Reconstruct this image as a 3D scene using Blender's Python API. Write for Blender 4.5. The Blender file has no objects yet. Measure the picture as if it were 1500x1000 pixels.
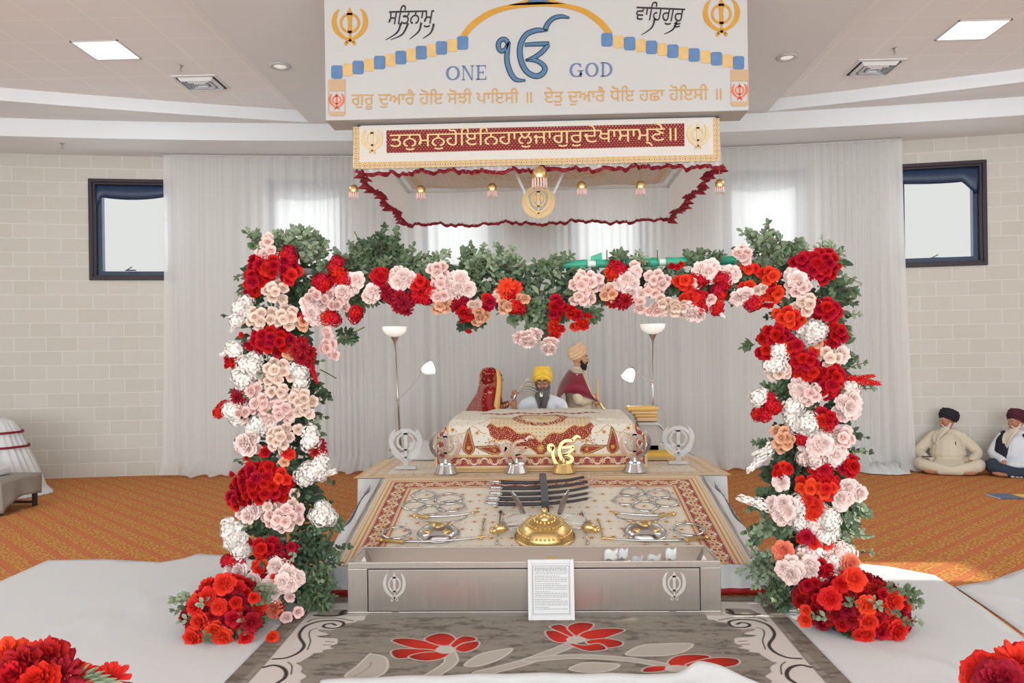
import bpy, bmesh, math, random
import numpy as np
from mathutils import Vector, Matrix, Quaternion
from mathutils.geometry import delaunay_2d_cdt

random.seed(7)
rng = np.random.default_rng(11)
SC = bpy.context.scene
COL = SC.collection
PI = math.pi

# ------------------------------------------------------------------ camera, world, lights, exposure
def wall_y(x):                       # the back wall bows gently away from the viewer
    return 12.0 - .0139 * x * x
FOC, PSI, ROLL, EYE, CX, CY = 1165.0, .0344, .0135, 1.6, 750.0, 530.0
cam = bpy.data.cameras.new('camera')
cam.sensor_width = 36.0
cam.lens = FOC * 36.0 / 1500.0
cam.shift_x = 0.0
cam.shift_y = (CY - 500.0) / 1500.0
cam.clip_end = 200
cam_o = bpy.data.objects.new('camera', cam)
COL.objects.link(cam_o)
cam_o.matrix_world = (Matrix.Translation((0, 0, EYE)) @ Matrix.Rotation(PSI, 4, 'Z')
                      @ Matrix.Rotation(PI / 2, 4, 'X') @ Matrix.Rotation(-ROLL, 4, 'Z'))
SC.camera = cam_o

world = bpy.data.worlds.new('daylight')
SC.world = world
world.use_nodes = True
bg = world.node_tree.nodes['Background']
bg.inputs[0].default_value = (.985, 1.0, .975, 1)
bg.inputs[1].default_value = 1.12

sun = bpy.data.lights.new('sun', 'SUN')
sun.energy = 11.0
sun.angle = .012
sun.color = (1, .95, .86)
sun_o = bpy.data.objects.new('sun', sun)
COL.objects.link(sun_o)
SUN_DIR = Vector((-1.0, .02, -.42)).normalized()      # through the high window in the right wall
sun_o.rotation_euler = SUN_DIR.to_track_quat('-Z', 'Y').to_euler()
sun_o.location = (12, 5, 6)

def area(name, loc, sx, sy, power, direction, col=(1, .97, .93)):
    l = bpy.data.lights.new(name, 'AREA'); l.shape = 'RECTANGLE'; l.size = sx; l.size_y = sy
    l.energy = power; l.color = col
    o = bpy.data.objects.new(name, l); COL.objects.link(o)
    o.location = loc; o.rotation_euler = Vector(direction).to_track_quat('-Z', 'Y').to_euler()
    return o
# added fill: a broad lamp behind the camera, more lamps under the ceiling
area('front_fill', (0, -5.6, 1.9), 19, 3.4, 2400, (0, 1, .50), (.90, .955, 1.0))  # added cool fill lamp, no window modelled there
for lx in (-7.2, -4.7, 4.7, 7.2):
    for ly, lw in ((6.2, 34), (3.0, 9), (-.5, 8)):
        area('panel_and_fill_light', (lx, ly, 5.05), 1.0, 1.0, lw, (0, 0, -1), (.97, .98, 1.0))  # unseen fill lamps added to brighten the hall
for lx in (-4.72, 4.7):
    area('panel_and_fill_light', (lx, 8.65, 5.05), .5, .5, 40, (0, 0, -1), (.97, .98, 1.0))

for wx in (-5.95, -3.45, -1.21, 1.03, 3.35, 5.75):            # skylight entering by each back window
    area('window_daylight', (wx, wall_y(wx) + .30, 3.62), 1.3, 1.6, 21, (0, -1, -.12), (.93, .98, 1.0))

SC.view_settings.view_transform = 'Standard'
SC.view_settings.look = 'None'
SC.view_settings.gamma = 1.0
SC.view_settings.use_curve_mapping = False
SC.view_settings.exposure = -0.55
SC.cycles.use_denoising = True
SC.cycles.max_bounces = 8
SC.cycles.transparent_max_bounces = 12

# ------------------------------------------------------------------ unprojection: photograph pixel -> point in the room
def ray(px, py):
    dx, dy = px - CX, py - CY
    c, s = math.cos(ROLL), math.sin(ROLL)
    u, v = (dx * c - dy * s) / FOC, (-dx * s - dy * c) / FOC
    cp, sp = math.cos(PSI), math.sin(PSI)
    return Vector((u * cp - sp, u * sp + cp, v))

def aY(px, py, Y):
    r = ray(px, py); t = Y / r.y
    return Vector((r.x * t, Y, EYE + r.z * t))

def aZ(px, py, Z=0.0):
    r = ray(px, py); t = (Z - EYE) / r.z
    return Vector((r.x * t, r.y * t, Z))

def aPlane(px, py, p0, n):
    r = ray(px, py); o = Vector((0, 0, EYE))
    t = (Vector(p0) - o).dot(n) / r.dot(n)
    return o + r * t


# ------------------------------------------------------------------ colours and materials
def lin(c):
    return c / 12.92 if c <= .04045 else ((c + .055) / 1.055) ** 2.4

def rgb(r, g, b):
    return (lin(r / 255), lin(g / 255), lin(b / 255))

class NT:
    def __init__(self, name):
        self.m = bpy.data.materials.new(name)
        self.m.use_nodes = True
        self.t = self.m.node_tree
        self.b = self.t.nodes['Principled BSDF']
    def n(self, kind, **kw):
        x = self.t.nodes.new(kind)
        for k, v in kw.items():
            setattr(x, k, v)
        return x
    def l(self, a, b):
        self.t.links.new(a, b)
    def val(self, sock, v):
        if hasattr(v, 'is_linked') or hasattr(v, 'links'):
            self.l(v, sock)
        else:
            sock.default_value = v
    def math(self, op, a, b=0.0, c=None, clamp=False):
        x = self.n('ShaderNodeMath', operation=op, use_clamp=clamp)
        self.val(x.inputs[0], a); self.val(x.inputs[1], b)
        if c is not None:
            self.val(x.inputs[2], c)
        return x.outputs[0]
    def mix(self, f, a, b):
        x = self.n('ShaderNodeMix', data_type='RGBA')
        self.val(x.inputs[0], f)
        for s, v in ((x.inputs[6], a), (x.inputs[7], b)):
            if isinstance(v, (tuple, list)):
                s.default_value = tuple(v[:3]) + (1,)
            else:
                self.l(v, s)
        return x.outputs[2]
    def coord(self, which='Object'):
        return self.n('ShaderNodeTexCoord').outputs[which]
    def noise(self, vec, scale, detail=3.0, rough=.55):
        x = self.n('ShaderNodeTexNoise')
        x.inputs['Scale'].default_value = scale
        x.inputs['Detail'].default_value = detail
        x.inputs['Roughness'].default_value = rough
        if vec is not None:
            self.l(vec, x.inputs['Vector'])
        return x.outputs['Fac']
    def bump(self, h, strength=.3, dist=.01):
        x = self.n('ShaderNodeBump')
        x.inputs['Strength'].default_value = strength
        x.inputs['Distance'].default_value = dist
        self.l(h, x.inputs['Height'])
        self.l(x.outputs[0], self.b.inputs['Normal'])

def setp(nt, rough=.6, metal=0.0, spec=.4):
    nt.b.inputs['Roughness'].default_value = rough
    nt.b.inputs['Metallic'].default_value = metal
    nt.b.inputs['Specular IOR Level'].default_value = spec

def mat(name, col, rough=.6, metal=0.0, var=.08, scale=30.0, spec=.35, bump=0.0, rnd=0.0, sheen=0.0, two_sided=False):
    nt = NT(name)
    setp(nt, rough, metal, spec)
    f = nt.noise(nt.coord(), scale)
    a = tuple(c * (1 - var) for c in col); b = tuple(min(1, c * (1 + var)) for c in col)
    c = nt.mix(f, a, b)
    if rnd:
        oi = nt.n('ShaderNodeObjectInfo')
        hs = nt.n('ShaderNodeHueSaturation')
        nt.val(hs.inputs['Value'], nt.math('MULTIPLY_ADD', oi.outputs['Random'], 2 * rnd, 1 - rnd))
        nt.val(hs.inputs['Hue'], nt.math('MULTIPLY_ADD', oi.outputs['Random'], .012 * (rnd > .1), .5 - .006 * (rnd > .1)))
        nt.l(c, hs.inputs['Color'])
        c = hs.outputs[0]
    nt.l(c, nt.b.inputs['Base Color'])
    if bump:
        nt.bump(f, bump, .004)
    if sheen:
        nt.b.inputs['Sheen Weight'].default_value = sheen
    return nt.m

def vmat(name, rough=.75, spec=.2, fine=180.0, amt=.10, metal_from=None):
    """colour taken from the mesh's own woven or printed pattern"""
    nt = NT(name)
    setp(nt, rough, 0, spec)
    at = nt.n('ShaderNodeAttribute'); at.attribute_name = 'pattern'
    f = nt.noise(nt.coord(), fine, 2.0)
    c = nt.mix(nt.math('MULTIPLY', f, amt * 2), at.outputs['Color'], (.25, .18, .12))
    nt.l(c, nt.b.inputs['Base Color'])
    nt.bump(f, .25, .003)
    return nt.m

def emit(name, col, s):
    nt = NT(name)
    setp(nt, .5)
    nt.b.inputs['Base Color'].default_value = tuple(col) + (1,)
    nt.b.inputs['Emission Color'].default_value = tuple(col) + (1,)
    nt.b.inputs['Emission Strength'].default_value = s
    return nt.m

M = {}
M['gypsum'] = mat('white ceiling paint', rgb(228, 233, 236), .9, var=.015, scale=3)
M['white_paint'] = mat('white board paint', rgb(202, 202, 202), .6, var=.015, scale=4)
M['sign_white'] = mat('satin white sign panel', rgb(186, 186, 184), .6, var=.015, scale=4)
M['white_cloth'] = mat('white cotton', rgb(206, 208, 208), .9, var=.02, scale=60, spec=.1, bump=.1)
M['satin'] = mat('white satin', rgb(212, 214, 216), .55, var=.03, scale=40, spec=.3)
M['maroon_trim'] = mat('maroon ribbon', rgb(132, 22, 36), .6, var=.15, scale=60)
M['red_hem'] = mat('red ribbon hem', rgb(160, 34, 34), .55, var=.2, scale=40)
M['dark_frame'] = mat('dark brown window metal', rgb(52, 45, 52), .5, var=.05, scale=20)
M['navy'] = mat('navy film', rgb(38, 56, 84), .35, var=.25, scale=6)
M['steel'] = None
M['silver'] = mat('polished silver', rgb(205, 205, 205), .18, 1.0, var=.04, scale=12)
M['chrome'] = mat('chrome', rgb(200, 200, 200), .12, 1.0, var=.02)
M['nickel'] = mat('brushed nickel', rgb(190, 182, 172), .3, 1.0, var=.05, scale=60)
M['gold'] = mat('polished gold', rgb(224, 194, 132), .3, 1.0, var=.10, scale=70, bump=.15)
M['gold_paint'] = mat('gold paint', rgb(200, 148, 58), .45, .2, var=.14, scale=8)
M['gold_cloth'] = mat('gold brocade', rgb(222, 180, 104), .5, .1, var=.25, scale=120)
M['tan_cloth'] = mat('pale gold brocade', rgb(216, 186, 140), .6, .0, var=.25, scale=120)
M['yellow_cloth'] = mat('yellow cloth', rgb(232, 192, 84), .7, var=.1, scale=60)
M['black'] = mat('black leather', rgb(62, 58, 60), .6, var=.1, scale=40)
M['black_ink'] = mat('black paint', rgb(48, 45, 46), .6, var=.03)
M['strap'] = mat('grey leather strap', rgb(92, 92, 96), .5, var=.1)
M['blue_letter'] = mat('steel blue letter', rgb(84, 118, 148), .35, .15, var=.12, scale=6)
M['navy_edge'] = mat('dark blue edge', rgb(34, 58, 84), .4, var=.1)
M['blue_text'] = mat('slate blue paint', rgb(98, 116, 152), .5, var=.08, scale=12)
M['blue_tile'] = mat('blue tile paint', rgb(88, 122, 164), .5, var=.25, scale=14)
M['gold_tile'] = mat('straw tile paint', rgb(206, 172, 112), .5, var=.18, scale=14)
M['tan_paint'] = mat('tan paint', rgb(186, 158, 124), .6, var=.05)
M['gold_text'] = mat('ochre letter paint', rgb(192, 152, 92), .5, var=.08, scale=12)
M['orange_paint'] = mat('orange paint', rgb(216, 110, 70), .5, var=.08)
M['emb_gold'] = mat('gold embroidery thread', rgb(214, 186, 134), .5, .1, var=.25, scale=160)
M['cream'] = mat('cream cotton', rgb(206, 196, 176), .85, var=.05, scale=30, spec=.15, bump=.1)
M['ivory'] = mat('ivory brocade', rgb(216, 202, 176), .7, var=.12, scale=60, spec=.2)
M['whiteshirt'] = mat('pale shirt cotton', rgb(214, 218, 224), .85, var=.04, scale=30, spec=.15)
M['skin'] = mat('brown skin', rgb(176, 122, 92), .55, var=.06, scale=25, spec=.3)
M['skin_pale'] = mat('light brown skin', rgb(198, 148, 118), .55, var=.06, scale=25, spec=.3)
M['lip'] = mat('lip', rgb(150, 84, 74), .5, var=.05)
M['eye_white'] = mat('eye white', rgb(225, 220, 212), .3, var=.02)
M['eye_dark'] = mat('eye dark', rgb(42, 32, 28), .3, var=.05)
M['beard_grey'] = mat('grey beard', rgb(96, 94, 94), .8, var=.45, scale=90)
M['beard_white'] = mat('white beard', rgb(206, 196, 178), .85, var=.12, scale=90)
M['beard_black'] = mat('black beard', rgb(36, 32, 34), .8, var=.25, scale=90)
M['turban_yellow'] = mat('yellow turban cloth', rgb(236, 198, 74), .8, var=.08, scale=30)
M['turban_peach'] = mat('peach turban cloth', rgb(226, 194, 156), .8, var=.05, scale=30)
M['turban_black'] = mat('black turban cloth', rgb(38, 34, 44), .8, var=.1, scale=30)
M['turban_maroon'] = mat('maroon turban cloth', rgb(78, 34, 48), .8, var=.1, scale=30)
M['velvet'] = mat('maroon velvet', rgb(122, 18, 38), .6, var=.2, scale=10, sheen=.4)
M['jeans'] = mat('dark blue denim', rgb(48, 58, 74), .85, var=.1, scale=60)
M['vest'] = mat('black wool vest', rgb(38, 36, 46), .85, var=.1, scale=60)
M['grey_cloth'] = mat('grey linen', rgb(146, 140, 130), .9, var=.1, scale=50, spec=.1)
M['dark_metal'] = mat('dark table metal', rgb(52, 42, 44), .5, var=.1)
M['paper'] = mat('white paper', rgb(200, 202, 202), .8, var=.01)
M['print'] = mat('grey print', rgb(140, 141, 141), .8, var=.05)
M['print_dark'] = mat('dark print', rgb(88, 92, 92), .8, var=.05)
M['groove'] = mat('dark gap', rgb(48, 42, 42), .7, var=.05)
M['etch'] = mat('etched steel', rgb(196, 191, 184), .44, 1.0, var=.03)
M['green_tape'] = mat('green floral wrap', rgb(52, 156, 124), .4, var=.2, scale=20)
M['pole_white'] = mat('white pole paint', rgb(214, 214, 210), .4, var=.02)
M['stem'] = mat('woody stem', rgb(104, 96, 62), .8, var=.15)
M['leaf_dark'] = mat('dark green leaf', rgb(54, 74, 52), .55, var=.3, scale=14)
M['leaf_mid'] = mat('green leaf', rgb(86, 106, 76), .55, var=.25, scale=14)
M['leaf_sage'] = mat('sage green leaf', rgb(124, 140, 112), .6, var=.2, scale=14)
M['red'] = mat('crimson petals', rgb(182, 18, 30), .7, var=.2, scale=20, spec=.15, rnd=.18)
M['orange_red'] = mat('scarlet petals', rgb(216, 50, 32), .7, var=.2, scale=20, spec=.2, rnd=.12)
M['dark_red'] = mat('dark red petals', rgb(148, 14, 30), .7, var=.25, scale=20, spec=.2, rnd=.16)
M['blush'] = mat('blush pink petals', rgb(234, 201, 193), .75, var=.06, scale=20, spec=.15, rnd=.06)
M['cream_petal'] = mat('cream petals', rgb(231, 206, 190), .75, var=.06, scale=20, spec=.15, rnd=.06)
M['peach_petal'] = mat('peach petals', rgb(222, 170, 136), .75, var=.08, scale=20, spec=.15, rnd=.06)
M['coral'] = mat('coral petals', rgb(232, 128, 100), .75, var=.12, scale=20, spec=.15, rnd=.05)
M['pale'] = mat('pale pink petals', rgb(234, 210, 203), .8, var=.04, scale=20, spec=.15, rnd=.04)
M['white_petal'] = mat('white petals', rgb(228, 222, 214), .8, var=.03, scale=20, spec=.15, rnd=.04)
M['bride_red'] = mat('red embroidered silk', rgb(150, 36, 34), .6, var=.3, scale=50)
M['banknote'] = mat('pale banknotes', rgb(208, 212, 206), .8, var=.15, scale=30)
M['pattern'] = vmat('embroidered cloth')
M['rug_pattern'] = vmat('woven rug', .95, .05, 240.0, .06)
M['mag_blue'] = mat('magazine cover blue', rgb(70, 96, 128), .4, var=.3, scale=14)

def steel_mat():
    nt = NT('brushed stainless steel')
    setp(nt, .32, 1.0)
    co = nt.coord()
    mp = nt.n('ShaderNodeMapping'); mp.inputs['Scale'].default_value = (120, 120, 1.2)
    nt.l(co, mp.inputs[0])
    f = nt.noise(mp.outputs[0], 3.0, 4)
    nt.l(nt.mix(f, rgb(186, 180, 172), rgb(206, 201, 194)), nt.b.inputs['Base Color'])
    nt.val(nt.b.inputs['Roughness'], nt.math('MULTIPLY_ADD', f, .15, .26))
    nt.b.inputs['Anisotropic'].default_value = .5
    return nt.m
M['steel'] = steel_mat()

def glass_mat(name, col, trans=.75, rough=.08):
    nt = NT(name)
    setp(nt, rough, 0, .6)
    nt.b.inputs['IOR'].default_value = 1.35
    f = nt.noise(nt.coord(), 20)
    nt.l(nt.mix(f, col, tuple(min(1, c * 1.04) for c in col)), nt.b.inputs['Base Color'])
    nt.b.inputs['Transmission Weight'].default_value = trans
    return nt.m
M['crystal'] = glass_mat('clear acrylic', rgb(240, 240, 240), .72, .12)
M['lens'] = glass_mat('clear lens', rgb(245, 245, 245), .9, .02)

def sheer_mat(name, col, clear, trans=.5, scale=400.0, gather=0.0):
    nt = NT(name)
    t = nt.t
    t.nodes.remove(nt.b)
    out = t.nodes['Material Output']
    co = nt.coord()
    f = nt.noise(co, scale, 2)
    c = nt.mix(f, tuple(x * .95 for x in col), col)
    d = nt.n('ShaderNodeBsdfDiffuse'); tl = nt.n('ShaderNodeBsdfTranslucent'); tr = nt.n('ShaderNodeBsdfTransparent')
    nt.l(c, d.inputs[0]); nt.l(c, tl.inputs[0])
    m1 = nt.n('ShaderNodeMixShader'); m1.inputs[0].default_value = trans
    nt.l(d.outputs[0], m1.inputs[1]); nt.l(tl.outputs[0], m1.inputs[2])
    m2 = nt.n('ShaderNodeMixShader'); m2.inputs[0].default_value = clear
    if gather:                                     # bunched threads hang denser in vertical strips
        mp = nt.n('ShaderNodeMapping'); mp.inputs['Scale'].default_value = (46, 3, .12); nt.l(co, mp.inputs[0])
        g = nt.noise(mp.outputs[0], 1.0, 4, .65)
        nt.val(m2.inputs[0], nt.math('MULTIPLY_ADD', g, gather, clear - gather / 2, True))
    nt.l(m1.outputs[0], m2.inputs[1]); nt.l(tr.outputs[0], m2.inputs[2])
    nt.l(m2.outputs[0], out.inputs['Surface'])
    return nt.m
M['sheer'] = sheer_mat('sheer white voile', rgb(243, 245, 245), .22, .42, 400.0, .30)
M['organza'] = sheer_mat('white organza', rgb(240, 240, 238), .10, .5)
M['tulle'] = sheer_mat('white tulle', rgb(236, 232, 228), .25, .4)
M['red_veil'] = sheer_mat('red veil net', rgb(176, 44, 42), .52, .3)
M['whisk'] = sheer_mat('white yak hair', rgb(226, 220, 208), .35, .3)

def pane_mat():
    nt = NT('window glass')
    t = nt.t; t.nodes.remove(nt.b)
    out = t.nodes['Material Output']
    g = nt.n('ShaderNodeBsdfGlossy'); g.inputs['Roughness'].default_value = .02
    tr = nt.n('ShaderNodeBsdfTransparent')
    m = nt.n('ShaderNodeMixShader')
    lw = nt.n('ShaderNodeFresnel'); lw.inputs[0].default_value = 1.08
    nt.l(lw.outputs[0], m.inputs[0]); nt.l(tr.outputs[0], m.inputs[1]); nt.l(g.outputs[0], m.inputs[2])
    nt.l(m.outputs[0], out.inputs['Surface'])
    return nt.m
M['pane'] = pane_mat()

def lamp_glass(name, s):
    nt = NT(name)
    setp(nt, .4)
    f = nt.noise(nt.coord(), 6)
    nt.l(nt.mix(f, rgb(238, 236, 230), rgb(246, 245, 240)), nt.b.inputs['Base Color'])
    nt.b.inputs['Emission Color'].default_value = (1, .97, .92, 1)
    nt.b.inputs['Emission Strength'].default_value = s
    return nt.m
M['bowl'] = lamp_glass('opal lamp bowl', .55)
M['bulb_shade'] = lamp_glass('lit opal shade', .7)
M['panel_light'] = lamp_glass('lit ceiling panel', 2.2)

def block_mat():
    nt = NT('painted concrete block')
    setp(nt, .75, 0, .3)
    sx = nt.n('ShaderNodeSeparateXYZ'); nt.l(nt.coord(), sx.inputs[0])
    cx = nt.n('ShaderNodeCombineXYZ')
    nt.l(sx.outputs['X'], cx.inputs['X']); nt.l(sx.outputs['Z'], cx.inputs['Y'])
    br = nt.n('ShaderNodeTexBrick')
    nt.l(cx.outputs[0], br.inputs['Vector'])
    br.inputs['Scale'].default_value = 1.0
    br.inputs['Mortar Size'].default_value = .007
    br.inputs['Mortar Smooth'].default_value = .3
    br.inputs['Brick Width'].default_value = .42
    br.inputs['Row Height'].default_value = .205
    br.inputs['Color1'].default_value = rgb(199, 197, 188) + (1,)
    br.inputs['Color2'].default_value = rgb(205, 203, 195) + (1,)
    br.inputs['Mortar'].default_value = rgb(218, 217, 210) + (1,)
    nz = nt.noise(nt.coord(), 60, 4)
    nt.l(nt.mix(nt.math('MULTIPLY', nz, .16), br.outputs['Color'], rgb(170, 160, 145)), nt.b.inputs['Base Color'])
    bp = nt.n('ShaderNodeBump'); bp.inputs['Strength'].default_value = .35; bp.inputs['Distance'].default_value = .006
    bp.invert = True
    h = nt.math('ADD', br.outputs['Fac'], nt.math('MULTIPLY', nz, .25))
    nt.l(h, bp.inputs['Height']); nt.l(bp.outputs[0], nt.b.inputs['Normal'])
    return nt.m
M['block'] = block_mat()

def tile_mat():
    nt = NT('mineral ceiling tile')
    setp(nt, .9, 0, .2)
    sx = nt.n('ShaderNodeSeparateXYZ'); nt.l(nt.coord(), sx.inputs[0])
    ax = nt.math('ABSOLUTE', sx.outputs['X'])
    def lines(v, off, pitch):
        f = nt.math('FRACT', nt.math('DIVIDE', nt.math('ADD', v, off), pitch))
        d = nt.math('MULTIPLY', nt.math('ABSOLUTE', nt.math('SUBTRACT', f, .5)), 2.0)
        return nt.math('GREATER_THAN', d, 1 - .030 / pitch)
    g = nt.math('MAXIMUM', lines(ax, 20 * .54 - 4.445, .54), lines(sx.outputs['Y'], 20 * .53 - 8.36, .53))
    nz = nt.noise(nt.coord(), 90, 3)
    base = nt.mix(nz, rgb(238, 241, 243), rgb(243, 246, 248))
    nt.l(nt.mix(g, base, rgb(246, 248, 249)), nt.b.inputs['Base Color'])
    bp = nt.n('ShaderNodeBump'); bp.inputs['Strength'].default_value = .5; bp.inputs['Distance'].default_value = .006
    bp.invert = True
    nt.l(g, bp.inputs['Height']); nt.l(bp.outputs[0], nt.b.inputs['Normal'])
    return nt.m
M['tile'] = tile_mat()

def carpet_mat():
    nt = NT('orange patterned carpet')
    setp(nt, .95, 0, .1)
    co = nt.coord()
    sx = nt.n('ShaderNodeSeparateXYZ'); nt.l(co, sx.inputs[0])
    ax = nt.math('ABSOLUTE', sx.outputs['X'])
    u = nt.math('SUBTRACT', sx.outputs['Y'], ax)          # across the diagonal bands
    w = nt.math('ADD', sx.outputs['Y'], ax)
    p = nt.math('FRACT', nt.math('DIVIDE', nt.math('ADD', u, 30 * .285 - 2.76), .285))
    cxyz = nt.n('ShaderNodeCombineXYZ')
    nt.l(nt.math('MULTIPLY', u, 34.0), cxyz.inputs[0]); nt.l(nt.math('MULTIPLY', w, 15.0), cxyz.inputs[1])
    n1 = nt.noise(cxyz.outputs[0], 1.0, 2.5, .6)
    n2 = nt.noise(co, 1.2, 2)
    ramp = nt.n('ShaderNodeValToRGB')
    e = ramp.color_ramp.elements
    e[0].position = .36; e[0].color = rgb(166, 96, 50) + (1,)
    e[1].position = .64; e[1].color = rgb(200, 160, 100) + (1,)
    x = ramp.color_ramp.elements.new(.5); x.color = rgb(184, 124, 68) + (1,)
    nt.l(n1, ramp.inputs[0])
    def band(c, wd):
        return nt.math('LESS_THAN', nt.math('ABSOLUTE', nt.math('SUBTRACT', p, c)), wd)
    red = nt.math('MAXIMUM', nt.math('MAXIMUM', band(.09, .030), band(.19, .030)), band(.29, .030))
    gap = band(.19, .14)
    c = nt.mix(nt.math('MULTIPLY', gap, .55), ramp.outputs[0], rgb(198, 136, 88))
    c = nt.mix(nt.math('MULTIPLY', red, .8), c, rgb(180, 84, 62))
    # worn threads, broad drift in tone of the pile itself
    c = nt.mix(nt.math('MULTIPLY', n2, .18), c, rgb(170, 100, 50))
    nt.l(c, nt.b.inputs['Base Color'])
    nt.bump(nt.noise(co, 300, 2), .3, .004)
    return nt.m
M['carpet'] = carpet_mat()

# ------------------------------------------------------------------ mesh collector
class MB:
    def __init__(self):
        self.v, self.f, self.mi = [], [], []
        self.col = None
    def add(self, vs, fs, mi=0):
        o = len(self.v)
        self.v.extend([tuple(p) for p in vs])
        self.f.extend([tuple(i + o for i in f) for f in fs])
        self.mi.extend([mi] * len(fs))
        return self
    def box(self, x0, x1, y0, y1, z0, z1, mi=0):
        vs = [(x, y, z) for z in (z0, z1) for y in (y0, y1) for x in (x0, x1)]
        return self.add(vs, [(0, 2, 3, 1), (4, 5, 7, 6), (0, 1, 5, 4), (2, 6, 7, 3), (0, 4, 6, 2), (1, 3, 7, 5)], mi)
    def grid(self, P, cu=False, cv=False, mi=0):
        n, m = len(P), len(P[0])
        vs = [p for row in P for p in row]
        fs = []
        for i in range(n if cu else n - 1):
            for j in range(m if cv else m - 1):
                a, b = i, (i + 1) % n
                c, d = j, (j + 1) % m
                fs.append((a * m + c, b * m + c, b * m + d, a * m + d))
        return self.add(vs, fs, mi)
    def tube(self, pts, radii, n=10, mi=0, caps=True, flat=1.0):
        pts = [Vector(p) for p in pts]
        if not hasattr(radii, '__len__'):
            radii = [radii] * len(pts)
        rows = []
        up = None
        for i, p in enumerate(pts):
            t = (pts[min(i + 1, len(pts) - 1)] - pts[max(i - 1, 0)]).normalized()
            if up is None:
                up = Vector((0, 0, 1)) if abs(t.z) < .9 else Vector((0, 1, 0))
            s = t.cross(up).normalized(); up = s.cross(t).normalized()
            rows.append([p + (s * math.cos(2 * PI * k / n) + up * math.sin(2 * PI * k / n) * flat) * radii[i] for k in range(n)])
        self.grid(rows, False, True, mi)
        if caps:
            o = len(self.v) - len(pts) * n
            self.f.append(tuple(o + k for k in range(n))); self.mi.append(mi)
            self.f.append(tuple(o + (len(pts) - 1) * n + k for k in reversed(range(n)))); self.mi.append(mi)
        return self
    def capsule(self, pts, radii, n=12, mi=0, flat=1.0):
        """closed tube with rounded ends"""
        pts = [Vector(p) for p in pts]; radii = list(radii)
        a = (pts[0] - pts[1]).normalized(); b = (pts[-1] - pts[-2]).normalized()
        P, R = [], []
        for k in (90, 60, 30):
            q = math.radians(k); P.append(pts[0] + a * radii[0] * math.sin(q)); R.append(max(1e-4, radii[0] * math.cos(q)))
        P += pts; R += radii
        for k in (30, 60, 90):
            q = math.radians(k); P.append(pts[-1] + b * radii[-1] * math.sin(q)); R.append(max(1e-4, radii[-1] * math.cos(q)))
        return self.tube(P, R, n, mi, True, flat)
    def lathe(self, prof, c=(0, 0, 0), n=24, mi=0, ax=None):
        c = Vector(c); q = ax.to_track_quat('Z', 'Y') if ax is not None else Quaternion()
        rows = [[c + q @ Vector((r * math.cos(2 * PI * k / n), r * math.sin(2 * PI * k / n), z)) for k in range(n)] for r, z in prof]
        return self.grid(rows, False, True, mi)
    def ell(self, c, r, n=16, m=10, mi=0, rot=None, fn=None):
        c = Vector(c); rows = []
        for i in range(m + 1):
            th = PI * i / m
            row = []
            for k in range(n):
                ph = 2 * PI * k / n
                d = Vector((math.sin(th) * math.cos(ph), math.sin(th) * math.sin(ph), math.cos(th)))
                s = fn(d) if fn else 1.0
                p = Vector((d.x * r[0], d.y * r[1], d.z * r[2])) * s
                if rot is not None:
                    p = rot @ p
                row.append(c + p)
            rows.append(row)
        return self.grid(rows, False, True, mi)
    def prism(self, poly, fmap, d, mi=0):
        n = len(poly)
        fr = [Vector(fmap(x, y)) for x, y in poly]; bk = [p + Vector(d) for p in fr]
        fs = [tuple(range(n)), tuple(reversed(range(n, 2 * n)))]
        fs += [(i, i + n, (i + 1) % n + n, (i + 1) % n) for i in range(n)]
        return self.add(fr + bk, fs, mi)
    def ribbon(self, pts, widths, fmap, d, mi=0, k=6, closed=False):
        pts2, w2 = smooth2(pts, widths, k, closed)
        L, R = [], []
        n = len(pts2)
        for i in range(n):
            a = pts2[(i - 1) % n] if closed else pts2[max(i - 1, 0)]
            b = pts2[(i + 1) % n] if closed else pts2[min(i + 1, n - 1)]
            tx, ty = b[0] - a[0], b[1] - a[1]
            l = math.hypot(tx, ty) or 1
            nx, ny = -ty / l * w2[i] / 2, tx / l * w2[i] / 2
            L.append((pts2[i][0] + nx, pts2[i][1] + ny)); R.append((pts2[i][0] - nx, pts2[i][1] - ny))
        d = Vector(d)
        rows = []
        for i in range(n):
            a, b = Vector(fmap(*L[i])), Vector(fmap(*R[i]))
            rows.append([a, b, b + d, a + d])
        self.grid(rows, closed, True, mi)
        if not closed:
            o = len(self.v) - 4 * n
            self.f += [(o, o + 1, o + 2, o + 3), (o + 4 * n - 1, o + 4 * n - 2, o + 4 * n - 3, o + 4 * n - 4)]
            self.mi += [mi, mi]
        return self
    def build(self, name, mats, parent=None, smooth=False, bevel=0.0, solid=0.0, sub=0):
        me = bpy.data.meshes.new(name)
        base = wloc(parent) if parent is not None else Vector()
        me.from_pydata([(p[0] - base.x, p[1] - base.y, p[2] - base.z) for p in self.v], [], self.f)
        if not isinstance(mats, (list, tuple)):
            mats = [mats]
        for m in mats:
            me.materials.append(m)
        if len(mats) > 1:
            me.polygons.foreach_set('material_index', self.mi)
        if smooth:
            me.polygons.foreach_set('use_smooth', [True] * len(me.polygons))
        if self.col is not None:
            ca = me.color_attributes.new('pattern', 'FLOAT_COLOR', 'POINT')
            ca.data.foreach_set('color', np.asarray(self.col, dtype=np.float32).ravel())
        me.update()
        o = bpy.data.objects.new(name, me)
        COL.objects.link(o)
        if parent is not None:
            o.parent = parent
        if bevel:
            b = o.modifiers.new('bevel', 'BEVEL'); b.width = bevel; b.segments = 2; b.limit_method = 'ANGLE'
        if solid:
            b = o.modifiers.new('solid', 'SOLIDIFY'); b.thickness = solid
        if sub:
            b = o.modifiers.new('sub', 'SUBSURF'); b.levels = sub; b.render_levels = sub
        return o

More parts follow.
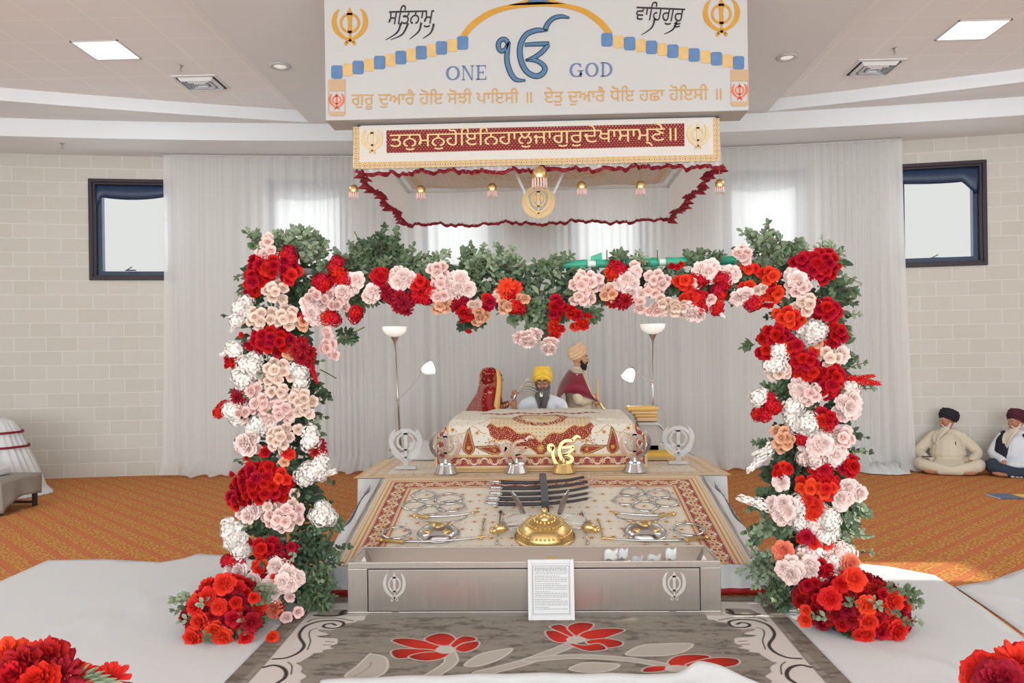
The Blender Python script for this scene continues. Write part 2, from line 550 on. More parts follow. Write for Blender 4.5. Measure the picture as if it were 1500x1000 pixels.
def smooth2(pts, widths, k=6, closed=False):
    n = len(pts)
    if not hasattr(widths, '__len__'):
        widths = [widths] * n
    P, W = [], []
    for i in range(n if closed else n - 1):
        p0 = pts[(i - 1) % n] if closed else pts[max(i - 1, 0)]
        p1 = pts[i]; p2 = pts[(i + 1) % n]
        p3 = pts[(i + 2) % n] if closed else pts[min(i + 2, n - 1)]
        w1, w2 = widths[i], widths[(i + 1) % n]
        for j in range(k):
            t = j / k
            P.append(tuple(.5 * (2 * b + (c - a) * t + (2 * a - 5 * b + 4 * c - d) * t * t + (3 * b - a - 3 * c + d) * t ** 3)
                           for a, b, c, d in zip(p0, p1, p2, p3)))
            W.append(w1 + (w2 - w1) * t)
    if not closed:
        P.append(tuple(pts[-1])); W.append(widths[-1])
    return P, W

def wloc(o):
    v = Vector()
    while o is not None:
        v += o.location; o = o.parent
    return v

def tag(o, label, cat, group=None, kind=None):
    o['label'] = label; o['category'] = cat
    if group: o['group'] = group
    if kind: o['kind'] = kind
    return o

def thing(name, label, cat, loc, group=None):
    o = bpy.data.objects.new(name, None); COL.objects.link(o)
    o.empty_display_size = .1
    o.location = loc
    return tag(o, label, cat, group)

def struct(o):
    o['kind'] = 'structure'
    return o

def dup(root, loc, label=None, rotz=None):
    def cp(o, par):
        c = o.copy(); COL.objects.link(c)
        if par is not None:
            c.parent = par
        for ch in list(o.children):
            cp(ch, c)
        return c
    r = cp(root, None)
    r.location = loc
    if rotz is not None:
        r.rotation_euler = (0, 0, rotz)
    if label: r['label'] = label
    return r

def gridmesh(P, colors=None, flip=False):
    """numpy grid (n, m, 3) -> MB with optional colours"""
    n, m = P.shape[:2]
    b = MB()
    b.v = [tuple(x) for x in P.reshape(-1, 3).tolist()]
    idx = np.arange(n * m).reshape(n, m)
    q = np.stack([idx[:-1, :-1], idx[1:, :-1], idx[1:, 1:], idx[:-1, 1:]], -1).reshape(-1, 4)
    if flip:
        q = q[:, ::-1]
    b.f = [tuple(x) for x in q.tolist()]
    b.mi = [0] * len(b.f)
    if colors is not None:
        c = np.ones((n * m, 4), np.float32); c[:, :3] = colors.reshape(-1, 3)
        b.col = c
    return b

# ------------------------------------------------------------------ lettering
_tc = {}
def glyphs(body, offset=0.0):
    key = (body, offset)
    if key in _tc:
        return _tc[key]
    c = bpy.data.curves.new('lettering', 'FONT')
    c.body = body; c.size = 1.0; c.fill_mode = 'NONE'; c.resolution_u = 5; c.offset = offset
    o = bpy.data.objects.new('lettering', c); COL.objects.link(o)
    dg = bpy.context.evaluated_depsgraph_get()
    me = bpy.data.meshes.new_from_object(o.evaluated_get(dg))
    vs = [(v.co.x, v.co.y) for v in me.vertices]
    nb = {}
    for e in me.edges:
        a, b = e.vertices
        nb.setdefault(a, []).append(b); nb.setdefault(b, []).append(a)
    loops, seen = [], set()
    for s in range(len(vs)):
        if s in seen or s not in nb:
            continue
        lp = [s]; seen.add(s); cur = s
        nx = s + 1 if (s + 1) in nb[s] else nb[s][0]
        while nx not in seen:
            lp.append(nx); seen.add(nx)
            cand = [q for q in nb[nx] if q not in seen]
            if not cand:
                break
            nx = cand[0]
        if len(lp) > 2:
            loops.append(lp)
    bpy.data.objects.remove(o); bpy.data.curves.remove(c); bpy.data.meshes.remove(me)
    V, Eg, LP = [], [], []
    for lp in loops:
        o0 = len(V)
        V += [Vector(vs[i]) for i in lp]
        Eg += [(o0 + i, o0 + (i + 1) % len(lp)) for i in range(len(lp))]
        LP.append(np.array([vs[i] for i in lp]))
    ov, oe, of, *_ = delaunay_2d_cdt(V, Eg, [], 0, 1e-5)
    cen = np.array([[sum(ov[i][k] for i in f) / len(f) for k in (0, 1)] for f in of])
    wn = np.zeros(len(of))
    for L in LP:
        a = L; b = np.roll(L, -1, 0)
        for i in range(len(L)):
            up = (a[i, 1] <= cen[:, 1]) & (b[i, 1] > cen[:, 1]); dn = (a[i, 1] > cen[:, 1]) & (b[i, 1] <= cen[:, 1])
            cr = (b[i, 0] - a[i, 0]) * (cen[:, 1] - a[i, 1]) - (cen[:, 0] - a[i, 0]) * (b[i, 1] - a[i, 1])
            wn += np.where(up & (cr > 0), 1, 0) - np.where(dn & (cr < 0), 1, 0)
    tris = [tuple(f) for f, w in zip(of, wn) if abs(w) > .5]
    r = ([(p.x, p.y) for p in ov], tris)
    _tc[key] = r
    return r

def add_text(mb, body, A, B, d, vscale=1.0, shear=0.0, offset=0.0, mi=0, up=Vector((0, 0, 1))):
    """raised letters whose baseline runs from A to B; d is the (backward) thickness vector"""
    V, T = glyphs(body, offset)
    used = sorted({i for t in T for i in t})
    xs = [V[i][0] for i in used]
    x0, x1 = min(xs), max(xs)
    A, B, d = Vector(A), Vector(B), Vector(d)
    ex = (B - A) / (x1 - x0)
    ez = up * ex.length * vscale
    f = lambda p: A + ex * (p[0] - x0 + shear * p[1]) + ez * p[1]
    fr = [f(p) for p in V]
    n = len(fr)
    cnt = {}
    for t in T:
        for i in range(len(t)):
            a, b = t[i], t[(i + 1) % len(t)]
            cnt[(a, b)] = cnt.get((a, b), 0) + 1
    sides = [(a, b, b + n, a + n) for (a, b) in cnt if (b, a) not in cnt]
    mb.add(fr + [p + d for p in fr], [tuple(t) for t in T] + [tuple(i + n for i in reversed(t)) for t in T] + sides, mi)

# emblem of double-edged sword, ring and two curved blades, height 1, width about .84
def khanda(mb, fmap, d, mi=0):
    mb.prism([(0, 1), (.075, .84), (.05, .62), (.055, .34), (.03, .3), (-.03, .3), (-.055, .34), (-.05, .62), (-.075, .84)], fmap, d, mi)
    mb.prism([(-.03, .31), (.03, .31), (.03, .22), (.05, .19), (0, .13), (-.05, .19), (-.03, .22)], fmap, d, mi)
    ring = [(.235 * math.sin(2 * PI * k / 24), .585 + .235 * math.cos(2 * PI * k / 24)) for k in range(24)]
    mb.ribbon(ring, .062, fmap, d, mi, 1, True)
    for s in (-1, 1):
        mb.ribbon([(s * .27, .95), (s * .37, .82), (s * .41, .62), (s * .36, .42), (s * .22, .26), (s * .02, .14), (-s * .10, .08)],
                  [.014, .095, .13, .125, .095, .062, .05], fmap, d, mi, 5)
        mb.prism([(-s * .075, .10), (-s * .12, .13), (-s * .16, .05), (-s * .11, .0), (-s * .06, .04)], fmap, d, mi)

IKO = [([(372, 440), (350, 402), (322, 393), (288, 410), (272, 455), (285, 500), (312, 512), (345, 490), (372, 440)], [38, 34, 34, 36, 38, 36, 34, 28, 24]),
       ([(374, 425), (364, 500), (358, 560), (364, 640), (400, 740), (452, 798), (545, 805)], [30, 36, 40, 42, 42, 36, 3]),
       ([(982, 182), (905, 166), (825, 184), (765, 240), (738, 308)], [6, 30, 34, 36, 44]),
       ([(765, 304), (700, 303), (640, 308), (555, 345), (500, 430), (487, 530), (510, 640), (565, 725), (645, 762), (708, 742), (738, 690), (708, 640), (640, 605), (545, 604)],
        [8, 34, 40, 42, 44, 46, 46, 44, 44, 44, 42, 36, 34, 6]),
       ([(545, 606), (640, 570), (715, 515), (770, 448)], [10, 34, 38, 34]),
       ([(782, 438), (720, 440), (640, 443), (535, 450)], [30, 34, 32, 26])]
IKO_SHORT = ([(905, 262), (868, 232), (825, 226), (785, 252), (738, 308)], [8, 28, 34, 36, 44])
def iko(mb, fmap, d, mi=0, grow=0.0, short=False):
    """fmap takes the sheet coordinates (x right, y down) of the sign's large symbol"""
    for pts, w in (IKO[:2] + [IKO_SHORT] + IKO[3:] if short else IKO):
        mb.ribbon(pts, [x + grow for x in w], fmap, d, mi, 6)

# ================================================================== THE ROOM
ZT, ZG, ZS = 5.10, 4.94, 4.70
def tray_y(x):
    return wall_y(x) - 1.0 - .2 * (abs(x) - 3.13)
def soff_y(x):
    return wall_y(x) - .95
WX = 10.0
b = MB(); b.box(-WX - .2, WX + .2, -6, 13, -.2, 0)
struct(b.build('floor', M['carpet']))
xs = np.linspace(-WX, WX, 81)
b = MB()
b.grid([[(x, -6, ZT), (x, 13, ZT)] for x in (-WX - .2, WX + .2)])
struct(b.build('ceiling_tiles', M['tile']))
b = MB()
b.box(-3.13, 3.13, -6, soff_y(3.13), ZG, ZT + .02)
cx = [x for x in xs if abs(x) <= 3.13]
cx = [-3.13] + cx + [3.13]
b.grid([[(x, soff_y(3.13) - .01, ZG), (x, soff_y(x), ZG)] for x in cx])
for s in (-1, 1):
    tx = [s * v for v in np.linspace(3.13, WX + .2, 30)]
    b.grid([[(x, tray_y(x), ZT), (x, tray_y(x), ZG), (x, soff_y(x), ZG)] for x in tx])
struct(b.build('ceiling', M['gypsum']))
b = MB()
ex = np.linspace(-WX - .2, WX + .2, 90)
b.grid([[(x, soff_y(x), ZG + .02), (x, soff_y(x), ZS), (x, wall_y(x) + .3, ZS)] for x in ex])
struct(b.build('ceiling_soffit', M['gypsum']))

WINS = [(-6.545, -5.36), (-4.05, -2.85), (-1.80, -.62), (.45, 1.62), (2.75, 3.95), (5.16, 6.33)]
WZ0, WZ1 = 2.875, 4.36
cuts = sorted(set([-WX - .2, WX + .2] + [v for w in WINS for v in w] + [float(v) for v in np.arange(-10, 10.1, .4)]))
b = MB()
TH = .26
def in_win(xm):
    return any(a < xm < c for a, c in WINS)
for x0, x1 in zip(cuts[:-1], cuts[1:]):
    spans = [(0, WZ0), (WZ1, ZT)] if in_win((x0 + x1) / 2) else [(0, ZT)]
    for z0, z1 in spans:
        b.grid([[(x, wall_y(x), z0), (x, wall_y(x), z1)] for x in (x0, x1)])
        b.grid([[(x, wall_y(x) + TH, z0), (x, wall_y(x) + TH, z1)] for x in (x0, x1)])
for a, c in WINS:
    for x in (a, c):
        b.grid([[(x, wall_y(x), WZ0), (x, wall_y(x), WZ1)], [(x, wall_y(x) + TH, WZ0), (x, wall_y(x) + TH, WZ1)]])
    for z in (WZ0, WZ1):
        b.grid([[(x, wall_y(x), z), (x, wall_y(x) + TH, z)] for x in (a, c)])
struct(b.build('wall_back', M['block']))

def frame_rect(b, a, c, z0, z1, w, y0f, depth, mi=0):
    """rectangular frame following the wall's slight curve"""
    for (xa, xb, za, zb) in ((a, a + w, z0, z1), (c - w, c, z0, z1), (a, c, z0, z0 + w), (a, c, z1 - w, z1)):
        ya, yb = y0f(xa), y0f(xb)
        b.add([(xa, ya, za), (xb, yb, za), (xb, yb, zb), (xa, ya, zb),
               (xa, ya + depth, za), (xb, yb + depth, za), (xb, yb + depth, zb), (xa, ya + depth, zb)],
              [(0, 1, 2, 3), (7, 6, 5, 4), (0, 4, 5, 1), (1, 5, 6, 2), (2, 6, 7, 3), (3, 7, 4, 0)], mi)

for k, (a, c) in enumerate(WINS):
    b = MB()
    frame_rect(b, a, c, WZ0, WZ1, .05, lambda x: wall_y(x) - .03, .2)
    frame_rect(b, a + .045, c - .045, WZ0 + .045, WZ1 - .045, .035, lambda x: wall_y(x) + .0, .17)
    w = struct(b.build('window_%d' % (k + 1), M['dark_frame'], bevel=.006))
    b = MB()
    frame_rect(b, a + .08, c - .08, WZ0 + .08, WZ1 - .08, .06, lambda x: wall_y(x) + .06, .08)
    b.tube([((a + c) / 2 - .06, wall_y(a) + .04, WZ0 + .15), ((a + c) / 2 + .02, wall_y(a) + .03, WZ0 + .19)], .008, 6)
    b.box((a + c) / 2 - .09, (a + c) / 2 + .06, wall_y(a) + .03, wall_y(a) + .07, WZ0 + .135, WZ0 + .15)
    b.build('sash', M['navy'], w, bevel=.005)
    b = MB()
    b.grid([[(x, wall_y(x) + .1, WZ0 + .1), (x, wall_y(x) + .1, WZ1 - .1)] for x in (a + .1, c - .1)])
    b.build('pane', M['pane'], w)
    # sagging dark film across the head of the window
    b = MB()
    rows = []
    for i in range(25):
        t = i / 24
        x = a + .07 + (c - a - .14) * t
        drop = .17 + .05 * math.sin(PI * min(1, t * 1.1)) ** .7
        if k == 5:
            drop = .20 + .02 * math.sin(3 * t) + (.24 * max(0, (t - .80) / .2) if t > .8 else 0) * (1 if t < .97 else .6)
        if k == 0 and t < .06:
            drop += .18 * (1 - t / .06)
        rows.append([(x, wall_y(x) + .05 - .03 * math.sin(PI * j / 6), WZ1 - .07 - drop * j / 6) for j in range(7)])
    b.grid(rows)
    b.build('window_film', M['navy'], w, smooth=True, solid=.006)

# side walls; the right one has two small high windows through which the sun falls
b = MB(); b.box(-WX - .2, -WX, -6, 13, 0, ZT)
struct(b.build('wall_left', M['block']))
b = MB()
SW = [(4.70, 5.20, 3.55, 4.14), (5.62, 6.15, 2.85, 3.42)]
ys = [-6, 4.70, 5.20, 5.62, 6.15, 13]
for y0, y1 in zip(ys[:-1], ys[1:]):
    h = [q for q in SW if q[0] == y0]
    if h:
        b.box(WX, WX + .1, y0, y1, 0, h[0][2]); b.box(WX, WX + .1, y0, y1, h[0][3], ZT)
    else:
        b.box(WX, WX + .1, y0, y1, 0, ZT)
struct(b.build('wall_right', M['block']))

# ceiling fittings
def ceil_light(x0, x1, y0, y1, label):
    t = thing('ceiling_light', label, 'ceiling light', ((x0 + x1) / 2, (y0 + y1) / 2, ZT))
    b = MB(); w = .015
    for q in ((x0, x1, y0, y0 + w), (x0, x1, y1 - w, y1), (x0, x0 + w, y0, y1), (x1 - w, x1, y0, y1)):
        b.box(*q, ZT - .012, ZT - .001)
    b.build('light_frame', M['white_paint'], t)
    b = MB(); b.box(x0 + w, x1 - w, y0 + w, y1 - w, ZT - .008, ZT - .002)
    b.build('diffuser', M['panel_light'], t)
ceil_light(-4.98, -4.46, 8.35, 8.87, 'square lit ceiling panel above the left wall window')
ceil_light(4.42, 4.97, 8.45, 8.96, 'square lit ceiling panel above the two seated men')

def vent(x0, x1, y0, y1, label):
    t = thing('air_vent', label, 'air vent', ((x0 + x1) / 2, (y0 + y1) / 2, ZT))
    b = MB(); xc, yc = (x0 + x1) / 2, (y0 + y1) / 2
    b.box(x0, x1, y0, y1, ZT - .012, ZT - .001)
    b.build('vent_plate', M['tan_paint'] if False else M['gypsum'], t)
    for k, sc in enumerate((.78, .52, .28)):
        b = MB(); hx, hy = (x1 - x0) / 2 * sc, (y1 - y0) / 2 * sc
        rows = []
        for f, z in ((1.0, ZT - .014), (.86, ZT - .05)):
            rows.append([(xc - hx * f, yc - hy * f, z), (xc + hx * f, yc - hy * f, z), (xc + hx * f, yc + hy * f, z), (xc - hx * f, yc + hy * f, z)])
        b.grid(rows, False, True)
        b.build('vent_louvre', M['gypsum'], t, solid=.004)
        b = MB(); g = .022
        for q in ((xc - hx - g, xc + hx + g, yc + hy, yc + hy + g), (xc - hx - g, xc - hx, yc - hy, yc + hy + g), (xc + hx, xc + hx + g, yc - hy, yc + hy + g)):
            b.box(*q, ZT - .020, ZT - .0118)
        b.build('vent_slot', M['groove'], t)
vent(-4.39, -3.84, 9.42, 9.90, 'square louvred air vent in the ceiling left of the hanging sign')
vent(3.80, 4.36, 9.48, 10.0, 'square louvred air vent in the ceiling right of the hanging sign')

def downlight(p, label):
    t = thing('downlight', label, 'downlight', p)
    b = MB(); b.lathe([(.07, -.002), (.115, -.004), (.118, -.012), (.075, -.016), (.07, -.004)], p, 28)
    b.build('trim_ring', M['white_paint'], t, smooth=True)
    b = MB(); b.lathe([(.001, -.006), (.07, -.006)], p, 24)
    b.build('downlight_lens', lamp_glass('downlight lens', .5), t)
downlight(aZ(410, 96, ZG), 'round downlight in the plain ceiling left of the hanging sign')
downlight(aZ(1153, 83, ZG), 'round downlight in the plain ceiling right of the hanging sign')

def sprinkler(p, label):
    b = MB()
    b.lathe([(.001, 0), (.03, -.001), (.03, -.008), (.012, -.012), (.012, -.035), (.006, -.04), (.006, -.06), (.022, -.062), (.022, -.068), (.001, -.068)], p, 12)
    tag(b.build('sprinkler', M['nickel']), label, 'sprinkler')
sprinkler(aZ(265, 96, ZT), 'small fire sprinkler beside the left air vent')
sprinkler(aZ(1310, 71, ZT), 'small fire sprinkler beside the right air vent')
sprinkler(aZ(91, 210, ZS), 'small fire sprinkler under the soffit at far left')

# ------------------------------------------------------------------ sheer curtain across the back wall
XA, XB = -5.43, 5.16
N = 1500
x = np.linspace(XA, XB, N)
ph = np.cumsum(1.0 + .55 * np.sin(x * 1.7) + .45 * np.sin(x * 4.3 + 1)) * (x[1] - x[0]) * 38
zz = np.concatenate([np.linspace(ZS - .03, .35, 16), np.linspace(.3, .012, 14)])
P = np.zeros((N, len(zz), 3))
env = .6 + .4 * np.sin(x * .9 + 2) * np.sin(x * 2.3)
for j, z in enumerate(zz):
    top = z / ZS
    amp = .026 * (.75 + .5 * (1 - top)) * env
    big = .05 * (1 - top) * np.sin(x * 5.1 + .6 * np.sin(x * 1.3)) + .03 * (1 - top) * np.sin(x * 11 + 2)
    low = np.clip((.30 - z) / .30, 0, 1)
    flare = low ** 2 * (.20 + .10 * np.sin(x * 6.1) + .07 * np.sin(x * 13.7 + 1) + .06 * np.sin(x * 29))
    edge = np.exp(-(x - XA) / .22) * -.10 * (1 - top) ** 2 + np.exp(-(XB - x) / .3) * .12 * (1 - top) ** 2
    P[:, j, 0] = x + edge + .006 * np.sin(x * 7) * (1 - top)
    P[:, j, 1] = wall_y(x) - .20 - amp * np.sin(ph) + big * -1 - flare
    P[:, j, 2] = z + low ** 2 * .0 + np.where(low > .9, .015 * (1 + np.sin(x * 23)), 0)
cur = gridmesh(P).build('sheer_curtain', M['sheer'], smooth=True)
tag(cur, 'floor-length sheer white curtain gathered along the back wall', 'curtain')
b = MB()
b.tube([(xx, wall_y(xx) - .2, ZS - .025) for xx in np.linspace(XA - .03, XB + .03, 40)], .014, 8)
for xx in np.linspace(XA, XB, 9):
    b.tube([(xx, wall_y(xx) - .2, ZS - .025), (xx, wall_y(xx) - .2, ZS)], .006, 6)
tag(b.build('curtain_rail', M['white_paint'], smooth=True), 'thin white curtain rail under the soffit', 'curtain rail')
# bunched cloth on the carpet at the right end of the curtain
px = np.linspace(4.35, 5.14, 70); t = np.linspace(0, 1, 18)
P = np.zeros((70, 18, 3))
for j, tt in enumerate(t):
    yb = wall_y(px) - .10
    w = np.sin(PI * np.clip((px - 4.35) / .79, 0, 1)) ** .5
    P[:, j, 0] = px + .02 * np.sin(9 * tt + px * 20)
    P[:, j, 1] = yb - .05 - tt * (.50 * w + .15) + .015 * np.sin(px * 40)
    P[:, j, 2] = .006 + np.sin(PI * tt ** .7) * (.10 * w + .02 * np.sin(px * 31) + .015 * np.sin(px * 57 + 5 * tt)) + .004
tag(gridmesh(P).build('bunched_cloth', M['white_cloth'], smooth=True, solid=.004), 'heap of white cloth on the carpet at the right end of the curtain', 'cloth')

# ================================================================== HANGING SIGN
YS = 6.79
A0, B0 = aY(477, 178, YS), aY(1097, 160, YS)
SX0, SX1, SZ0 = A0.x, B0.x, (A0.z + B0.z) / 2
sign = thing('hanging_sign', 'white boxed sign with gold and blue lettering hung from the ceiling', 'sign', ((SX0 + SX1) / 2, YS + .15, SZ0))
b = MB(); b.box(SX0, SX1, YS, YS + .30, SZ0, ZG)
b.build('sign_box', M['sign_white'], sign, bevel=.006)
bk = Vector((0, .012, 0))
def S(px, py, lift=.006):
    p = aY(px, py, YS); return Vector((p.x, YS - lift, p.z))
def cropmap(ox, oy, sc, lift=.006):
    return lambda x, y: S(ox + x / sc, oy + y / sc, lift)
c1 = cropmap(470, 0, 2.344)
d0 = (0, .006, 0)
def sign_khanda(px, py0, py1, m, name):
    h = abs(S(px, py0).z - S(px, py1).z); o = S(px, py1)
    b = MB(); khanda(b, lambda x, y: o + Vector((x * h, 0, y * h)), d0)
    b.build(name, m, sign)
sign_khanda(513, 10.5, 67, M['gold_paint'], 'gold_khanda')
sign_khanda(1057, -3, 54, M['gold_paint'], 'gold_khanda')
# calligraphy with long descending tails
b = MB()
add_text(b, 'ਸਿਤਨਾਮੁ', S(567, 36), S(633, 34.5), d0, 1.35, .25, .012)
for t in ([(275, 80), (262, 112), (222, 138)], [(300, 80), (280, 118), (240, 137)], [(345, 78), (336, 108), (305, 135)], [(388, 82), (378, 112), (350, 133)]):
    b.ribbon(t, [7, 5, 1.5], c1, d0)
b.build('gurmukhi_lettering', M['black_ink'], sign)
b = MB()
add_text(b, 'ਵਾਿਹਗੁਰੂ', S(929, 29), S(1000, 32), d0, 1.3, .25, .012)
for t in ([(1146, 65), (1136, 95), (1100, 121)], [(1222, 75), (1208, 102), (1178, 118)]):
    b.ribbon(t, [7, 5, 1.5], c1, d0)
b.build('gurmukhi_lettering', M['black_ink'], sign)
# verse along the bottom
b = MB()
add_text(b, 'ਗੁਰੂ ਦੁਆਰੈ ਹੋਇ ਸੋਝੀ ਪਾਇਸੀ ॥', S(515, 154), S(779, 150.5), d0, 1.0, 0, .018)
b.build('verse_lettering', M['gold_text'], sign)
b = MB()
add_text(b, 'ਏਤੁ ਦੁਆਰੈ ਧੋਇ ਹਛਾ ਹੋਇਸੀ ॥', S(797, 150.5), S(1057, 145.5), d0, 1.0, 0, .018)
b.build('verse_lettering', M['gold_text'], sign)
# ONE GOD in roman capitals
def serif(b, L, ox, oy, w, h, rise):
    """one capital: ox, oy = lower left in photograph pixels; w, h = size"""
    f = lambda x, y: S(ox + x * w, oy - y * h + rise * x * w)
    def bar(x0, y0, x1, y1): b.prism([(x0, y0), (x1, y0), (x1, y1), (x0, y1)], f, d0)
    def oval(cx, cy, rx, ry, a0=0, a1=360):
        n = 28; pts, wd = [], []
        for k in range(n + (0 if a1 - a0 == 360 else 1)):
            a = math.radians(a0 + (a1 - a0) * k / n)
            pts.append((cx + rx * math.cos(a), cy + ry * math.sin(a))); wd.append(.06 + .11 * abs(math.cos(a)))
        b.ribbon(pts, wd, f, d0, 0, 1, a1 - a0 == 360)
    if L == 'O': oval(.5, .5, .40, .45)
    if L == 'N':
        bar(.12, 0, .18, 1); bar(.80, 0, .86, 1); b.prism([(.10, 1), (.28, 1), (.86, 0), (.74, 0)], f, d0)
        bar(.02, 0, .30, .05); bar(.68, .95, .98, 1); bar(.0, .95, .2, 1)
    if L == 'E':
        bar(.14, 0, .30, 1); bar(.02, 0, .9, .06); bar(.02, .94, .86, 1); bar(.3, .48, .66, .54)
        bar(.84, 0, .9, .24); bar(.80, .78, .86, 1); bar(.62, .40, .68, .62)
    if L == 'G':
        oval(.5, .5, .40, .45, 48, 330); bar(.72, .02, .88, .44); bar(.55, .42, .98, .48); bar(.76, .70, .82, .92)
    if L == 'D':
        bar(.14, 0, .30, 1); bar(.02, 0, .4, .06); bar(.02, .94, .4, 1)
        oval(.36, .5, .50, .46, -90, 90)
b = MB()
for L, ox, oy, w in (('O', 653, 118, 21), ('N', 676, 117.5, 19), ('E', 697, 117, 17), ('G', 834, 113.5, 21), ('O', 857, 113, 20), ('D', 879, 112.5, 19)):
    b = MB(); serif(b, L, ox, oy, w, 21, -.022)
    b.build('roman_letter', M['blue_text'], sign)
cI = cropmap(690, 0, 6.82, .010)
b = MB(); iko(b, cropmap(690, 0, 6.82, .007), (0, .004, 0), 0, 14)
b.build('symbol_outline', M['navy_edge'], sign)
b = MB(); iko(b, cropmap(690.3, .6, 6.82, .016), (0, .009, 0), 0, -4)
b.build('ik_onkar_symbol', M['blue_letter'], sign)
# bead-like row of tiles and the gold arch
bl = [(55, 248), (128, 232), (202, 215), (275, 198), (345, 181), (414, 165), (487, 148)]
br_ = [(982, 137), (1060, 150), (1135, 163), (1208, 176), (1281, 189), (1358, 202), (1434, 216)]
def tile(name, m, cx, cy, w, h, ch, lift):
    b = MB()
    f = cropmap(470, 0, 2.344, lift)
    b.prism([(cx - w + ch, cy - h), (cx + w - ch, cy - h), (cx + w, cy - h + ch), (cx + w, cy + h - ch), (cx + w - ch, cy + h), (cx - w + ch, cy + h), (cx - w, cy + h - ch), (cx - w, cy - h + ch)], f, d0)
    b.build(name, m, sign, bevel=.004)
for row in (bl, br_):
    for p in row:
        tile('blue_border_tile', M['blue_tile'], p[0], p[1], 19, 23, 5, .008)
    for p, q in zip(row[:-1], row[1:]):
        tile('gold_border_tile', M['gold_tile'], (p[0] + q[0]) / 2 + 1, (p[1] + q[1]) / 2, 18, 22, 6, .006)
b = MB()
b.ribbon([(678, 54), (692, 37), (717, 20), (747, 10.5), (787, 6.5), (825, 8.5), (856, 17), (880, 34), (894, 51)], [8, 9, 8.5, 7, 6, 6, 8, 9, 9], S, d0)
b.prism([(744, 8.5), (830, 6), (812, 1), (790, -22), (768, 1)], S, d0)
b.build('gold_arch_band', M['gold_paint'], sign)
b = MB(); b.prism([(770, 4), (806, 3), (798, -2), (789, -14), (780, -2)], lambda x, y: S(x, y, .009), d0)
b.build('blue_arch_tip', M['blue_letter'], sign)
for (x0, x1, yt) in ((481, 506, 116.5), (1070, 1096.5, 102)):
    b = MB()
    b.prism([(x0, yt), (x1, yt), (x1, yt + 17), (x0, yt + 17)], S, d0)
    b.prism([(x0, yt + 47), (x1, yt + 47), (x1, yt + 50), (x1 - 3, yt + 53.5), (x0 + 3, yt + 53.5), (x0, yt + 50)], S, d0)
    b.prism([(x0, yt + 17), (x0 + 1, yt + 17), (x0 + 1, yt + 47), (x0, yt + 47)], S, d0)
    b.prism([(x1 - 1, yt + 17), (x1, yt + 17), (x1, yt + 47), (x1 - 1, yt + 47)], S, d0)
    b.build('tan_cartouche', M['tan_paint'], sign)
sign_khanda(493.5, 136, 161, M['orange_paint'], 'orange_khanda')
sign_khanda(1083.5, 122, 147, M['orange_paint'], 'orange_khanda')

# ================================================================== CANOPY
CXA, CXB, CYA, CYB, CZ0, CZ1 = -1.57, 1.58, 6.93, 9.58, 3.25, 3.66
can = thing('canopy', 'square white cloth canopy with maroon-edged frills below the sign', 'canopy', (0, 8.25, CZ1))
b = MB()
for q in ((CXA, CXB, CYA, CYA + .03), (CXA, CXB, CYB - .03, CYB), (CXA, CXA + .03, CYA, CYB), (CXB - .03, CXB, CYA, CYB)):
    b.box(*q, CZ1, CZ1 + .03)
for xx in (-1.2, 1.2):
    for yy in (7.14, 9.2):
        b.tube([(xx, yy, CZ1), (xx, yy, ZG)], .006, 6)
b.build('canopy_frame', M['pole_white'], can)

def frill(p, q, z1, z0, amp, nper, seed):
    """pleated strip between two corners with a ruffled lower edge; returns cloth and its trim"""
    p, q = Vector(p), Vector(q); L = (q - p).length; t = (q - p).normalized(); nrm = Vector((-t.y, t.x, 0))
    n = int(L * 170); r = random.Random(seed)
    ph0 = [r.uniform(0, 6.28) for _ in range(4)]
    P = np.zeros((n, 7, 3)); lowz = np.zeros(n)
    T_ = []
    for i in range(n):
        s = i / (n - 1)
        wav = math.sin(s * L * nper + 1.2 * math.sin(s * L * 3 + ph0[0]) + ph0[1])
        big = math.sin(s * L * 7 + ph0[2])
        lz = z0 + .012 * big + .010 * math.sin(s * L * 23 + ph0[3])
        for j in range(7):
            f = j / 6
            off = amp * wav * (.3 + .9 * f * f) + .02 * f * big
            c = p + t * (s * L) + nrm * off
            P[i, j] = (c.x, c.y, z1 + (lz - z1) * f)
        T_.append((P[i, 6].copy(), P[i, 5].copy()))
    return P
for k, (p, q) in enumerate((((CXA, CYA, 0), (CXB, CYA, 0)), ((CXB, CYA, 0), (CXB, CYB, 0)), ((CXB, CYB, 0), (CXA, CYB, 0)), ((CXA, CYB, 0), (CXA, CYA, 0)))):
    P = frill(p, q, CZ1, CZ0 + .03, .016, 60, k)
    if k == 0:
        P[:, :, 2] = np.where(P[:, :, 2] > 3.4, P[:, :, 2], P[:, :, 2])
    fr = gridmesh(P).build('frilled_valance', M['organza'], can, smooth=True)
    Q = np.zeros((P.shape[0], 3, 3))
    e = P[:, 6]
    ctr = np.array([0, 8.25, 0])
    Q[:, 0] = e + [0, 0, .006]; Q[:, 1] = e + [0, 0, -.012]; Q[:, 2] = e + [0, 0, -.030]
    r = np.random.default_rng(k); n = len(e)
    ss = np.linspace(0, 1, n)
    rf = .022 * np.sin(ss * 260 + 3 * np.sin(ss * 40)) + .014 * np.sin(ss * 97)
    if k in (1, 3):
        Q[:, :, 0] += np.outer(rf * 1.6, [.3, .8, 1.2]); Q[:, :, 1] += np.outer(np.cos(ss * 230) * .015, [.3, .8, 1.2])
    else:
        Q[:, :, 1] += np.outer(rf, [.3, .8, 1.0])
    Q[:, :, 2] += (.008 * np.sin(ss * 150 + k))[:, None]
    gridmesh(Q).build('maroon_trim', M['maroon_trim'], fr, smooth=True, solid=.003)

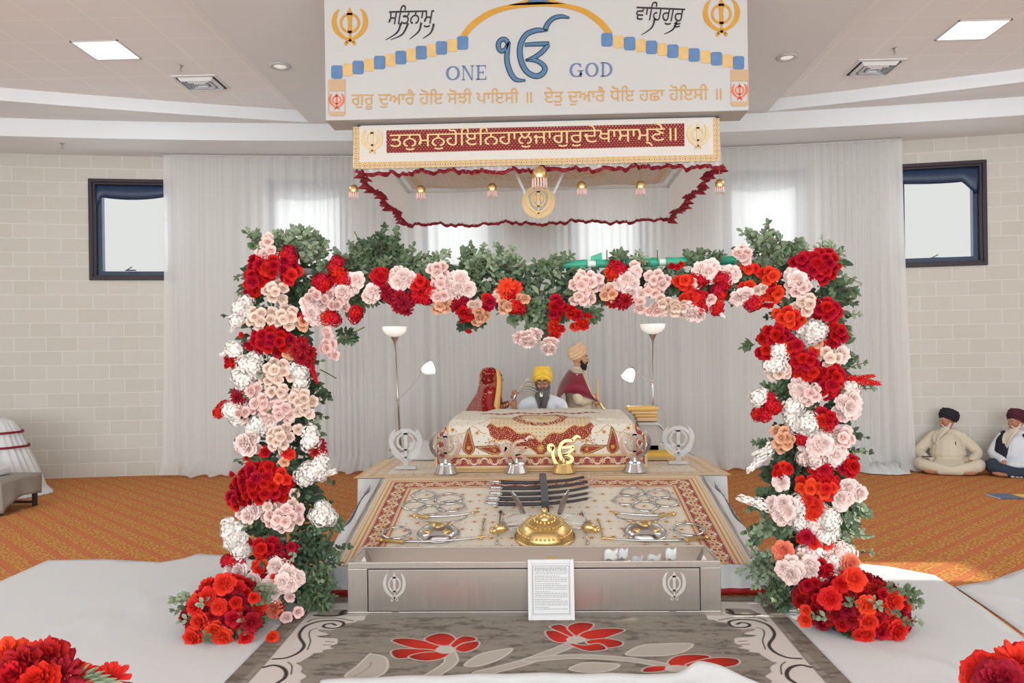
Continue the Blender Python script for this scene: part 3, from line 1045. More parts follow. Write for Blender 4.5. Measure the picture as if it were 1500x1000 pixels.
def hexc(r, g, b):
    return np.array(rgb(r, g, b), np.float32)
CR, GD, RD, DG, WHT = hexc(232, 224, 208), hexc(206, 164, 92), hexc(148, 28, 32), hexc(150, 104, 56), hexc(230, 225, 216)
def lerp(c, mask, col):
    m = np.clip(mask, 0, 1)[..., None]
    return c * (1 - m) + col * m
def sst(x, a, b):
    t = np.clip((x - a) / (b - a), 0, 1); return t * t * (3 - 2 * t)
def petalflower(U, V, cx, cy, r, n, sharp=.35, ph=0.0):
    dx, dy = U - cx, V - cy; rr = np.hypot(dx, dy); th = np.arctan2(dy, dx)
    return sst(r * (1 - sharp + sharp * np.cos(n * th + ph)) - rr, -.002, .004)
def vine_border(c, s, t, w, red=RD, gold=GD, L=.16, dens=1.0, paleamt=0.0):
    """s along, t across 0..w; red ground with gold scroll and rosettes"""
    inside = (t > 0) & (t < w)
    g = red * (1 - paleamt) + CR * paleamt
    m = sst(t, 0, .006) * sst(w - t, 0, .006)
    out = lerp(c, m, g)
    tn = t / w
    vine = .5 + .28 * np.sin(2 * PI * s / L)
    out = lerp(out, inside * sst(.07 - abs(tn - vine), -.02, .02), CR)
    k = np.round(s / (L / 2)); ds = s - k * (L / 2); cy = .5 - .17 * np.where(k % 2 == 0, 1, -1) * 0 + 0
    rr = np.hypot(ds, (tn - .5) * w); th = np.arctan2((tn - .5) * w, ds)
    fl = sst(w * .30 * (.75 + .25 * np.cos(8 * th)) - rr, -.004, .004)
    out = lerp(out, inside * fl, gold * .5 + CR * .5)
    out = lerp(out, inside * sst(w * .10 - rr, -.003, .003), gold)
    sp = np.sin(s * 2 * PI / .021) * np.sin(tn * 2 * PI * 4.3 + s * 60)
    out = lerp(out, inside * (sp > .6) * (1 - fl) * .7, CR * .6 + gold * .4)
    out = lerp(out, sst(.10 - np.minimum(tn, 1 - tn), -.02, .02) * inside * .85, gold * .6 + CR * .4)
    return out

# patterned ceiling cloth of the canopy
nx, ny = 360, 300
X, Y = np.meshgrid(np.linspace(CXA + .1, CXB - .1, nx), np.linspace(CYA + .06, CYB - .2, ny), indexing='ij')
u, v = X / 1.47, (Y - 8.23) / 1.25
c = np.broadcast_to(WHT, X.shape + (3,)).copy()
rr = np.hypot(u, v)
dots = (np.sin(X * 42) * np.sin(Y * 42) > .86)
c = lerp(c, dots * 1.0, GD)
th = np.arctan2(v, u)
med = sst(.62 + .07 * np.cos(8 * th) - rr, -.01, .01)
c = lerp(c, med, GD * .4 + CR * .6)
fil = np.sin(rr * 70 + 3 * np.cos(16 * th)) * np.sin(24 * th + rr * 20)
c = lerp(c, med * (fil > .55), RD * .4 + GD * .6)
c = lerp(c, med * (fil < -.35), CR)
c = lerp(c, sst(.30 - rr, -.01, .01), WHT)
c = lerp(c, petalflower(u, v, 0, 0, .13, 10), GD)
ed = np.minimum(1 - abs(u), 1 - abs(v))
fil2 = np.sin(X * 90) * np.sin(Y * 90 + 2 * np.sin(X * 20))
for a0, a1 in ((.03, .10),):
    bb = sst(ed, a0, a0 + .01) * sst(a1 - ed, 0, .01)
    c = lerp(c, bb, GD); c = lerp(c, bb * (fil2 > .2), CR)
cr_ = sst(.42 - (2 - abs(u) - abs(v)), -.01, .01) * sst(ed, .1, .11)
c = lerp(c, cr_, CR); c = lerp(c, cr_ * (fil2 > .1), GD)
c = c * .55 + WHT * .45
Z = CZ1 + .01 - .06 * (1 - u ** 2) * (1 - v ** 2) + .006 * np.sin(X * 9)
gridmesh(np.stack([X, Y, Z], -1), c).build('embroidered_ceiling_cloth', M['pattern'], can, smooth=True, solid=.004)

# embroidered banner across the front
YB = 6.88
band = thing('embroidered_banner', 'cream embroidered banner with a maroon text panel under the sign', 'banner', (0, YB, CZ1))
pa, pb, pc, pd = aY(517, 187, YB), aY(1054, 172.5, YB), aY(518, 245, YB), aY(1055, 238, YB)
bx0, bx1, bz1, bz0 = (pa.x + pc.x) / 2, (pb.x + pd.x) / 2, 3.668, (pc.z + pd.z) / 2
nx, nz = 900, 100
X, Z = np.meshgrid(np.linspace(bx0, bx1, nx), np.linspace(bz0, bz1, nz), indexing='ij')
c = np.broadcast_to(hexc(210, 208, 203), X.shape + (3,)).copy()
rowk = np.round(Z / .018); dd = np.hypot((X + (rowk % 2) * .014) - np.round((X + (rowk % 2) * .014) / .028) * .028, Z - rowk * .018)
c = lerp(c, (dd < .0035) * .6, GD)
w = .05
ex_, ez_ = np.minimum(X - bx0, bx1 - X), Z - bz0
inb = np.minimum(ex_, ez_)
bord = sst(w - inb, -.002, .002)
c = lerp(c, bord, hexc(212, 200, 174))
along = np.where(ez_ < ex_, X, Z); k = np.round(along / .044); ds = along - k * .044
r_ = np.hypot(ds, inb - w / 2)
c = lerp(c, bord * (abs(r_ - .018) < .004), GD * .9); c = lerp(c, (r_ < .0065) * bord, hexc(120, 60, 50))
c = lerp(c, (abs(inb - w) < .004) * 1.0, GD)
q0, q1 = aY(566, 190, YB), aY(1002.5, 182, YB); q2, q3 = aY(566, 222, YB), aY(1002, 216.5, YB)
zt, zb_ = (q0.z + q1.z) / 2, (q2.z + q3.z) / 2
pan = (X > q0.x) & (X < q1.x) & (Z < zt) & (Z > zb_)
c = lerp(c, pan * 1.0, hexc(122, 14, 34)); c = lerp(c, pan * (dd < .0032), hexc(222, 186, 140))
P = np.stack([X, YB + .004 * np.sin(X * 5) * (bz1 - Z) / .3, Z], -1)
gridmesh(P, c).build('banner_cloth', M['pattern'], band, smooth=True, solid=.004)
b = MB()
dz = zt - zb_
add_text(b, 'ਤਨੁ ਮਨੁ ਹੋਇ ਿਨਹਾਲੁ ਜਾ ਗੁਰੁ ਦੇਖਾ ਸਾਮ੍ਣੇ॥'.replace(' ', ''), (q0.x + .03, YB - .012, zb_ + dz * .25), (q1.x - .07, YB - .012, zb_ + dz * .25), (0, .008, 0), .86, 0, .022)
b.build('embroidered_lettering', M['emb_gold'], band)
for px_, s in ((545.5, 1), (1022.5, 1)):
    o = aY(px_, 226 if px_ < 800 else 219, YB); h = .225
    b = MB(); khanda(b, lambda x, y: Vector((o.x + x * h * .88, YB - .008, o.z + y * h)), (0, .005, 0))
    b.build('embroidered_khanda', M['emb_gold'], band)

# gold ornaments hanging from the canopy
def ornament(p, label, s=1.0, hang=None, group='gold tassels along the canopy front'):
    t = thing('hanging_tassel', label, 'tassel', p)
    x0, y0, z0 = p
    b = MB(); b.lathe([(.002, 0), (.022 * s, -.006 * s), (.040 * s, -.03 * s), (.042 * s, -.07 * s), (.036 * s, -.078 * s), (.001, -.078 * s)], p, 14)
    b.tube([(x0, y0, z0), (x0, y0, hang or CZ1 + .004)], .0025, 6)
    b.build('gold_bell', M['gold'], t, smooth=True)
    b = MB()
    for k in range(14):
        a = 2 * PI * k / 14
        b.tube([(x0 + .037 * s * math.cos(a), y0 + .037 * s * math.sin(a), z0 - .07 * s), (x0 + .039 * s * math.cos(a), y0 + .039 * s * math.sin(a), z0 - .125 * s)], .0055 * s, 5)
    b.build('bead_fringe', M['blush'], t, smooth=True)
for (px_, py_, lb) in ((518, 270, 'gold tassel at the left front corner of the canopy'), (616.5, 271, 'second gold tassel from the left along the canopy'),
                       (721, 268, 'gold tassel just left of the hanging gold emblem'), (852, 265, 'gold tassel just right of the hanging gold emblem'),
                       (938, 264.5, 'second gold tassel from the right along the canopy'), (1054, 262, 'gold tassel at the right front corner of the canopy')):
    ornament(aY(px_, py_, 6.955), lb)
ornament(aY(790, 243, 6.83), 'larger gold tassel over the middle of the banner edge', 1.55, bz0 + .02)
p = aY(789, 318, 7.4)
em = thing('hanging_emblem', 'round gold khanda emblem hung by two white ribbons under the canopy', 'emblem', p)
h = .29
b = MB(); khanda(b, lambda x, y: p + Vector((x * h * .9, 0, y * h)), (0, .012, 0))
b.build('gold_khanda', M['emb_gold'], em, bevel=.003)
b = MB(); b.ribbon([(.45 * h * math.sin(2 * PI * k / 32), h * .5 + .45 * h * math.cos(2 * PI * k / 32)) for k in range(32)], .05, lambda x, y: p + Vector((x, .006, y)), (0, .01, 0), 0, 1, True)
for sx in (-1, 1):
    b.prism([(sx * (.11 + .07 * math.sin(2 * PI * k / 16)) * h, (.62 + .13 * math.cos(2 * PI * k / 16)) * h) for k in range(16)], lambda x, y: p + Vector((x, .014, y)), (0, .006, 0))
b.prism([(-.34 * h, .30 * h), (-.12 * h, .0), (.12 * h, .0), (.34 * h, .30 * h), (0, .16 * h)], lambda x, y: p + Vector((x, .014, y)), (0, .006, 0))
b.build('emblem_disc', M['tan_cloth'], em, bevel=.003)
b = MB()
for sx, tx in ((-1, 733), (1, 846)):
    top = aY(tx, 252, 7.3); top.z = CZ1 - .04
    e = p + Vector((sx * .13, .005, h * .75))
    b.add([e, e + Vector((.025, 0, 0)), top + Vector((.025, 0, 0)), top], [(0, 1, 2, 3)])
b.build('white_ribbon', M['satin'], em, solid=.003)

# ================================================================== PLATFORM, RAMP, THRONE
PZ = .54
plat = thing('platform', 'white-skirted low platform under the embroidered cloths', 'platform', (0, 8.5, 0))
b = MB(); b.box(-1.70, 1.70, 7.36, 9.75, .02, PZ - .012)
b.build('platform_deck', M['white_paint'], plat)
def skirt(path, z1, z0, flare, amp, seed, n=120):
    """gathered cloth hanging from a path of (x, y)"""
    r = random.Random(seed)
    pts = []
    L = [0]
    for a, c in zip(path[:-1], path[1:]):
        L.append(L[-1] + math.dist(a, c))
    P = np.zeros((n, 9, 3))
    f1, f2 = r.uniform(0, 6), r.uniform(0, 6)
    for i in range(n):
        s = L[-1] * i / (n - 1)
        k = max(0, min(len(path) - 2, sum(1 for q in L[1:-1] if s >= q)))
        f = (s - L[k]) / (L[k + 1] - L[k])
        x = path[k][0] + (path[k + 1][0] - path[k][0]) * f; y = path[k][1] + (path[k + 1][1] - path[k][1]) * f
        tx, ty = (path[k + 1][0] - path[k][0]), (path[k + 1][1] - path[k][1]); l = math.hypot(tx, ty); nx_, ny_ = ty / l, -tx / l
        zz1 = z1(s / L[-1]) if callable(z1) else z1
        for j in range(9):
            g = j / 8
            o = flare * g + amp * (.25 + g) * math.sin(s * 38 + 1.5 * math.sin(s * 9 + f1) + f2) + amp * .7 * g * math.sin(s * 17 + f1)
            P[i, j] = (x + nx_ * o, y + ny_ * o, zz1 + (z0 - zz1) * g)
    return P
P = skirt([(-1.71, 9.76), (-1.71, 7.345), (1.71, 7.345), (1.71, 9.76)], PZ - .006, .012, .03, .012, 3, 420)
gridmesh(P).build('white_skirt', M['white_cloth'], plat, smooth=True)

def field_pattern(U, V, seed, step=.16, s=1.0):
    """small gold sprigs and dots on cream"""
    c = np.broadcast_to(CR, U.shape + (3,)).copy()
    r = np.random.default_rng(seed)
    i0, i1 = int(math.floor(U.min() / step)) - 1, int(math.ceil(U.max() / step)) + 1
    j0, j1 = int(math.floor(V.min() / step)) - 1, int(math.ceil(V.max() / step)) + 1
    for i in range(i0, i1):
        for j in range(j0, j1):
            cx, cy = (i + .5 * (j % 2)) * step + r.uniform(-.01, .01), j * step + r.uniform(-.01, .01)
            sel = (abs(U - cx) < .06) & (abs(V - cy) < .06)
            if not sel.any():
                continue
            m = np.zeros(U.shape); m[sel] = petalflower(U[sel], V[sel], cx, cy, .030 * s, 6, .5, r.uniform(0, 6))
            c[sel] = lerp(c[sel], m[sel] * .9, hexc(216, 176, 112))
            m2 = sst(.010 * s - np.hypot(U[sel] - cx, V[sel] - cy), -.002, .002)
            c[sel] = lerp(c[sel], m2, hexc(188, 110, 70))
            dx, dy = cx + step * .5, cy + r.uniform(-.02, .02)
            sel = (abs(U - dx) < .02) & (abs(V - dy) < .02)
            if sel.any():
                c[sel] = lerp(c[sel], sst(.008 - np.hypot(U[sel] - dx, V[sel] - dy), -.002, .002), hexc(180, 70, 60) if r.random() < .4 else hexc(214, 176, 110))
    return c

# cloth on the platform
nx, ny = 620, 300
X, Y = np.meshgrid(np.linspace(-1.735, 1.735, nx), np.linspace(7.32, 8.75, ny), indexing='ij')
c = field_pattern(X, Y, 5, .13, .8)
d = np.minimum(np.minimum(1.735 - abs(X), Y - 7.32), 9.0 - Y)
along = np.where((1.735 - abs(X)) < (Y - 7.32), Y, X)
bm_ = (d < .26)
c = np.where(bm_[..., None], vine_border(c, along, d - .03, .21, hexc(196, 120, 74), GD, .2, paleamt=.72), c)
c = lerp(c, (d < .03) * 1.0, hexc(222, 190, 140)); c = lerp(c, (abs(d - .25) < .006) * .7, GD)
P = np.stack([X, Y, PZ + .006 + .003 * np.sin(X * 7) * np.sin(Y * 9)], -1)
tag(gridmesh(P, c).build('platform_cloth', M['pattern'], smooth=True, solid=.004), 'cream and gold embroidered cloth lying flat on the platform under the covered throne', 'cloth')

# sloping display board in front
RY0, RZ0, RY1, RZ1, RXW = 5.46, .205, 7.22, .555, 1.42
ramp = thing('display_ramp', 'sloping display ramp covered in gold and red embroidered cloth', 'ramp', (0, 6.3, 0))
b = MB()
b.add([(-1.38, RY0 + .03, .01), (1.38, RY0 + .03, .01), (1.38, RY1, .01), (-1.38, RY1, .01),
       (-1.38, RY0 + .03, RZ0 - .03), (1.38, RY0 + .03, RZ0 - .03), (1.38, RY1, RZ1 - .03), (-1.38, RY1, RZ1 - .03)],
      [(3, 2, 1, 0), (4, 5, 6, 7), (0, 1, 5, 4), (1, 2, 6, 5), (2, 3, 7, 6), (3, 0, 4, 7)])
b.build('ramp_board', M['white_paint'], ramp)
nx, ny = 700, 380
X, T = np.meshgrid(np.linspace(-RXW, RXW, nx), np.linspace(0, 1, ny), indexing='ij')
Y = RY0 + (RY1 - RY0) * T; Z = RZ0 + (RZ1 - RZ0) * T
V = T * 1.795
c = field_pattern(X, V, 9, .15, 1.3)
# stronger gold centre spray
c = lerp(c, (abs(X) < .42) * petalflower(X * .7, V, 0, .75, .10, 12) * .5, GD)
d = np.minimum(RXW - abs(X), 1.795 - V)
along = np.where(d == (RXW - abs(X)), V, X)
c = lerp(c, (d < .30) * 1.0, hexc(226, 208, 178))
c = np.where(((d > .085) & (d < .275))[..., None], vine_border(c, along, d - .095, .165, hexc(156, 34, 34), GD, .18), c)
c = lerp(c, (abs(d - .045) < .006) * .8, hexc(196, 150, 90)); c = lerp(c, (abs(d - .078) < .008) * 1.0, hexc(206, 140, 80))
k = np.round(along / .03); c = lerp(c, (np.hypot(along - k * .03, d - .022) < .006) * .8, hexc(180, 110, 80))
c = lerp(c, (abs(d - .275) < .007) * .9, hexc(190, 110, 70))
P = np.stack([X, Y, Z + .004 * np.sin(X * 6 + 2) * np.sin(V * 7) + .002], -1)
gridmesh(P, c).build('embroidered_cloth', M['pattern'], ramp, smooth=True, solid=.005)
rz = lambda y: RZ0 + (RZ1 - RZ0) * (y - RY0) / (RY1 - RY0)
for s in (-1, 1):
    # side band sloping outwards, then the gathered skirt with its ribbon hem
    P = np.zeros((90, 6, 3)); ty = np.linspace(RY0 - .02, RY1, 90)
    for j in range(6):
        g = j / 5
        P[:, j, 0] = s * (RXW - .01 + (.12 + .05 * (1 - (ty - RY0) / 1.76)) * g); P[:, j, 1] = ty
        P[:, j, 2] = rz(ty) - .005 - (.05 + .02 * np.sin(ty * 9)) * g ** 1.5
    gridmesh(P).build('side_band', M['satin'], ramp, smooth=True, solid=.003)
    b = MB(); b.tube([(s * (RXW + .03), RY0 + .1, rz(RY0 + .1) + .002), (s * (RXW + .03), RY1 - .05, rz(RY1 - .05) + .002)], .009, 8)
    b.build('edge_rod', M['nickel'], ramp, smooth=True)
    path = [(s * (RXW + .14), RY1), (s * (RXW + .155), RY0 - .03), (s * .9, RY0 - .03)]
    P = skirt(path if s > 0 else path, lambda q: None, .05, 0, 0, 1, 2) if False else None
    n = 260; L1 = RY1 - RY0 + .03; L2 = RXW + .155 - .9
    P = np.zeros((n, 8, 3))
    for i in range(n):
        q = (L1 + L2) * i / (n - 1)
        if q < L1:
            y = RY1 - q; x = RXW + .14 + .02 * q / L1; nx_, ny_ = 1, 0; z1 = rz(y) - .055
        else:
            y = RY0 - .022; x = RXW + .05 - (q - L1) * .92; nx_, ny_ = 0, -1; z1 = RZ0 + .004
        z1 = max(z1, .12)
        for j in range(8):
            g = j / 7
            o = (.05 + .02 * math.sin(q * 9)) * g + .014 * (.3 + g) * math.sin(q * 62 + math.sin(q * 11))
            cornr = math.exp(-abs(q - L1) / .10) * .03 * g
            P[i, j] = (s * (x + nx_ * (o + cornr) + (cornr if ny_ else 0)), y + ny_ * (o * .25 + cornr * .3), z1 + (.05 - z1) * g)
    sk = gridmesh(P).build('gathered_skirt', M['satin'], ramp, smooth=True)
    Q = np.stack([P[:, 7], P[:, 7] + [0, 0, -.018], P[:, 7] + [0, 0, -.038]], 1)
    gridmesh(Q).build('ribbon_hem', M['red_hem'], sk, smooth=True, solid=.003)

# the covered throne: cloth draped over a low four-square frame and the book upon it
TX = 1.035
thr = thing('covered_throne', 'low throne draped in a cream, red and gold embroidered cloth', 'throne', (0, 8.3, PZ))
prof = [(7.745, PZ + .012), (7.745, .80), (7.765, .90), (7.82, .98), (7.92, 1.03), (8.08, 1.055), (8.3, 1.07), (8.6, 1.07), (8.95, 1.05)]
pl = [0]
for a, q in zip(prof[:-1], prof[1:]):
    pl.append(pl[-1] + math.dist(a, q))
nx, nt_ = 560, 300
xs_ = np.linspace(-TX, TX, nx); tt = np.linspace(0, pl[-1], nt_)
py_ = np.interp(tt, pl, [q[0] for q in prof]); pz_ = np.interp(tt, pl, [q[1] for q in prof])
X, Y = np.meshgrid(xs_, py_, indexing='ij'); Z = np.broadcast_to(pz_, X.shape).copy(); TT = np.broadcast_to(tt, X.shape)
ax = abs(X)
cap = np.where(ax < .84, 1.08, np.where(ax < .90, 1.08 - (ax - .84) * 1.2, 1.008 - (ax - .90) * 1.1))
Z = np.minimum(Z, cap)
Z += .018 * sst(.62 - ax, 0, .14) * sst(Y, 8.1, 8.3)          # the book under the cloth
Z += (Y > 7.9) * .006 * np.sin(X * 17 + Y * 6) * sst(1.0 - ax, 0, .1)
Y = Y + (Y < 7.8) * .006 * np.sin(X * 8)
# embroidery, u across and w up the cloth
U, W = X, TT
c = np.broadcast_to(hexc(234, 227, 212), X.shape + (3,)).copy()
k1, k2 = np.round(U / .055), np.round(W / .055)
c = lerp(c, (np.hypot(U - k1 * .055 - .0, W - k2 * .055) < .0055) * ((k1 + k2) % 2 == 0) * .9, hexc(96, 84, 74))
for sx in (-1, 1):
    for (fx, fy, fr) in ((.86, .40, .035), (.33, .17, .03), (.62, .36, .03), (.20, .17, .022), (.45, .28, .022), (.80, .14, .025)):
        c = lerp(c, petalflower(U, W, sx * fx, fy, fr, 8, .3), hexc(214, 178, 112)); c = lerp(c, sst(fr * .35 - np.hypot(U - sx * fx, W - fy), -.002, .002), hexc(170, 90, 60))
    # scroll stems
    for (cx, cy, r0) in ((.66, .24, .20), (.50, .30, .26), (.42, .12, .22)):
        rr = np.hypot((U - sx * cx), (W - cy) * 1.2); th = np.arctan2(W - cy, sx * (U - sx * cx))
        c = lerp(c, (abs(rr - r0 - .03 * np.sin(5 * th)) < .006) * (np.sin(th * 1.5 + cx * 9) > -.2) * .9, hexc(206, 166, 104))
    # paisleys: teardrops with dark outline and red filling
    for (cx, cy, ang, ln, wd) in ((.705, .27, 1.50, .25, .055), (.50, .195, .10, .24, .046)):
        ca, sa = math.cos(ang), math.sin(ang)
        a = ((sx * U - cx) * ca + (W - cy) * sa) / ln; q = (-(sx * U - cx) * sa + (W - cy) * ca)
        q = q - .10 * ln * (a + .2) ** 2 * 1.2
        half = wd * np.sqrt(np.clip((a + .5) * 4, 0, 1)) * np.clip(.62 - a, 0, 1) ** .8 * 1.25
        dd = half - abs(q)
        ok = (a > -.5) & (a < .62)
        c = lerp(c, ok * sst(dd, -.004, .002), hexc(120, 74, 50))
        c = lerp(c, ok * sst(dd, .006, .012), hexc(216, 176, 110))
        c = lerp(c, ok * sst(dd, .014, .020) * (np.sin(U * 240) * np.sin(W * 240) > -.75), RD)
        c = lerp(c, petalflower((a + .22) * ln, q, 0, 0, wd * .45, 8), hexc(224, 184, 104))
    # rosette spray between the paisleys
    rr = np.hypot(U - sx * .47, W - .24); th = np.arctan2(W - .24, U - sx * .47)
    c = lerp(c, (abs(rr - .055 - .018 * np.cos(9 * th)) < .006) * .9, hexc(150, 70, 56))
    c = lerp(c, (abs(rr - .028 - .008 * np.cos(9 * th)) < .005) * .9, hexc(190, 130, 80))
# central hanging medallion
top = .72
mw = .53
prof_l = .14 + .20 * (np.clip(ax / mw, 0, 1)) ** .9 - .02 * np.cos(np.clip(ax / mw, 0, 1) * 5 * PI)
inside = (ax < mw - .035 * np.abs(np.sin(W * 22)))
edge = W - prof_l
lf = np.sin(U * 150 + 2 * np.sin(W * 60)) * np.sin(W * 150 + 2 * np.sin(U * 50))
band1 = inside * sst(edge, -.004, .004) * sst(.15 - edge, -.004, .004)
c = lerp(c, band1, RD); c = lerp(c, band1 * (lf > .68), hexc(226, 192, 140)); c = lerp(c, band1 * (lf < -.85), hexc(206, 160, 104))
c = lerp(c, inside * (abs(edge) < .007), hexc(222, 184, 120)); c = lerp(c, inside * (abs(edge - .15) < .008), hexc(222, 184, 120))
mid = inside * sst(edge, .155, .16) * (W < .66)
c = lerp(c, mid, hexc(226, 206, 172)); c = lerp(c, mid * (np.hypot(U - np.round(U / .04) * .04, W - np.round(W / .04) * .04) < .007), hexc(190, 140, 90))
rr = np.hypot(U / .27, (W - .60) / .16)
c = lerp(c, sst(1 - rr, -.02, .02), hexc(224, 200, 160)); c = lerp(c, sst(.16 - abs(rr - .86), -.03, .03) * (lf > -.1), RD)
c = lerp(c, petalflower(U, W, 0, .60, .05, 10), GD)
c = lerp(c, petalflower(U, W, 0, .205, .042, 10), hexc(226, 184, 104))
c = lerp(c, sst(W, .80, .805) * sst(.85 - W, 0, .005) * (ax < .62), RD); c = lerp(c, (abs(W - .825) < .006) * (ax < .62) * (np.sin(U * 90) > 0), CR)
# red borders along the bottom and both sides
inb = np.minimum(TX - ax, W - .012)
along = np.where((TX - ax) < (W - .012), W, U)
wd = np.where((TX - ax) < (W - .012), .125, .105)
bb = vine_border(c, along, inb - .016, .105, RD, GD, .20)
c = np.where(((inb > .010) & (inb < .125))[..., None], bb, c)
c = lerp(c, (inb < .012) * 1.0, hexc(214, 176, 120)); c = lerp(c, (abs(inb - .128) < .008) * 1.0, hexc(222, 186, 126))
gridmesh(np.stack([X, Y, Z], -1), c).build('embroidered_drape', M['pattern'], thr, smooth=True, solid=.006)
b = MB()
for s in (-1, 1):
    b.add([(s * TX, 7.75, PZ + .012), (s * TX, 8.95, PZ + .012), (s * TX, 8.95, .86), (s * TX, 7.75, .80), ], [(0, 1, 2, 3)])
b.build('side_drape', M['tan_cloth'], thr, solid=.006)
b = MB(); b.box(-1.0, 1.0, 7.77, 8.93, PZ + .012, .80); b.build('throne_frame', M['dark_metal'], thr)
# folded hem lying on the platform in front of the throne
b = MB(); b.box(-1.02, 1.02, 7.60, 7.74, PZ + .012, PZ + .020)
tag(b.build('gold_runner', M['tan_cloth'], bevel=.004), 'narrow pale gold runner on the platform along the foot of the covered throne', 'cloth')

# white-covered bedding block behind the throne
b = MB()
P = np.zeros((90, 40, 3))
gx, gy = np.meshgrid(np.linspace(-1, 1, 90), np.linspace(0, 1, 40), indexing='ij')
for_z = (.03 + .13 * np.clip((abs(gx) - .50) / .12, 0, 1) * np.clip((.92 - abs(gx)) / .2, 0, 1)) * np.clip(gy / .15, 0, 1) * np.clip((1 - gy) / .5, 0, 1)
P[..., 0] = gx * 1.62; P[..., 1] = 8.97 + gy * .72; P[..., 2] = PZ + .010 + for_z * .75 + .010 * np.sin(gx * 19) * np.sin(gy * 8)
tag(gridmesh(P).build('white_sheet', M['white_cloth'], smooth=True), 'rumpled white sheet spread over the back of the platform behind the throne', 'cloth')
def covered_box(x0, x1, y0, y1, z1, label, z0=PZ + .01):
    b = MB(); b.box(x0, x1, y0, y1, z0, z1)
    tag(b.build('cloth_covered_box', M['white_cloth'], bevel=.02), label, 'box')
q0 = aY(600, 647, 8.62); q1 = aY(636, 647, 8.62)
covered_box(q0.x, -1.06, 8.55, 8.78, q0.z, 'white cloth-covered box at the left end of the covered throne')
# side stand with folded cloths at the right end
q0 = aY(905, 622, 8.75); q1 = aY(955, 632, 8.75)
st = thing('side_stand', 'white cloth-topped stand at the right end of the covered throne', 'stand', (1.2, 8.75, PZ))
sx0, sx1, sz = 1.06, 1.32, 0.93
b = MB()
P = np.zeros((30, 20, 3)); gx, gy = np.meshgrid(np.linspace(0, 1, 30), np.linspace(0, 1, 20), indexing='ij')
P[..., 0] = 1.05 + gx * .30; P[..., 1] = 8.58 + gy * .36; P[..., 2] = sz - .10 * np.clip((gx - .7) / .3, 0, 1) ** 1.5 - .02 * np.clip((.15 - gy) / .15, 0, 1)
gridmesh(P).build('stand_cloth', M['white_cloth'], st, smooth=True, solid=.006)
b = MB(); b.box(1.06, 1.28, 8.62, 8.90, PZ + .012, sz - .012); b.build('stand_body', M['white_paint'], st, bevel=.01)
zc = sz + .008
for k, (h, m, lb, ins) in enumerate(((.045, 'tan_cloth', 'lowest folded orange-gold cloth of the pile beside the throne', .0), (.032, 'gold_cloth', 'folded gold cloth second from the bottom of the pile beside the throne', .012),
                              (.03, 'tan_cloth', 'folded pale gold cloth second from the top of the pile beside the throne', .004), (.05, 'gold_cloth', 'topmost rolled gold cloth of the pile beside the throne', -.01))):
    b = MB(); x0, x1, y0, y1 = 1.04 + ins - .03 * k, 1.27 - ins, 8.62, 8.88
    rows = []
    for i in range(12):
        a = i / 11
        rows.append((x0 + (x1 - x0) * a))
    b.box(x0, x1, y0, y1, zc, zc + h)
    o = b.build('folded_cloth', M[m], bevel=h * .42)
    tag(o, lb, 'folded cloth', 'folded cloths piled beside the throne')
    b = MB(); b.box(x0 + .012, x1 - .012, y0 - .002, y0 + .004, zc + h * .42, zc + h * .5); b.build('fold_line', M['tan_paint'], o)
    zc += h + .0015
q0 = aY(946, 671, 8.3); q1 = aY(992, 682, 8.3)
b = MB(); b.box(1.06, 1.42, 8.35, 8.55, PZ + .014, PZ + .10)
o = tag(b.build('fringed_cloth', M['yellow_cloth'], bevel=.012), 'folded yellow cloth with a gold fringe at the right end of the throne', 'cloth')
b = MB()
for k in range(40):
    x = 1.065 + .35 * k / 39
    b.box(x, x + .005, 8.338, 8.346, PZ + .014, PZ + .055)
b.build('fringe', M['tan_cloth'], o)
covered_box(1.10, 1.45, 8.62, 8.80, .70, 'low white cloth-covered box behind the yellow cloth')

# ================================================================== THINGS ON THE RAMP
RN = Vector((0, -(RZ1 - RZ0), RY1 - RY0)).normalized()
RP = Vector((0, RY0, RZ0 + .008))
RT = Vector((0, RY1 - RY0, RZ1 - RZ0)).normalized()
def onramp(px, py, lift=0.0):
    return aPlane(px, py, RP, RN) + RN * lift
def rampframe(o):
    return lambda x, y: o + Vector((1, 0, 0)) * x + RT * y

def ring(px, py, r_px, m, label):
    o = onramp(px, py, .004)
    r = r_px * o.y / FOC
    b = MB(); f = rampframe(o)
    n = 40
    rows = []
    for k in range(n):
        a = 2 * PI * k / n
        row = []
        for rr, h in ((r, .003), (r * .93, .012), (r * .85, .008), (r * .85, .0), (r, 0)):
            row.append(f(rr * math.cos(a), rr * math.sin(a)) + RN * h)
        rows.append(row)
    b.grid(rows, True, True)
    tag(b.build('steel_quoit', M[m], smooth=True), label, 'ring', 'steel rings laid out on the ramp cloth')
for a in ((621, 726, 19, 'steel ring at the top left of the left cluster on the ramp'), (658, 731, 22, 'brightest steel ring, upper right of the left cluster on the ramp'),
          (607, 741, 19, 'steel ring at the left of the left cluster on the ramp'), (629, 748, 20, 'steel ring at the bottom of the left cluster on the ramp'),
          (661, 742, 22, 'steel ring at the lower right of the left cluster on the ramp'), (581, 781, 22.5, 'single large steel ring at the left edge of the ramp'),
          (927, 721, 18, 'steel ring at the top left of the right cluster on the ramp'), (964, 724, 18.5, 'steel ring at the top right of the right cluster on the ramp'),
          (917, 733, 19.5, 'steel ring at the left of the right cluster on the ramp'), (976, 736, 19, 'steel ring at the right of the right cluster on the ramp'),
          (945, 742, 20, 'steel ring at the bottom of the right cluster on the ramp'), (1009, 776, 23.5, 'single large steel ring at the right edge of the ramp')):
    ring(a[0], a[1], a[2], 'silver', a[3])

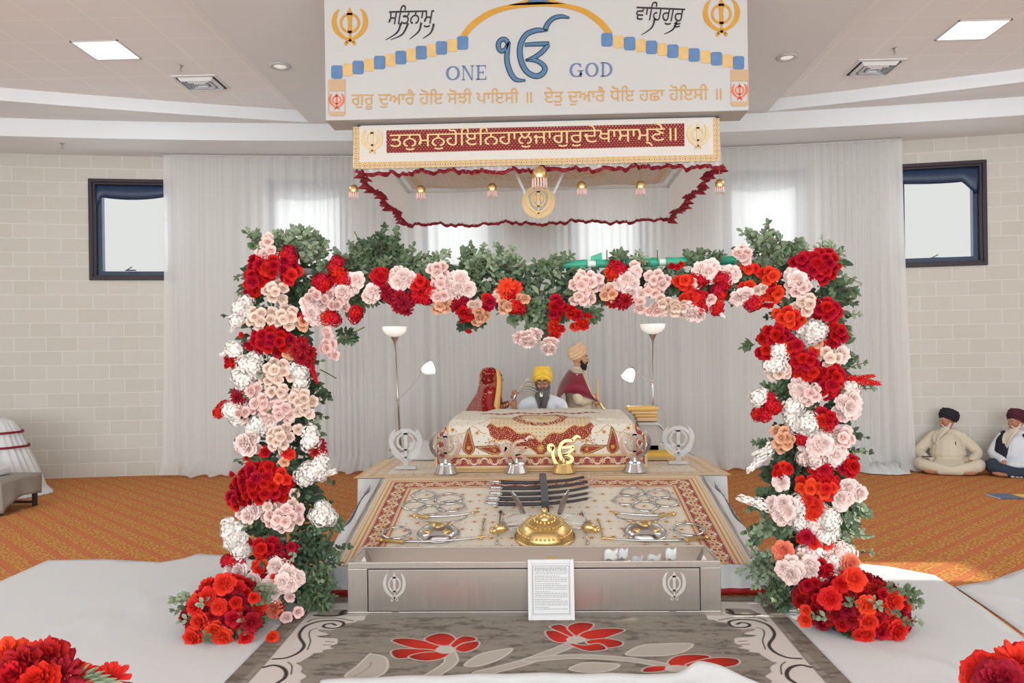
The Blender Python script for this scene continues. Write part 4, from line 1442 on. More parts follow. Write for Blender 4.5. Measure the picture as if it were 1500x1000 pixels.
def sword(hilt, tip, label, bend=6, group='gold-hilted swords on the ramp'):
    H, T = Vector((*hilt, 0)), Vector((*tip, 0))
    n = 14; pts, w = [], []
    t = thing('curved_sword', label, 'sword', onramp(*hilt, .004), group)
    f = lambda px, py: onramp(px, py, .010)
    def at(k): 
        q = H.lerp(T, k); return (q.x, q.y + bend * .35 * math.sin(PI * k) - (bend * .5) * k ** 3)
    def seg(k0, k1, r0, r1, name, m, flat=1):
        b = MB(); ks = np.linspace(k0, k1, 9)
        b.capsule([onramp(*at(k), .014) for k in ks], [r0 + (r1 - r0) * i / 8 for i in range(9)], 8, 0, 1)
        return b.build(name, m, t, smooth=True)
    seg(.22, .90, .012, .007, 'blade', M['silver'])
    seg(.90, 1.0, .011, .006, 'scabbard_tip', M['gold'])
    seg(.02, .20, .012, .015, 'hilt', M['gold'])
    b = MB(); p = onramp(*at(.20), .016)
    b.tube([p - RT * .04, p, p + RT * .04], [.008, .013, .008], 8); b.ell(onramp(*at(0), .018), (.02, .02, .018), 10, 8)
    b.build('guard', M['gold'], t, smooth=True)
sword((607, 758), (702, 754.5), 'gold-hilted curved sword above the left small dome on the ramp')
sword((558, 794), (716, 791), 'long gold-hilted curved sword at the lower left of the ramp', 8)
sword((987, 755.5), (893, 754), 'gold-hilted curved sword above the right small dome on the ramp')
sword((1036, 790), (882, 794), 'long gold-hilted curved sword at the lower right of the ramp', 8)

def spear(top, bot, m, head, label):
    t = thing('small_spear', label, 'spear', onramp(*bot, .004), 'small spears on the ramp')
    a, c = onramp(*top, .009), onramp(*bot, .009)
    b = MB(); b.tube([c, a], .006, 8); b.build('shaft', M[m], t, smooth=True)
    d = (a - c).normalized(); s = d.cross(RN).normalized()
    b = MB(); h = .075
    b.add([a + d * h, a + s * .018 + d * .02, a - s * .018 + d * .02, a - d * .02 + RN * .004, a + RN * .010 + d * .02, a - RN * .006 + d * .02],
          [(0, 1, 4), (0, 4, 2), (1, 3, 4), (3, 2, 4), (0, 5, 1), (0, 2, 5), (1, 5, 3), (3, 5, 2)])
    b.build('spear_head', M[head], t)
    b = MB(); b.ell(c, (.013, .013, .011), 8, 6); b.build('pommel', M['gold' if m == 'gold' else 'silver'], t, smooth=True)
spear((733, 753), (728, 797), 'silver', 'black', 'silver spear with a black head left of the large gold dome')
spear((708.5, 764), (704.5, 790), 'gold', 'gold', 'short gold arrow beside the left small dome')
spear((853.5, 753), (860.5, 797), 'silver', 'silver', 'silver spear right of the large gold dome')
spear((877.5, 765), (884.5, 790), 'gold', 'gold', 'short gold arrow beside the right small dome')

# five sheathed swords lying across a dark strap
for k, (yl, yr, xl, xr, lb) in enumerate(((713, 707, 733, 855, 'topmost'), (722, 714, 735, 860, 'second from the top'), (730.5, 722, 735, 861, 'middle one'),
                                        (738, 731, 731, 860, 'fourth from the top'), (745.5, 739, 729, 860, 'lowest'))):
    t = thing('sheathed_sword', 'black sheathed sword, %s of the five stacked on the ramp' % lb, 'sword', onramp(xl, yl, .01), 'black sheathed swords on the ramp')
    ks = np.linspace(0, 1, 13)
    def at(k): return (xl + (xr - xl) * k, yl + (yr - yl) * k + 3.2 * math.sin(PI * k) - (1.5 if k > .85 else 0) * (k - .85) * 6)
    b = MB()
    b.capsule([onramp(*at(k), .045) for k in ks], [.0175 - .006 * k for k in ks], 10, 0, 1.0)
    b.build('scabbard', M['black'], t, smooth=True)
    b = MB(); a = onramp(*at(0), .05); l = onramp(xl - 17, yl - 1, .05)
    b.capsule([a, a.lerp(l, .5), l], [.012, .010, .013], 8)
    b.build('hilt', M['silver'], t, smooth=True)
    b = MB()
    b.tube([a + RT * .028, a, a - RT * .034], [.006, .012, .006], 8)
    g = [a - RT * .034 + (l - a) * q - RT * .015 * math.sin(PI * q) + RT * .034 * q * q for q in np.linspace(0, 1, 9)]
    b.tube(g, .005, 6)
    b.build('hand_guard', M['chrome'], t, smooth=True)
    b = MB(); e = onramp(*at(1), .045); e2 = onramp(xr + 9, yr - 3, .05)
    b.capsule([e, e2], [.012, .004], 8); b.build('scabbard_chape', M['silver'], t, smooth=True)
t = thing('sword_stand', 'upright dark grey strap stand holding the five sheathed swords', 'stand', onramp(797, 746, .004))
b = MB()
a, c, m_ = onramp(799, 747, .075), onramp(795, 705, .075), onramp(797, 726, .085)
rows = []
for q in np.linspace(0, 1, 9):
    p = a.lerp(c, q) + RN * .012 * math.sin(PI * q)
    rows.append([p + Vector((sx * .030, 0, 0)) + RN * h for sx, h in ((-1, 0), (1, 0), (1, -.012), (-1, -.012))])
b.grid(rows, False, True); b.build('strap', M['strap'], t, bevel=.002)
b = MB()
for q in (a, c):
    b.box(q.x - .03, q.x + .03, q.y - .012, q.y + .012, q.z - .085, q.z)
b.build('support', M['dark_metal'], t, bevel=.003)

# domes: a large golden shield with knob and two clear shell-like flasks, and two small ones
def dome(px, py, r_px, hgt, label, m, big):
    o = onramp(px, py, .0); r = r_px * o.y / FOC
    t = thing('shield_dome', label, 'shield', o)
    b = MB()
    pr = [(r * math.cos(a), hgt * math.sin(a)) for a in np.linspace(0, PI / 2 * .98, 12)]
    pr = [(r * 1.06, .0), (r * 1.06, .008)] + pr + [(.001, hgt)]
    b.lathe(pr, o, 40, 0, RN)
    b.build('dome', m, t, smooth=True)
    if big:
        b = MB(); tp = o + RN * hgt
        b.lathe([(.05, -.006), (.045, .012), (.022, .022), (.016, .035), (.026, .05), (.022, .066), (.008, .078), (.001, .08)], tp, 20, 0, RN)
        b.build('finial', M['gold'], t, smooth=True)
        # engraved ring of petals
        b = MB()
        for k in range(24):
            a = 2 * PI * k / 24; rr = r * .62
            q = o + Vector((rr * math.cos(a), 0, 0)) + RT * rr * math.sin(a) + RN * hgt * .80
            b.ell(q, (.018, .018, .006), 8, 5)
        for ring_r, ring_h, n_, br in ((.93, .40, 40, .010), (.36, .945, 16, .012)):
            for k in range(n_):
                a = 2 * PI * k / n_; rr = r * ring_r
                b.ell(o + Vector((rr * math.cos(a), 0, 0)) + RT * rr * math.sin(a) + RN * hgt * ring_h, (br, br, br), 6, 5)
        b.build('engraved_petals', M['gold'], t, smooth=True)['kind'] = 'stuff'
    return t, o, r
dome(798, 786, 42, .15, 'large golden dome with a knob in the middle of the ramp', M['gold'], True)
def shell(px, py, sx, label, s=1.0):
    o = onramp(px, py, .055 * s)
    t = thing('glass_flask', label, 'flask', o)
    d = (Vector((sx, 0, 0)) - RT * .55).normalized()
    rt = d.to_track_quat('X', 'Z').to_matrix()
    b = MB(); b.ell(o + RN * .02, (.14 * s, .075 * s, .055 * s), 20, 12, 0, rt, lambda v: 1 + .05 * math.cos(9 * math.atan2(v.z, v.y)))
    b.build('flask_body', M['lens'], t, smooth=True)
    e = o + d * .15 * s
    b = MB(); b.ell(e - d * .02, (.06 * s, .045 * s, .04 * s), 14, 10, 0, rt); b.ell(e + d * .04 * s - RN * .01, (.028 * s,) * 3, 12, 8)
    b.ell(e + d * .06 * s + RT * .02, (.016 * s,) * 3, 8, 6); b.ell(e + d * .06 * s - RT * .02, (.016 * s,) * 3, 8, 6)
    b.build('gold_cap', M['gold'], t, smooth=True)
shell(757, 778, -1, 'clear ribbed flask with gold end at the left of the large gold dome')
shell(839, 777, 1, 'clear ribbed flask with gold end at the right of the large gold dome')
def horn(p0, p1, label):
    t0, t1 = onramp(*p0, .06), onramp(*p1, .14)
    b = MB(); mid = t0.lerp(t1, .5) + RN * .02
    rows = []
    for q, w in ((0, .022), (.35, .026), (.7, .022), (1, .004)):
        p = (t0.lerp(mid, q * 2) if q < .5 else mid.lerp(t1, q * 2 - 1)); s = (t1 - t0).normalized().cross(RN)
        rows.append([p + s * w, p + RN * .006, p - s * w, p - RN * .006])
    b.grid(rows, False, True)
    tag(b.build('pale_blade', M['silver'], smooth=False), label, 'blade')
horn((767, 764), (749, 742), 'short pale blade fanning up left of the large gold dome')
horn((820, 763), (833, 741), 'short pale blade fanning up right of the large gold dome')
for (px, py, lb, sx) in ((642, 782, 'small silver and gold dome at the left of the ramp', 1), (945, 780, 'small silver and gold dome at the right of the ramp', -1)):
    t, o, r = dome(px, py, 30, .075, lb, M['silver'], False)
    b = MB(); b.lathe([(.05, 0), (.042, .014), (.02, .02), (.001, .022)], o + RN * .072, 16, 0, RN)
    b.build('gold_boss', M['gold'], t, smooth=True)
    for k in range(4):
        a = PI / 4 + k * PI / 2; q = o + Vector((1, 0, 0)) * r * .66 * math.cos(a) + RT * r * .66 * math.sin(a) + RN * .052
        b = MB(); b.ell(q, (.032, .032, .016), 12, 8); b.build('gold_boss', M['gold'], t, smooth=True)
    b = MB()
    q0 = o + RN * .03
    pts = [q0 + Vector((math.cos(a) * .20, 0, 0)) + RT * (.10 + .13 * (1 - math.sin(a))) * 1 + RN * .02 for a in np.linspace(0, PI, 15)]
    b.tube(pts, [.006 + .010 * math.sin(PI * i / 14) for i in range(15)], 8, 0, True, .5)
    b.build('crescent', M['silver'], t, smooth=True)

# ================================================================== STANDS ON THE PLATFORM
def cone_base(b, o, r0, r1, h, flutes=0):
    rows = []
    n = 48
    for z, r in ((0, r0), (.006, r0), (h * .9, r1), (h, r1 * .97), (h, .001)):
        rows.append([o + Vector((r * (1 + (.02 * math.cos(24 * 2 * PI * k / n) if flutes else 0)) * math.cos(2 * PI * k / n), r * math.sin(2 * PI * k / n), z)) for k in range(n)])
    b.grid(rows, False, True)
def emblem_stand(px, m, kind, label, bm):
    o = aZ(px, 694.5, PZ + .012); o.y = 7.52; o.x = aY(px, 690, 7.52).x
    t = thing('emblem_stand', label, 'stand', o, 'metal emblem stands in front of the throne')
    b = MB(); cone_base(b, o, .112, .080, .088, 1); b.build('base', bm, t, smooth=False, bevel=.002)
    b = MB()
    if kind == 'k':
        h = .335; q = o + Vector((0, -.012, .075))
        khanda(b, lambda x, y: q + Vector((x * h * .98, 0, y * h)), (0, .026, 0))
        b.build('khanda', m, t, bevel=.004)
    else:
        h = .30; q = o + Vector((0, -.012, .072))
        f = lambda x, y: q + Vector(((x - 570) / 660 * h * 1.06, 0, (812 - y) / 660 * h * 1.0))
        iko(b, f, (0, .026, 0), 0, 20, True)
        b.build('ik_onkar', m, t, bevel=.003)
    b = MB(); b.lathe([(.02, 0), (.03, .02), (.018, .035), (.02, .05)], o + Vector((0, 0, .084)), 14)
    b.build('collar', bm, t, smooth=True)
emblem_stand(653, M['chrome'], 'k', 'silver khanda stand at the left end of the throne', M['silver'])
emblem_stand(757, M['chrome'], 'i', 'silver ik onkar stand left of the gold one', M['silver'])
emblem_stand(826, M['gold'], 'i', 'gold ik onkar stand in front of the throne', M['gold'])
emblem_stand(930, M['chrome'], 'k', 'silver khanda stand at the right end of the throne', M['silver'])

def crystal(px, ytop, ybot, Yd, label):
    o = aY(px, ybot, Yd); o.z = PZ + .015
    h = aY(px, ytop, Yd).z - o.z
    t = thing('crystal_emblem', label, 'emblem', o)
    b = MB(); b.box(o.x - .10, o.x + .10, o.y - .04, o.y + .04, o.z, o.z + .03)
    b.prism([(-.03, .03), (.03, .03), (.022, h * .22), (-.022, h * .22)], lambda x, y: o + Vector((x, -.01, y)), (0, .02, 0))
    b.build('acrylic_base', M['crystal'], t, bevel=.003)
    b = MB(); q = o + Vector((0, -.01, h * .17)); hh = h * .83
    khanda(b, lambda x, y: q + Vector((x * hh * 1.05, 0, y * hh)), (0, .022, 0))
    b.build('acrylic_khanda', M['crystal'], t, bevel=.004)
    b = MB()
    b.ribbon([(.42 * hh * math.sin(2 * PI * k / 32), hh * .5 + .42 * hh * math.cos(2 * PI * k / 32)) for k in range(32)], hh * .10, lambda x, y: q + Vector((x, .004, y)), (0, .014, 0), 0, 1, True)
    b.build('acrylic_ring', M['crystal'], t)
crystal(595, 626, 690, 7.85, 'clear acrylic khanda on the left of the platform')
crystal(994, 622, 684, 8.05, 'clear acrylic khanda on the right of the platform')

# ================================================================== STEEL OFFERING BOX
BX0, BX1, BY0, BY1, BZ = -1.225, 1.105, 4.965, 5.40, .352
box = thing('offering_box', 'long stainless steel offering box with an open top tray', 'offering box', ((BX0 + BX1) / 2, (BY0 + BY1) / 2, 0))
b = MB()
t_ = .02
b.box(BX0, BX1, BY1 - t_, BY1, .012, BZ); b.box(BX0, BX0 + t_, BY0 + t_, BY1 - t_, .012, BZ); b.box(BX1 - t_, BX1, BY0 + t_, BY1 - t_, .012, BZ)
b.box(BX0, BX1, BY0, BY0 + t_, BZ - .040, BZ)                      # front rail under the rim
b.box(BX0, BX1, BY0, BY0 + t_, .012, .042)                        # bottom rail
b.box(BX0, BX0 + .125, BY0, BY0 + t_, .042, BZ - .04); b.box(BX1 - .125, BX1, BY0, BY0 + t_, .042, BZ - .04)
b.box(BX0 + t_, BX1 - t_, BY0 + .03, BY1 - t_, .012, .03)
b.build('shell', M['steel'], box, bevel=.003)
b = MB()
i0, i1, j0, j1 = BX0 + .022, BX1 - .022, BY0 + .022, BY1 - .022
k0, k1, l0, l1, zf = i0 + .10, i1 - .10, j0 + .10, j1 - .10, BZ - .13
vs = [(i0, j0, BZ - .004), (i1, j0, BZ - .004), (i1, j1, BZ - .004), (i0, j1, BZ - .004), (k0, l0, zf), (k1, l0, zf), (k1, l1, zf), (k0, l1, zf)]
b.add(vs, [(0, 1, 5, 4), (1, 2, 6, 5), (2, 3, 7, 6), (3, 0, 4, 7), (4, 5, 6, 7)])
b.build('tray', M['steel'], box, solid=.002)
b = MB(); b.box(BX0 + .122, BX1 - .122, BY0 + .008, BY0 + .016, .036, BZ - .036); b.build('panel_gap', M['groove'], box)
pan_ = MB(); pan_.box(BX0 + .131, BX1 - .131, BY0 + .001, BY0 + .012, .046, BZ - .047)
fp = pan_.build('front_panel', M['steel'], box, bevel=.002)
for px_ in (578, 988):
    o = aY(px_, 878, BY0); o.z = .105; h = .185
    b = MB(); khanda(b, lambda x, y: Vector((o.x + x * h * .82, BY0 - .0005, o.z + y * h)), (0, .003, 0))
    b.build('etched_khanda', M['etch'], fp)
b = MB()
for xx in (BX0 + .30, BX1 - .30):
    b.box(xx - .02, xx + .02, BY0 - .004, BY0 + .01, .034, .044)
b.build('hinges', M['nickel'], box)
for px_, lb in ((547, 'left'), (1072 - 5, 'right')):
    pass
for sx, xc in ((-1, i0 + .05), (1, i1 - .05)):
    b = MB()
    b.add([(xc - .055, j0 + .09, BZ - .10), (xc + .055, j0 + .09, BZ - .10), (xc, j0 + .14, BZ + .0), (xc, j0 + .20, BZ - .10)], [(0, 1, 2), (1, 3, 2), (3, 0, 2), (0, 3, 1)])
    b.build('pale_wedge', M['etch'], box)  # small pale wedge near each end of the tray
rr_ = random.Random(4)
for (px_, py_, w_, h_, m, lb) in ((895, 812, .09, .055, 'banknote', 'crumpled pale banknote at the left of the notes in the steel tray'), (913, 810, .06, .05, 'paper', 'small white note behind the crumpled banknote in the steel tray'),
                              (933, 818, .08, .022, 'paper', 'flat white slip in the middle of the notes in the steel tray'), (958, 816, .09, .025, 'banknote', 'folded pale note right of the white slip in the steel tray'),
                              (983, 811, .07, .06, 'banknote', 'pale green-grey note at the right of the notes in the steel tray'), (808, 818, .06, .012, 'gold_cloth', 'tan slip of paper in the steel tray behind the framed notice')):
    o = aY(px_, py_, BY1 - .14)
    P = np.zeros((8, 8, 3))
    gx, gy = np.meshgrid(np.linspace(-.5, .5, 8), np.linspace(-.5, .5, 8), indexing='ij')
    P[..., 0] = o.x + gx * w_ + .01 * gy; P[..., 1] = o.y + gy * .05; P[..., 2] = o.z + gy * h_ + .008 * np.sin(gx * 9 + gy * 7)
    tag(gridmesh(P).build('banknote', M[m], smooth=True, solid=.002), lb, 'banknote', 'notes in the offering tray')

# framed notice leaning on the front of the box
p0, p1 = aY(774, 912, BY0 - .06), aY(842, 912, BY0 - .06)
fx0, fx1 = p0.x, p1.x; fz0 = .013; fz1 = .372
lean = lambda z: BY0 - .075 + .055 * (z - fz0) / (fz1 - fz0)
fr = thing('framed_notice', 'white framed printed notice leaning on the front of the steel box', 'notice', ((fx0 + fx1) / 2, BY0 - .07, fz0))
def slab(b, x0, x1, z0, z1, d0_, d1_):
    vs = []
    for d in (d0_, d1_):
        vs += [(x0, lean(z0) + d, z0), (x1, lean(z0) + d, z0), (x1, lean(z1) + d, z1), (x0, lean(z1) + d, z1)]
    b.add(vs, [(0, 1, 2, 3), (7, 6, 5, 4), (0, 4, 5, 1), (1, 5, 6, 2), (2, 6, 7, 3), (3, 7, 4, 0)])
b = MB(); w = .024
slab(b, fx0, fx0 + w, fz0, fz1, -.008, .010); slab(b, fx1 - w, fx1, fz0, fz1, -.008, .010)
slab(b, fx0 + w, fx1 - w, fz0, fz0 + w + .004, -.008, .010); slab(b, fx0 + w, fx1 - w, fz1 - w, fz1, -.008, .010)
b.build('frame', M['white_paint'], fr, bevel=.003)
b = MB(); slab(b, fx0 + w - .002, fx1 - w + .002, fz0 + w, fz1 - w, 0, .008); b.build('page', M['paper'], fr)
b = MB(); g = w + .006; th = .0022
slab(b, fx0 + g, fx1 - g, fz0 + g + .004, fz0 + g + .004 + th, -.001, .002); slab(b, fx0 + g, fx1 - g, fz1 - g - .012, fz1 - g - .012 + th, -.001, .002)
slab(b, fx0 + g, fx0 + g + th, fz0 + g + .004, fz1 - g - .012, -.001, .002); slab(b, fx1 - g - th, fx1 - g, fz0 + g + .004, fz1 - g - .012, -.001, .002)
b.build('border_line', M['print_dark'], fr)
b = MB(); r = random.Random(3)
zz_ = fz1 - g - .026; xl, xr = fx0 + g + .012, fx1 - g - .012
row = 0
while zz_ > fz0 + g + .022:
    xx = xl
    end = xr if row % 4 else xl + (xr - xl) * r.uniform(.4, .8)
    if row == 0: end = xr
    while xx < end:
        ww = r.uniform(.006, .02)
        slab(b, xx, min(xx + ww, end), zz_, zz_ + (.006 if row in (0, 1) else .0035), -.0008, .001)
        xx += ww + .004
    zz_ -= .0105 if row % 4 != 3 else .0145
    row += 1
b.build('printed_lines', M['print'], fr)

# ================================================================== RUG AND FLOOR SHEETS
def polydist(Px, Py, poly):
    """signed distance (positive inside) to a closed polygon"""
    d = np.full(Px.shape, 1e9); ins = np.zeros(Px.shape, bool)
    n = len(poly)
    for i in range(n):
        (ax_, ay_), (bx_, by_) = poly[i], poly[(i + 1) % n]
        ex_, ey_ = bx_ - ax_, by_ - ay_
        t = np.clip(((Px - ax_) * ex_ + (Py - ay_) * ey_) / (ex_ * ex_ + ey_ * ey_ + 1e-12), 0, 1)
        d = np.minimum(d, np.hypot(Px - ax_ - t * ex_, Py - ay_ - t * ey_))
        cr = ((ay_ > Py) != (by_ > Py)) & (Px < (bx_ - ax_) * (Py - ay_) / (by_ - ay_ + 1e-12) + ax_)
        ins ^= cr
    return np.where(ins, d, -d)
def linedist(Px, Py, pts):
    d = np.full(Px.shape, 1e9)
    for (ax_, ay_), (bx_, by_) in zip(pts[:-1], pts[1:]):
        ex_, ey_ = bx_ - ax_, by_ - ay_
        t = np.clip(((Px - ax_) * ex_ + (Py - ay_) * ey_) / (ex_ * ex_ + ey_ * ey_ + 1e-12), 0, 1)
        d = np.minimum(d, np.hypot(Px - ax_ - t * ex_, Py - ay_ - t * ey_))
    return d
def flo(pts, ox, oy, sc):
    return [tuple(aZ(ox + x / sc, oy + y / sc, .014)[:2]) for x, y in pts]
def sm(pts, closed=True, k=4):
    return smooth2(pts, 1, k, closed)[0]
RX0, RX1, RYA, RYB = -1.60, 1.50, 3.2, 5.36
nx, ny = 820, 560
X, Y = np.meshgrid(np.linspace(RX0, RX1, nx), np.linspace(RYA, RYB, ny), indexing='ij')
GREY, PALE, DARK, LITE = hexc(140, 134, 124), hexc(206, 200, 194), hexc(62, 56, 54), hexc(190, 184, 176)
RR, RD2 = hexc(196, 48, 38), hexc(96, 24, 26)
def vnoise(sx, sy, seed):
    r = np.random.default_rng(seed)
    gx = np.arange(0, int((RX1 - RX0) * sx) + 3); gy = np.arange(0, int((RYB - RYA) * sy) + 3)
    g = r.random((len(gx), len(gy)))
    fx = (X - RX0) * sx; fy = (Y - RYA) * sy
    i, j = fx.astype(int), fy.astype(int); u, v = fx - i, fy - j
    return g[i, j] * (1 - u) * (1 - v) + g[i + 1, j] * u * (1 - v) + g[i, j + 1] * (1 - u) * v + g[i + 1, j + 1] * u * v
n1 = .5 * vnoise(9, 30, 1) + .3 * vnoise(30, 70, 2) + .2 * vnoise(70, 140, 3)
c = np.broadcast_to(GREY, X.shape + (3,)).copy()
c = lerp(c, np.clip((n1 - .52) * 6, 0, 1) * .55, DARK * 1.15); c = lerp(c, np.clip((.44 - n1) * 5, 0, 1) * .3, hexc(160, 154, 144))
# border scrolls, traced on the left and mirrored
sc7 = (340, 860, 4.167)
scr = [(815, 192), (770, 205), (750, 215), (700, 222), (688, 232), (662, 250), (600, 262), (530, 262), (585, 280), (592, 294), (520, 296), (560, 306), (640, 310), (650, 330), (640, 346), (600, 362), (628, 372),
       (560, 384), (560, 396), (500, 404), (492, 412), (450, 438), (420, 456), (395, 462), (425, 478), (433, 498), (425, 516), (455, 535), (455, 548), (420, 570), (430, 600), (380, 660), (200, 700), (60, 640), (215, 450), (470, 150), (500, 100), (620, 96), (815, 100)]
mx = lambda P_: [(-.10 - x, y) for x, y in P_]
pale = sm(flo(scr, *sc7), True, 3)
darks = [([(250, 437), (330, 430), (405, 398), (440, 355), (415, 310), (412, 280), (440, 243), (480, 222), (540, 206), (620, 202), (675, 212), (678, 230), (650, 246), (600, 250), (560, 242), (565, 228), (605, 220), (632, 230)], .010),
         ([(192, 488), (250, 475), (305, 488), (330, 520), (318, 555), (275, 583)], .011),
         ([(460, 380), (478, 330), (470, 290), (480, 262), (520, 250)], .004), ([(340, 455), (365, 480), (360, 530)], .004), ([(505, 170), (560, 174), (640, 172), (690, 160)], .014),
         ([(662, 168), (672, 150), (690, 142)], .016), ([(570, 330), (620, 333)], .004), ([(555, 350), (610, 352)], .004), ([(540, 300), (590, 292)], .007), ([(460, 212), (510, 190), (640, 188), (740, 205)], .005)]
grs = [[(515, 165), (560, 142), (640, 136), (700, 138), (690, 166), (600, 176)], [(530, 256), (600, 262), (600, 276), (540, 272)]]
for P_ in (pale, mx(pale)):
    c = lerp(c, sst(polydist(X, Y, P_), -.004, .004), PALE)
    c = lerp(c, sst(.006 - abs(polydist(X, Y, P_)), -.003, .003) * .6, hexc(110, 104, 98))
for P_ in grs:
    q = sm(flo(P_, *sc7))
    for w_ in (q, mx(q)):
        c = lerp(c, sst(polydist(X, Y, w_), -.004, .004), hexc(150, 144, 134))
for P_, wd in darks:
    q = sm(flo(P_, *sc7), False)
    for w_ in (q, mx(q)):
        c = lerp(c, sst(wd - linedist(X, Y, w_), -.003, .003), DARK)
# continuation of the border beyond the traced piece, towards and under the viewer
inner = np.minimum(X - RX0, RX1 - X)
c = lerp(c, (Y < 3.9) * sst(.34 + .10 * np.sin(Y * 9) - inner, -.01, .01), PALE)
# field flowers
sc2 = (480, 660, 2.344)
def petal(P_, base):
    q = sm(flo(P_, *sc2), True, 5); bxy = aZ(480 + base[0] / 2.344, 660 + base[1] / 2.344, .014)
    global c
    d = polydist(X, Y, q)
    L = max(math.dist(p, bxy[:2]) for p in q)
    far = np.clip(np.hypot(X - bxy[0], Y - bxy[1]) / L, 0, 1)
    c = lerp(c, sst(d, -.013, -.007), LITE)
    m = sst(d, -.003, .003)[..., None]
    pc = RR * (1 - (far ** 3)[..., None] * .75) + RD2 * (far ** 3)[..., None] * .75
    pc = pc * (.88 + .3 * n1[..., None])
    c = c * (1 - m) + pc * m
def leafshape(P_, col=None):
    global c
    q = sm(flo(P_, *sc2), True, 5); d = polydist(X, Y, q)
    c = lerp(c, sst(d, -.003, .003), hexc(180, 174, 165) if col is None else col)
    c = lerp(c, sst(.006 - abs(d), -.003, .003), hexc(204, 198, 190))
def stem(P_, w):
    global c
    q = sm(flo(P_, *sc2), False, 6); d = linedist(X, Y, q)
    c = lerp(c, sst(w - d, -.003, .003), hexc(178, 172, 163)); c = lerp(c, sst(.005 - abs(d - w), -.003, .003), hexc(204, 198, 190))
stem([(415, 690), (425, 720), (400, 745), (350, 775)], .035)
stem([(835, 665), (760, 695), (660, 730), (520, 765)], .035); stem([(690, 718), (800, 708), (900, 707), (1050, 718), (1190, 742)], .028)
for L_ in ([(470, 735), (520, 700), (580, 685), (635, 680), (590, 715), (520, 738)], [(1025, 695), (1080, 668), (1160, 662), (1252, 663), (1220, 690), (1150, 703), (1050, 703)],
           [(830, 748), (880, 728), (950, 728), (1002, 735), (960, 756), (880, 760)], [(60, 775), (100, 740), (142, 700), (150, 697), (195, 708), (207, 735), (190, 765), (120, 790)]):
    leafshape(L_)
q = sm(flo([(90, 775), (140, 745), (150, 725)], *sc2), False); c = lerp(c, sst(.004 - linedist(X, Y, q), -.002, .002), hexc(150, 144, 135))
F1 = ([(222, 650), (270, 644), (340, 655), (393, 678), (330, 682), (262, 668)], [(220, 690), (255, 680), (370, 686), (300, 705), (240, 712)], [(280, 707), (330, 693), (415, 692), (390, 712), (330, 720)],
      [(335, 645), (375, 628), (415, 630), (438, 648), (408, 668), (360, 660)], [(425, 665), (460, 638), (500, 640), (506, 650), (460, 660), (435, 674)], [(440, 680), (465, 662), (515, 655), (510, 675), (470, 690)])
for P_ in F1: petal(P_, (405, 683))
F2 = ([(750, 620), (790, 620), (835, 645), (800, 658), (765, 645)], [(765, 605), (800, 597), (835, 618), (840, 638), (800, 622)], [(825, 605), (860, 590), (910, 595), (895, 615), (858, 633), (840, 625)],
      [(865, 635), (900, 617), (960, 610), (1018, 615), (970, 635), (920, 650)], [(888, 655), (950, 645), (1008, 655), (1000, 670), (940, 675)], [(832, 662), (880, 668), (930, 662), (955, 680), (900, 687), (860, 677)])
for P_ in F2: petal(P_, (855, 650))
F3 = ([(1170, 725), (1200, 705), (1260, 700), (1312, 708), (1250, 733), (1190, 740)], [(1230, 737), (1290, 717), (1350, 710), (1407, 716), (1400, 735), (1320, 745)], [(1085, 750), (1110, 741), (1160, 740), (1150, 755), (1090, 759)],
      [(1230, 747), (1280, 740), (1310, 750), (1290, 760), (1240, 757)], [(1405, 775), (1440, 785), (1462, 795), (1425, 799)])
for P_ in F3: petal(P_, (1200, 745))
for ctr_, rx, ry in (((403, 683), 28, 12), ((853, 648), 30, 10), ((1196, 747), 34, 10)):
    leafshape([(ctr_[0] + rx * math.cos(a), ctr_[1] + ry * math.sin(a)) for a in np.linspace(0, 2 * PI, 10, endpoint=False)], hexc(196, 190, 182))
edge_ = np.minimum(inner, RYB - Y)
c = lerp(c, sst(.085 - edge_, -.003, .003), hexc(128, 120, 110)); c = lerp(c, sst(.085 - edge_, -.003, .003) * np.clip((n1 - .5) * 6, 0, 1) * .5, DARK)
P = np.stack([X, Y, np.full(X.shape, .014)], -1)
tag(gridmesh(P, c).build('patterned_rug', M['rug_pattern'], smooth=True, solid=.010), 'grey rug with red flowers and pale scrolls in front of the steel box', 'rug')

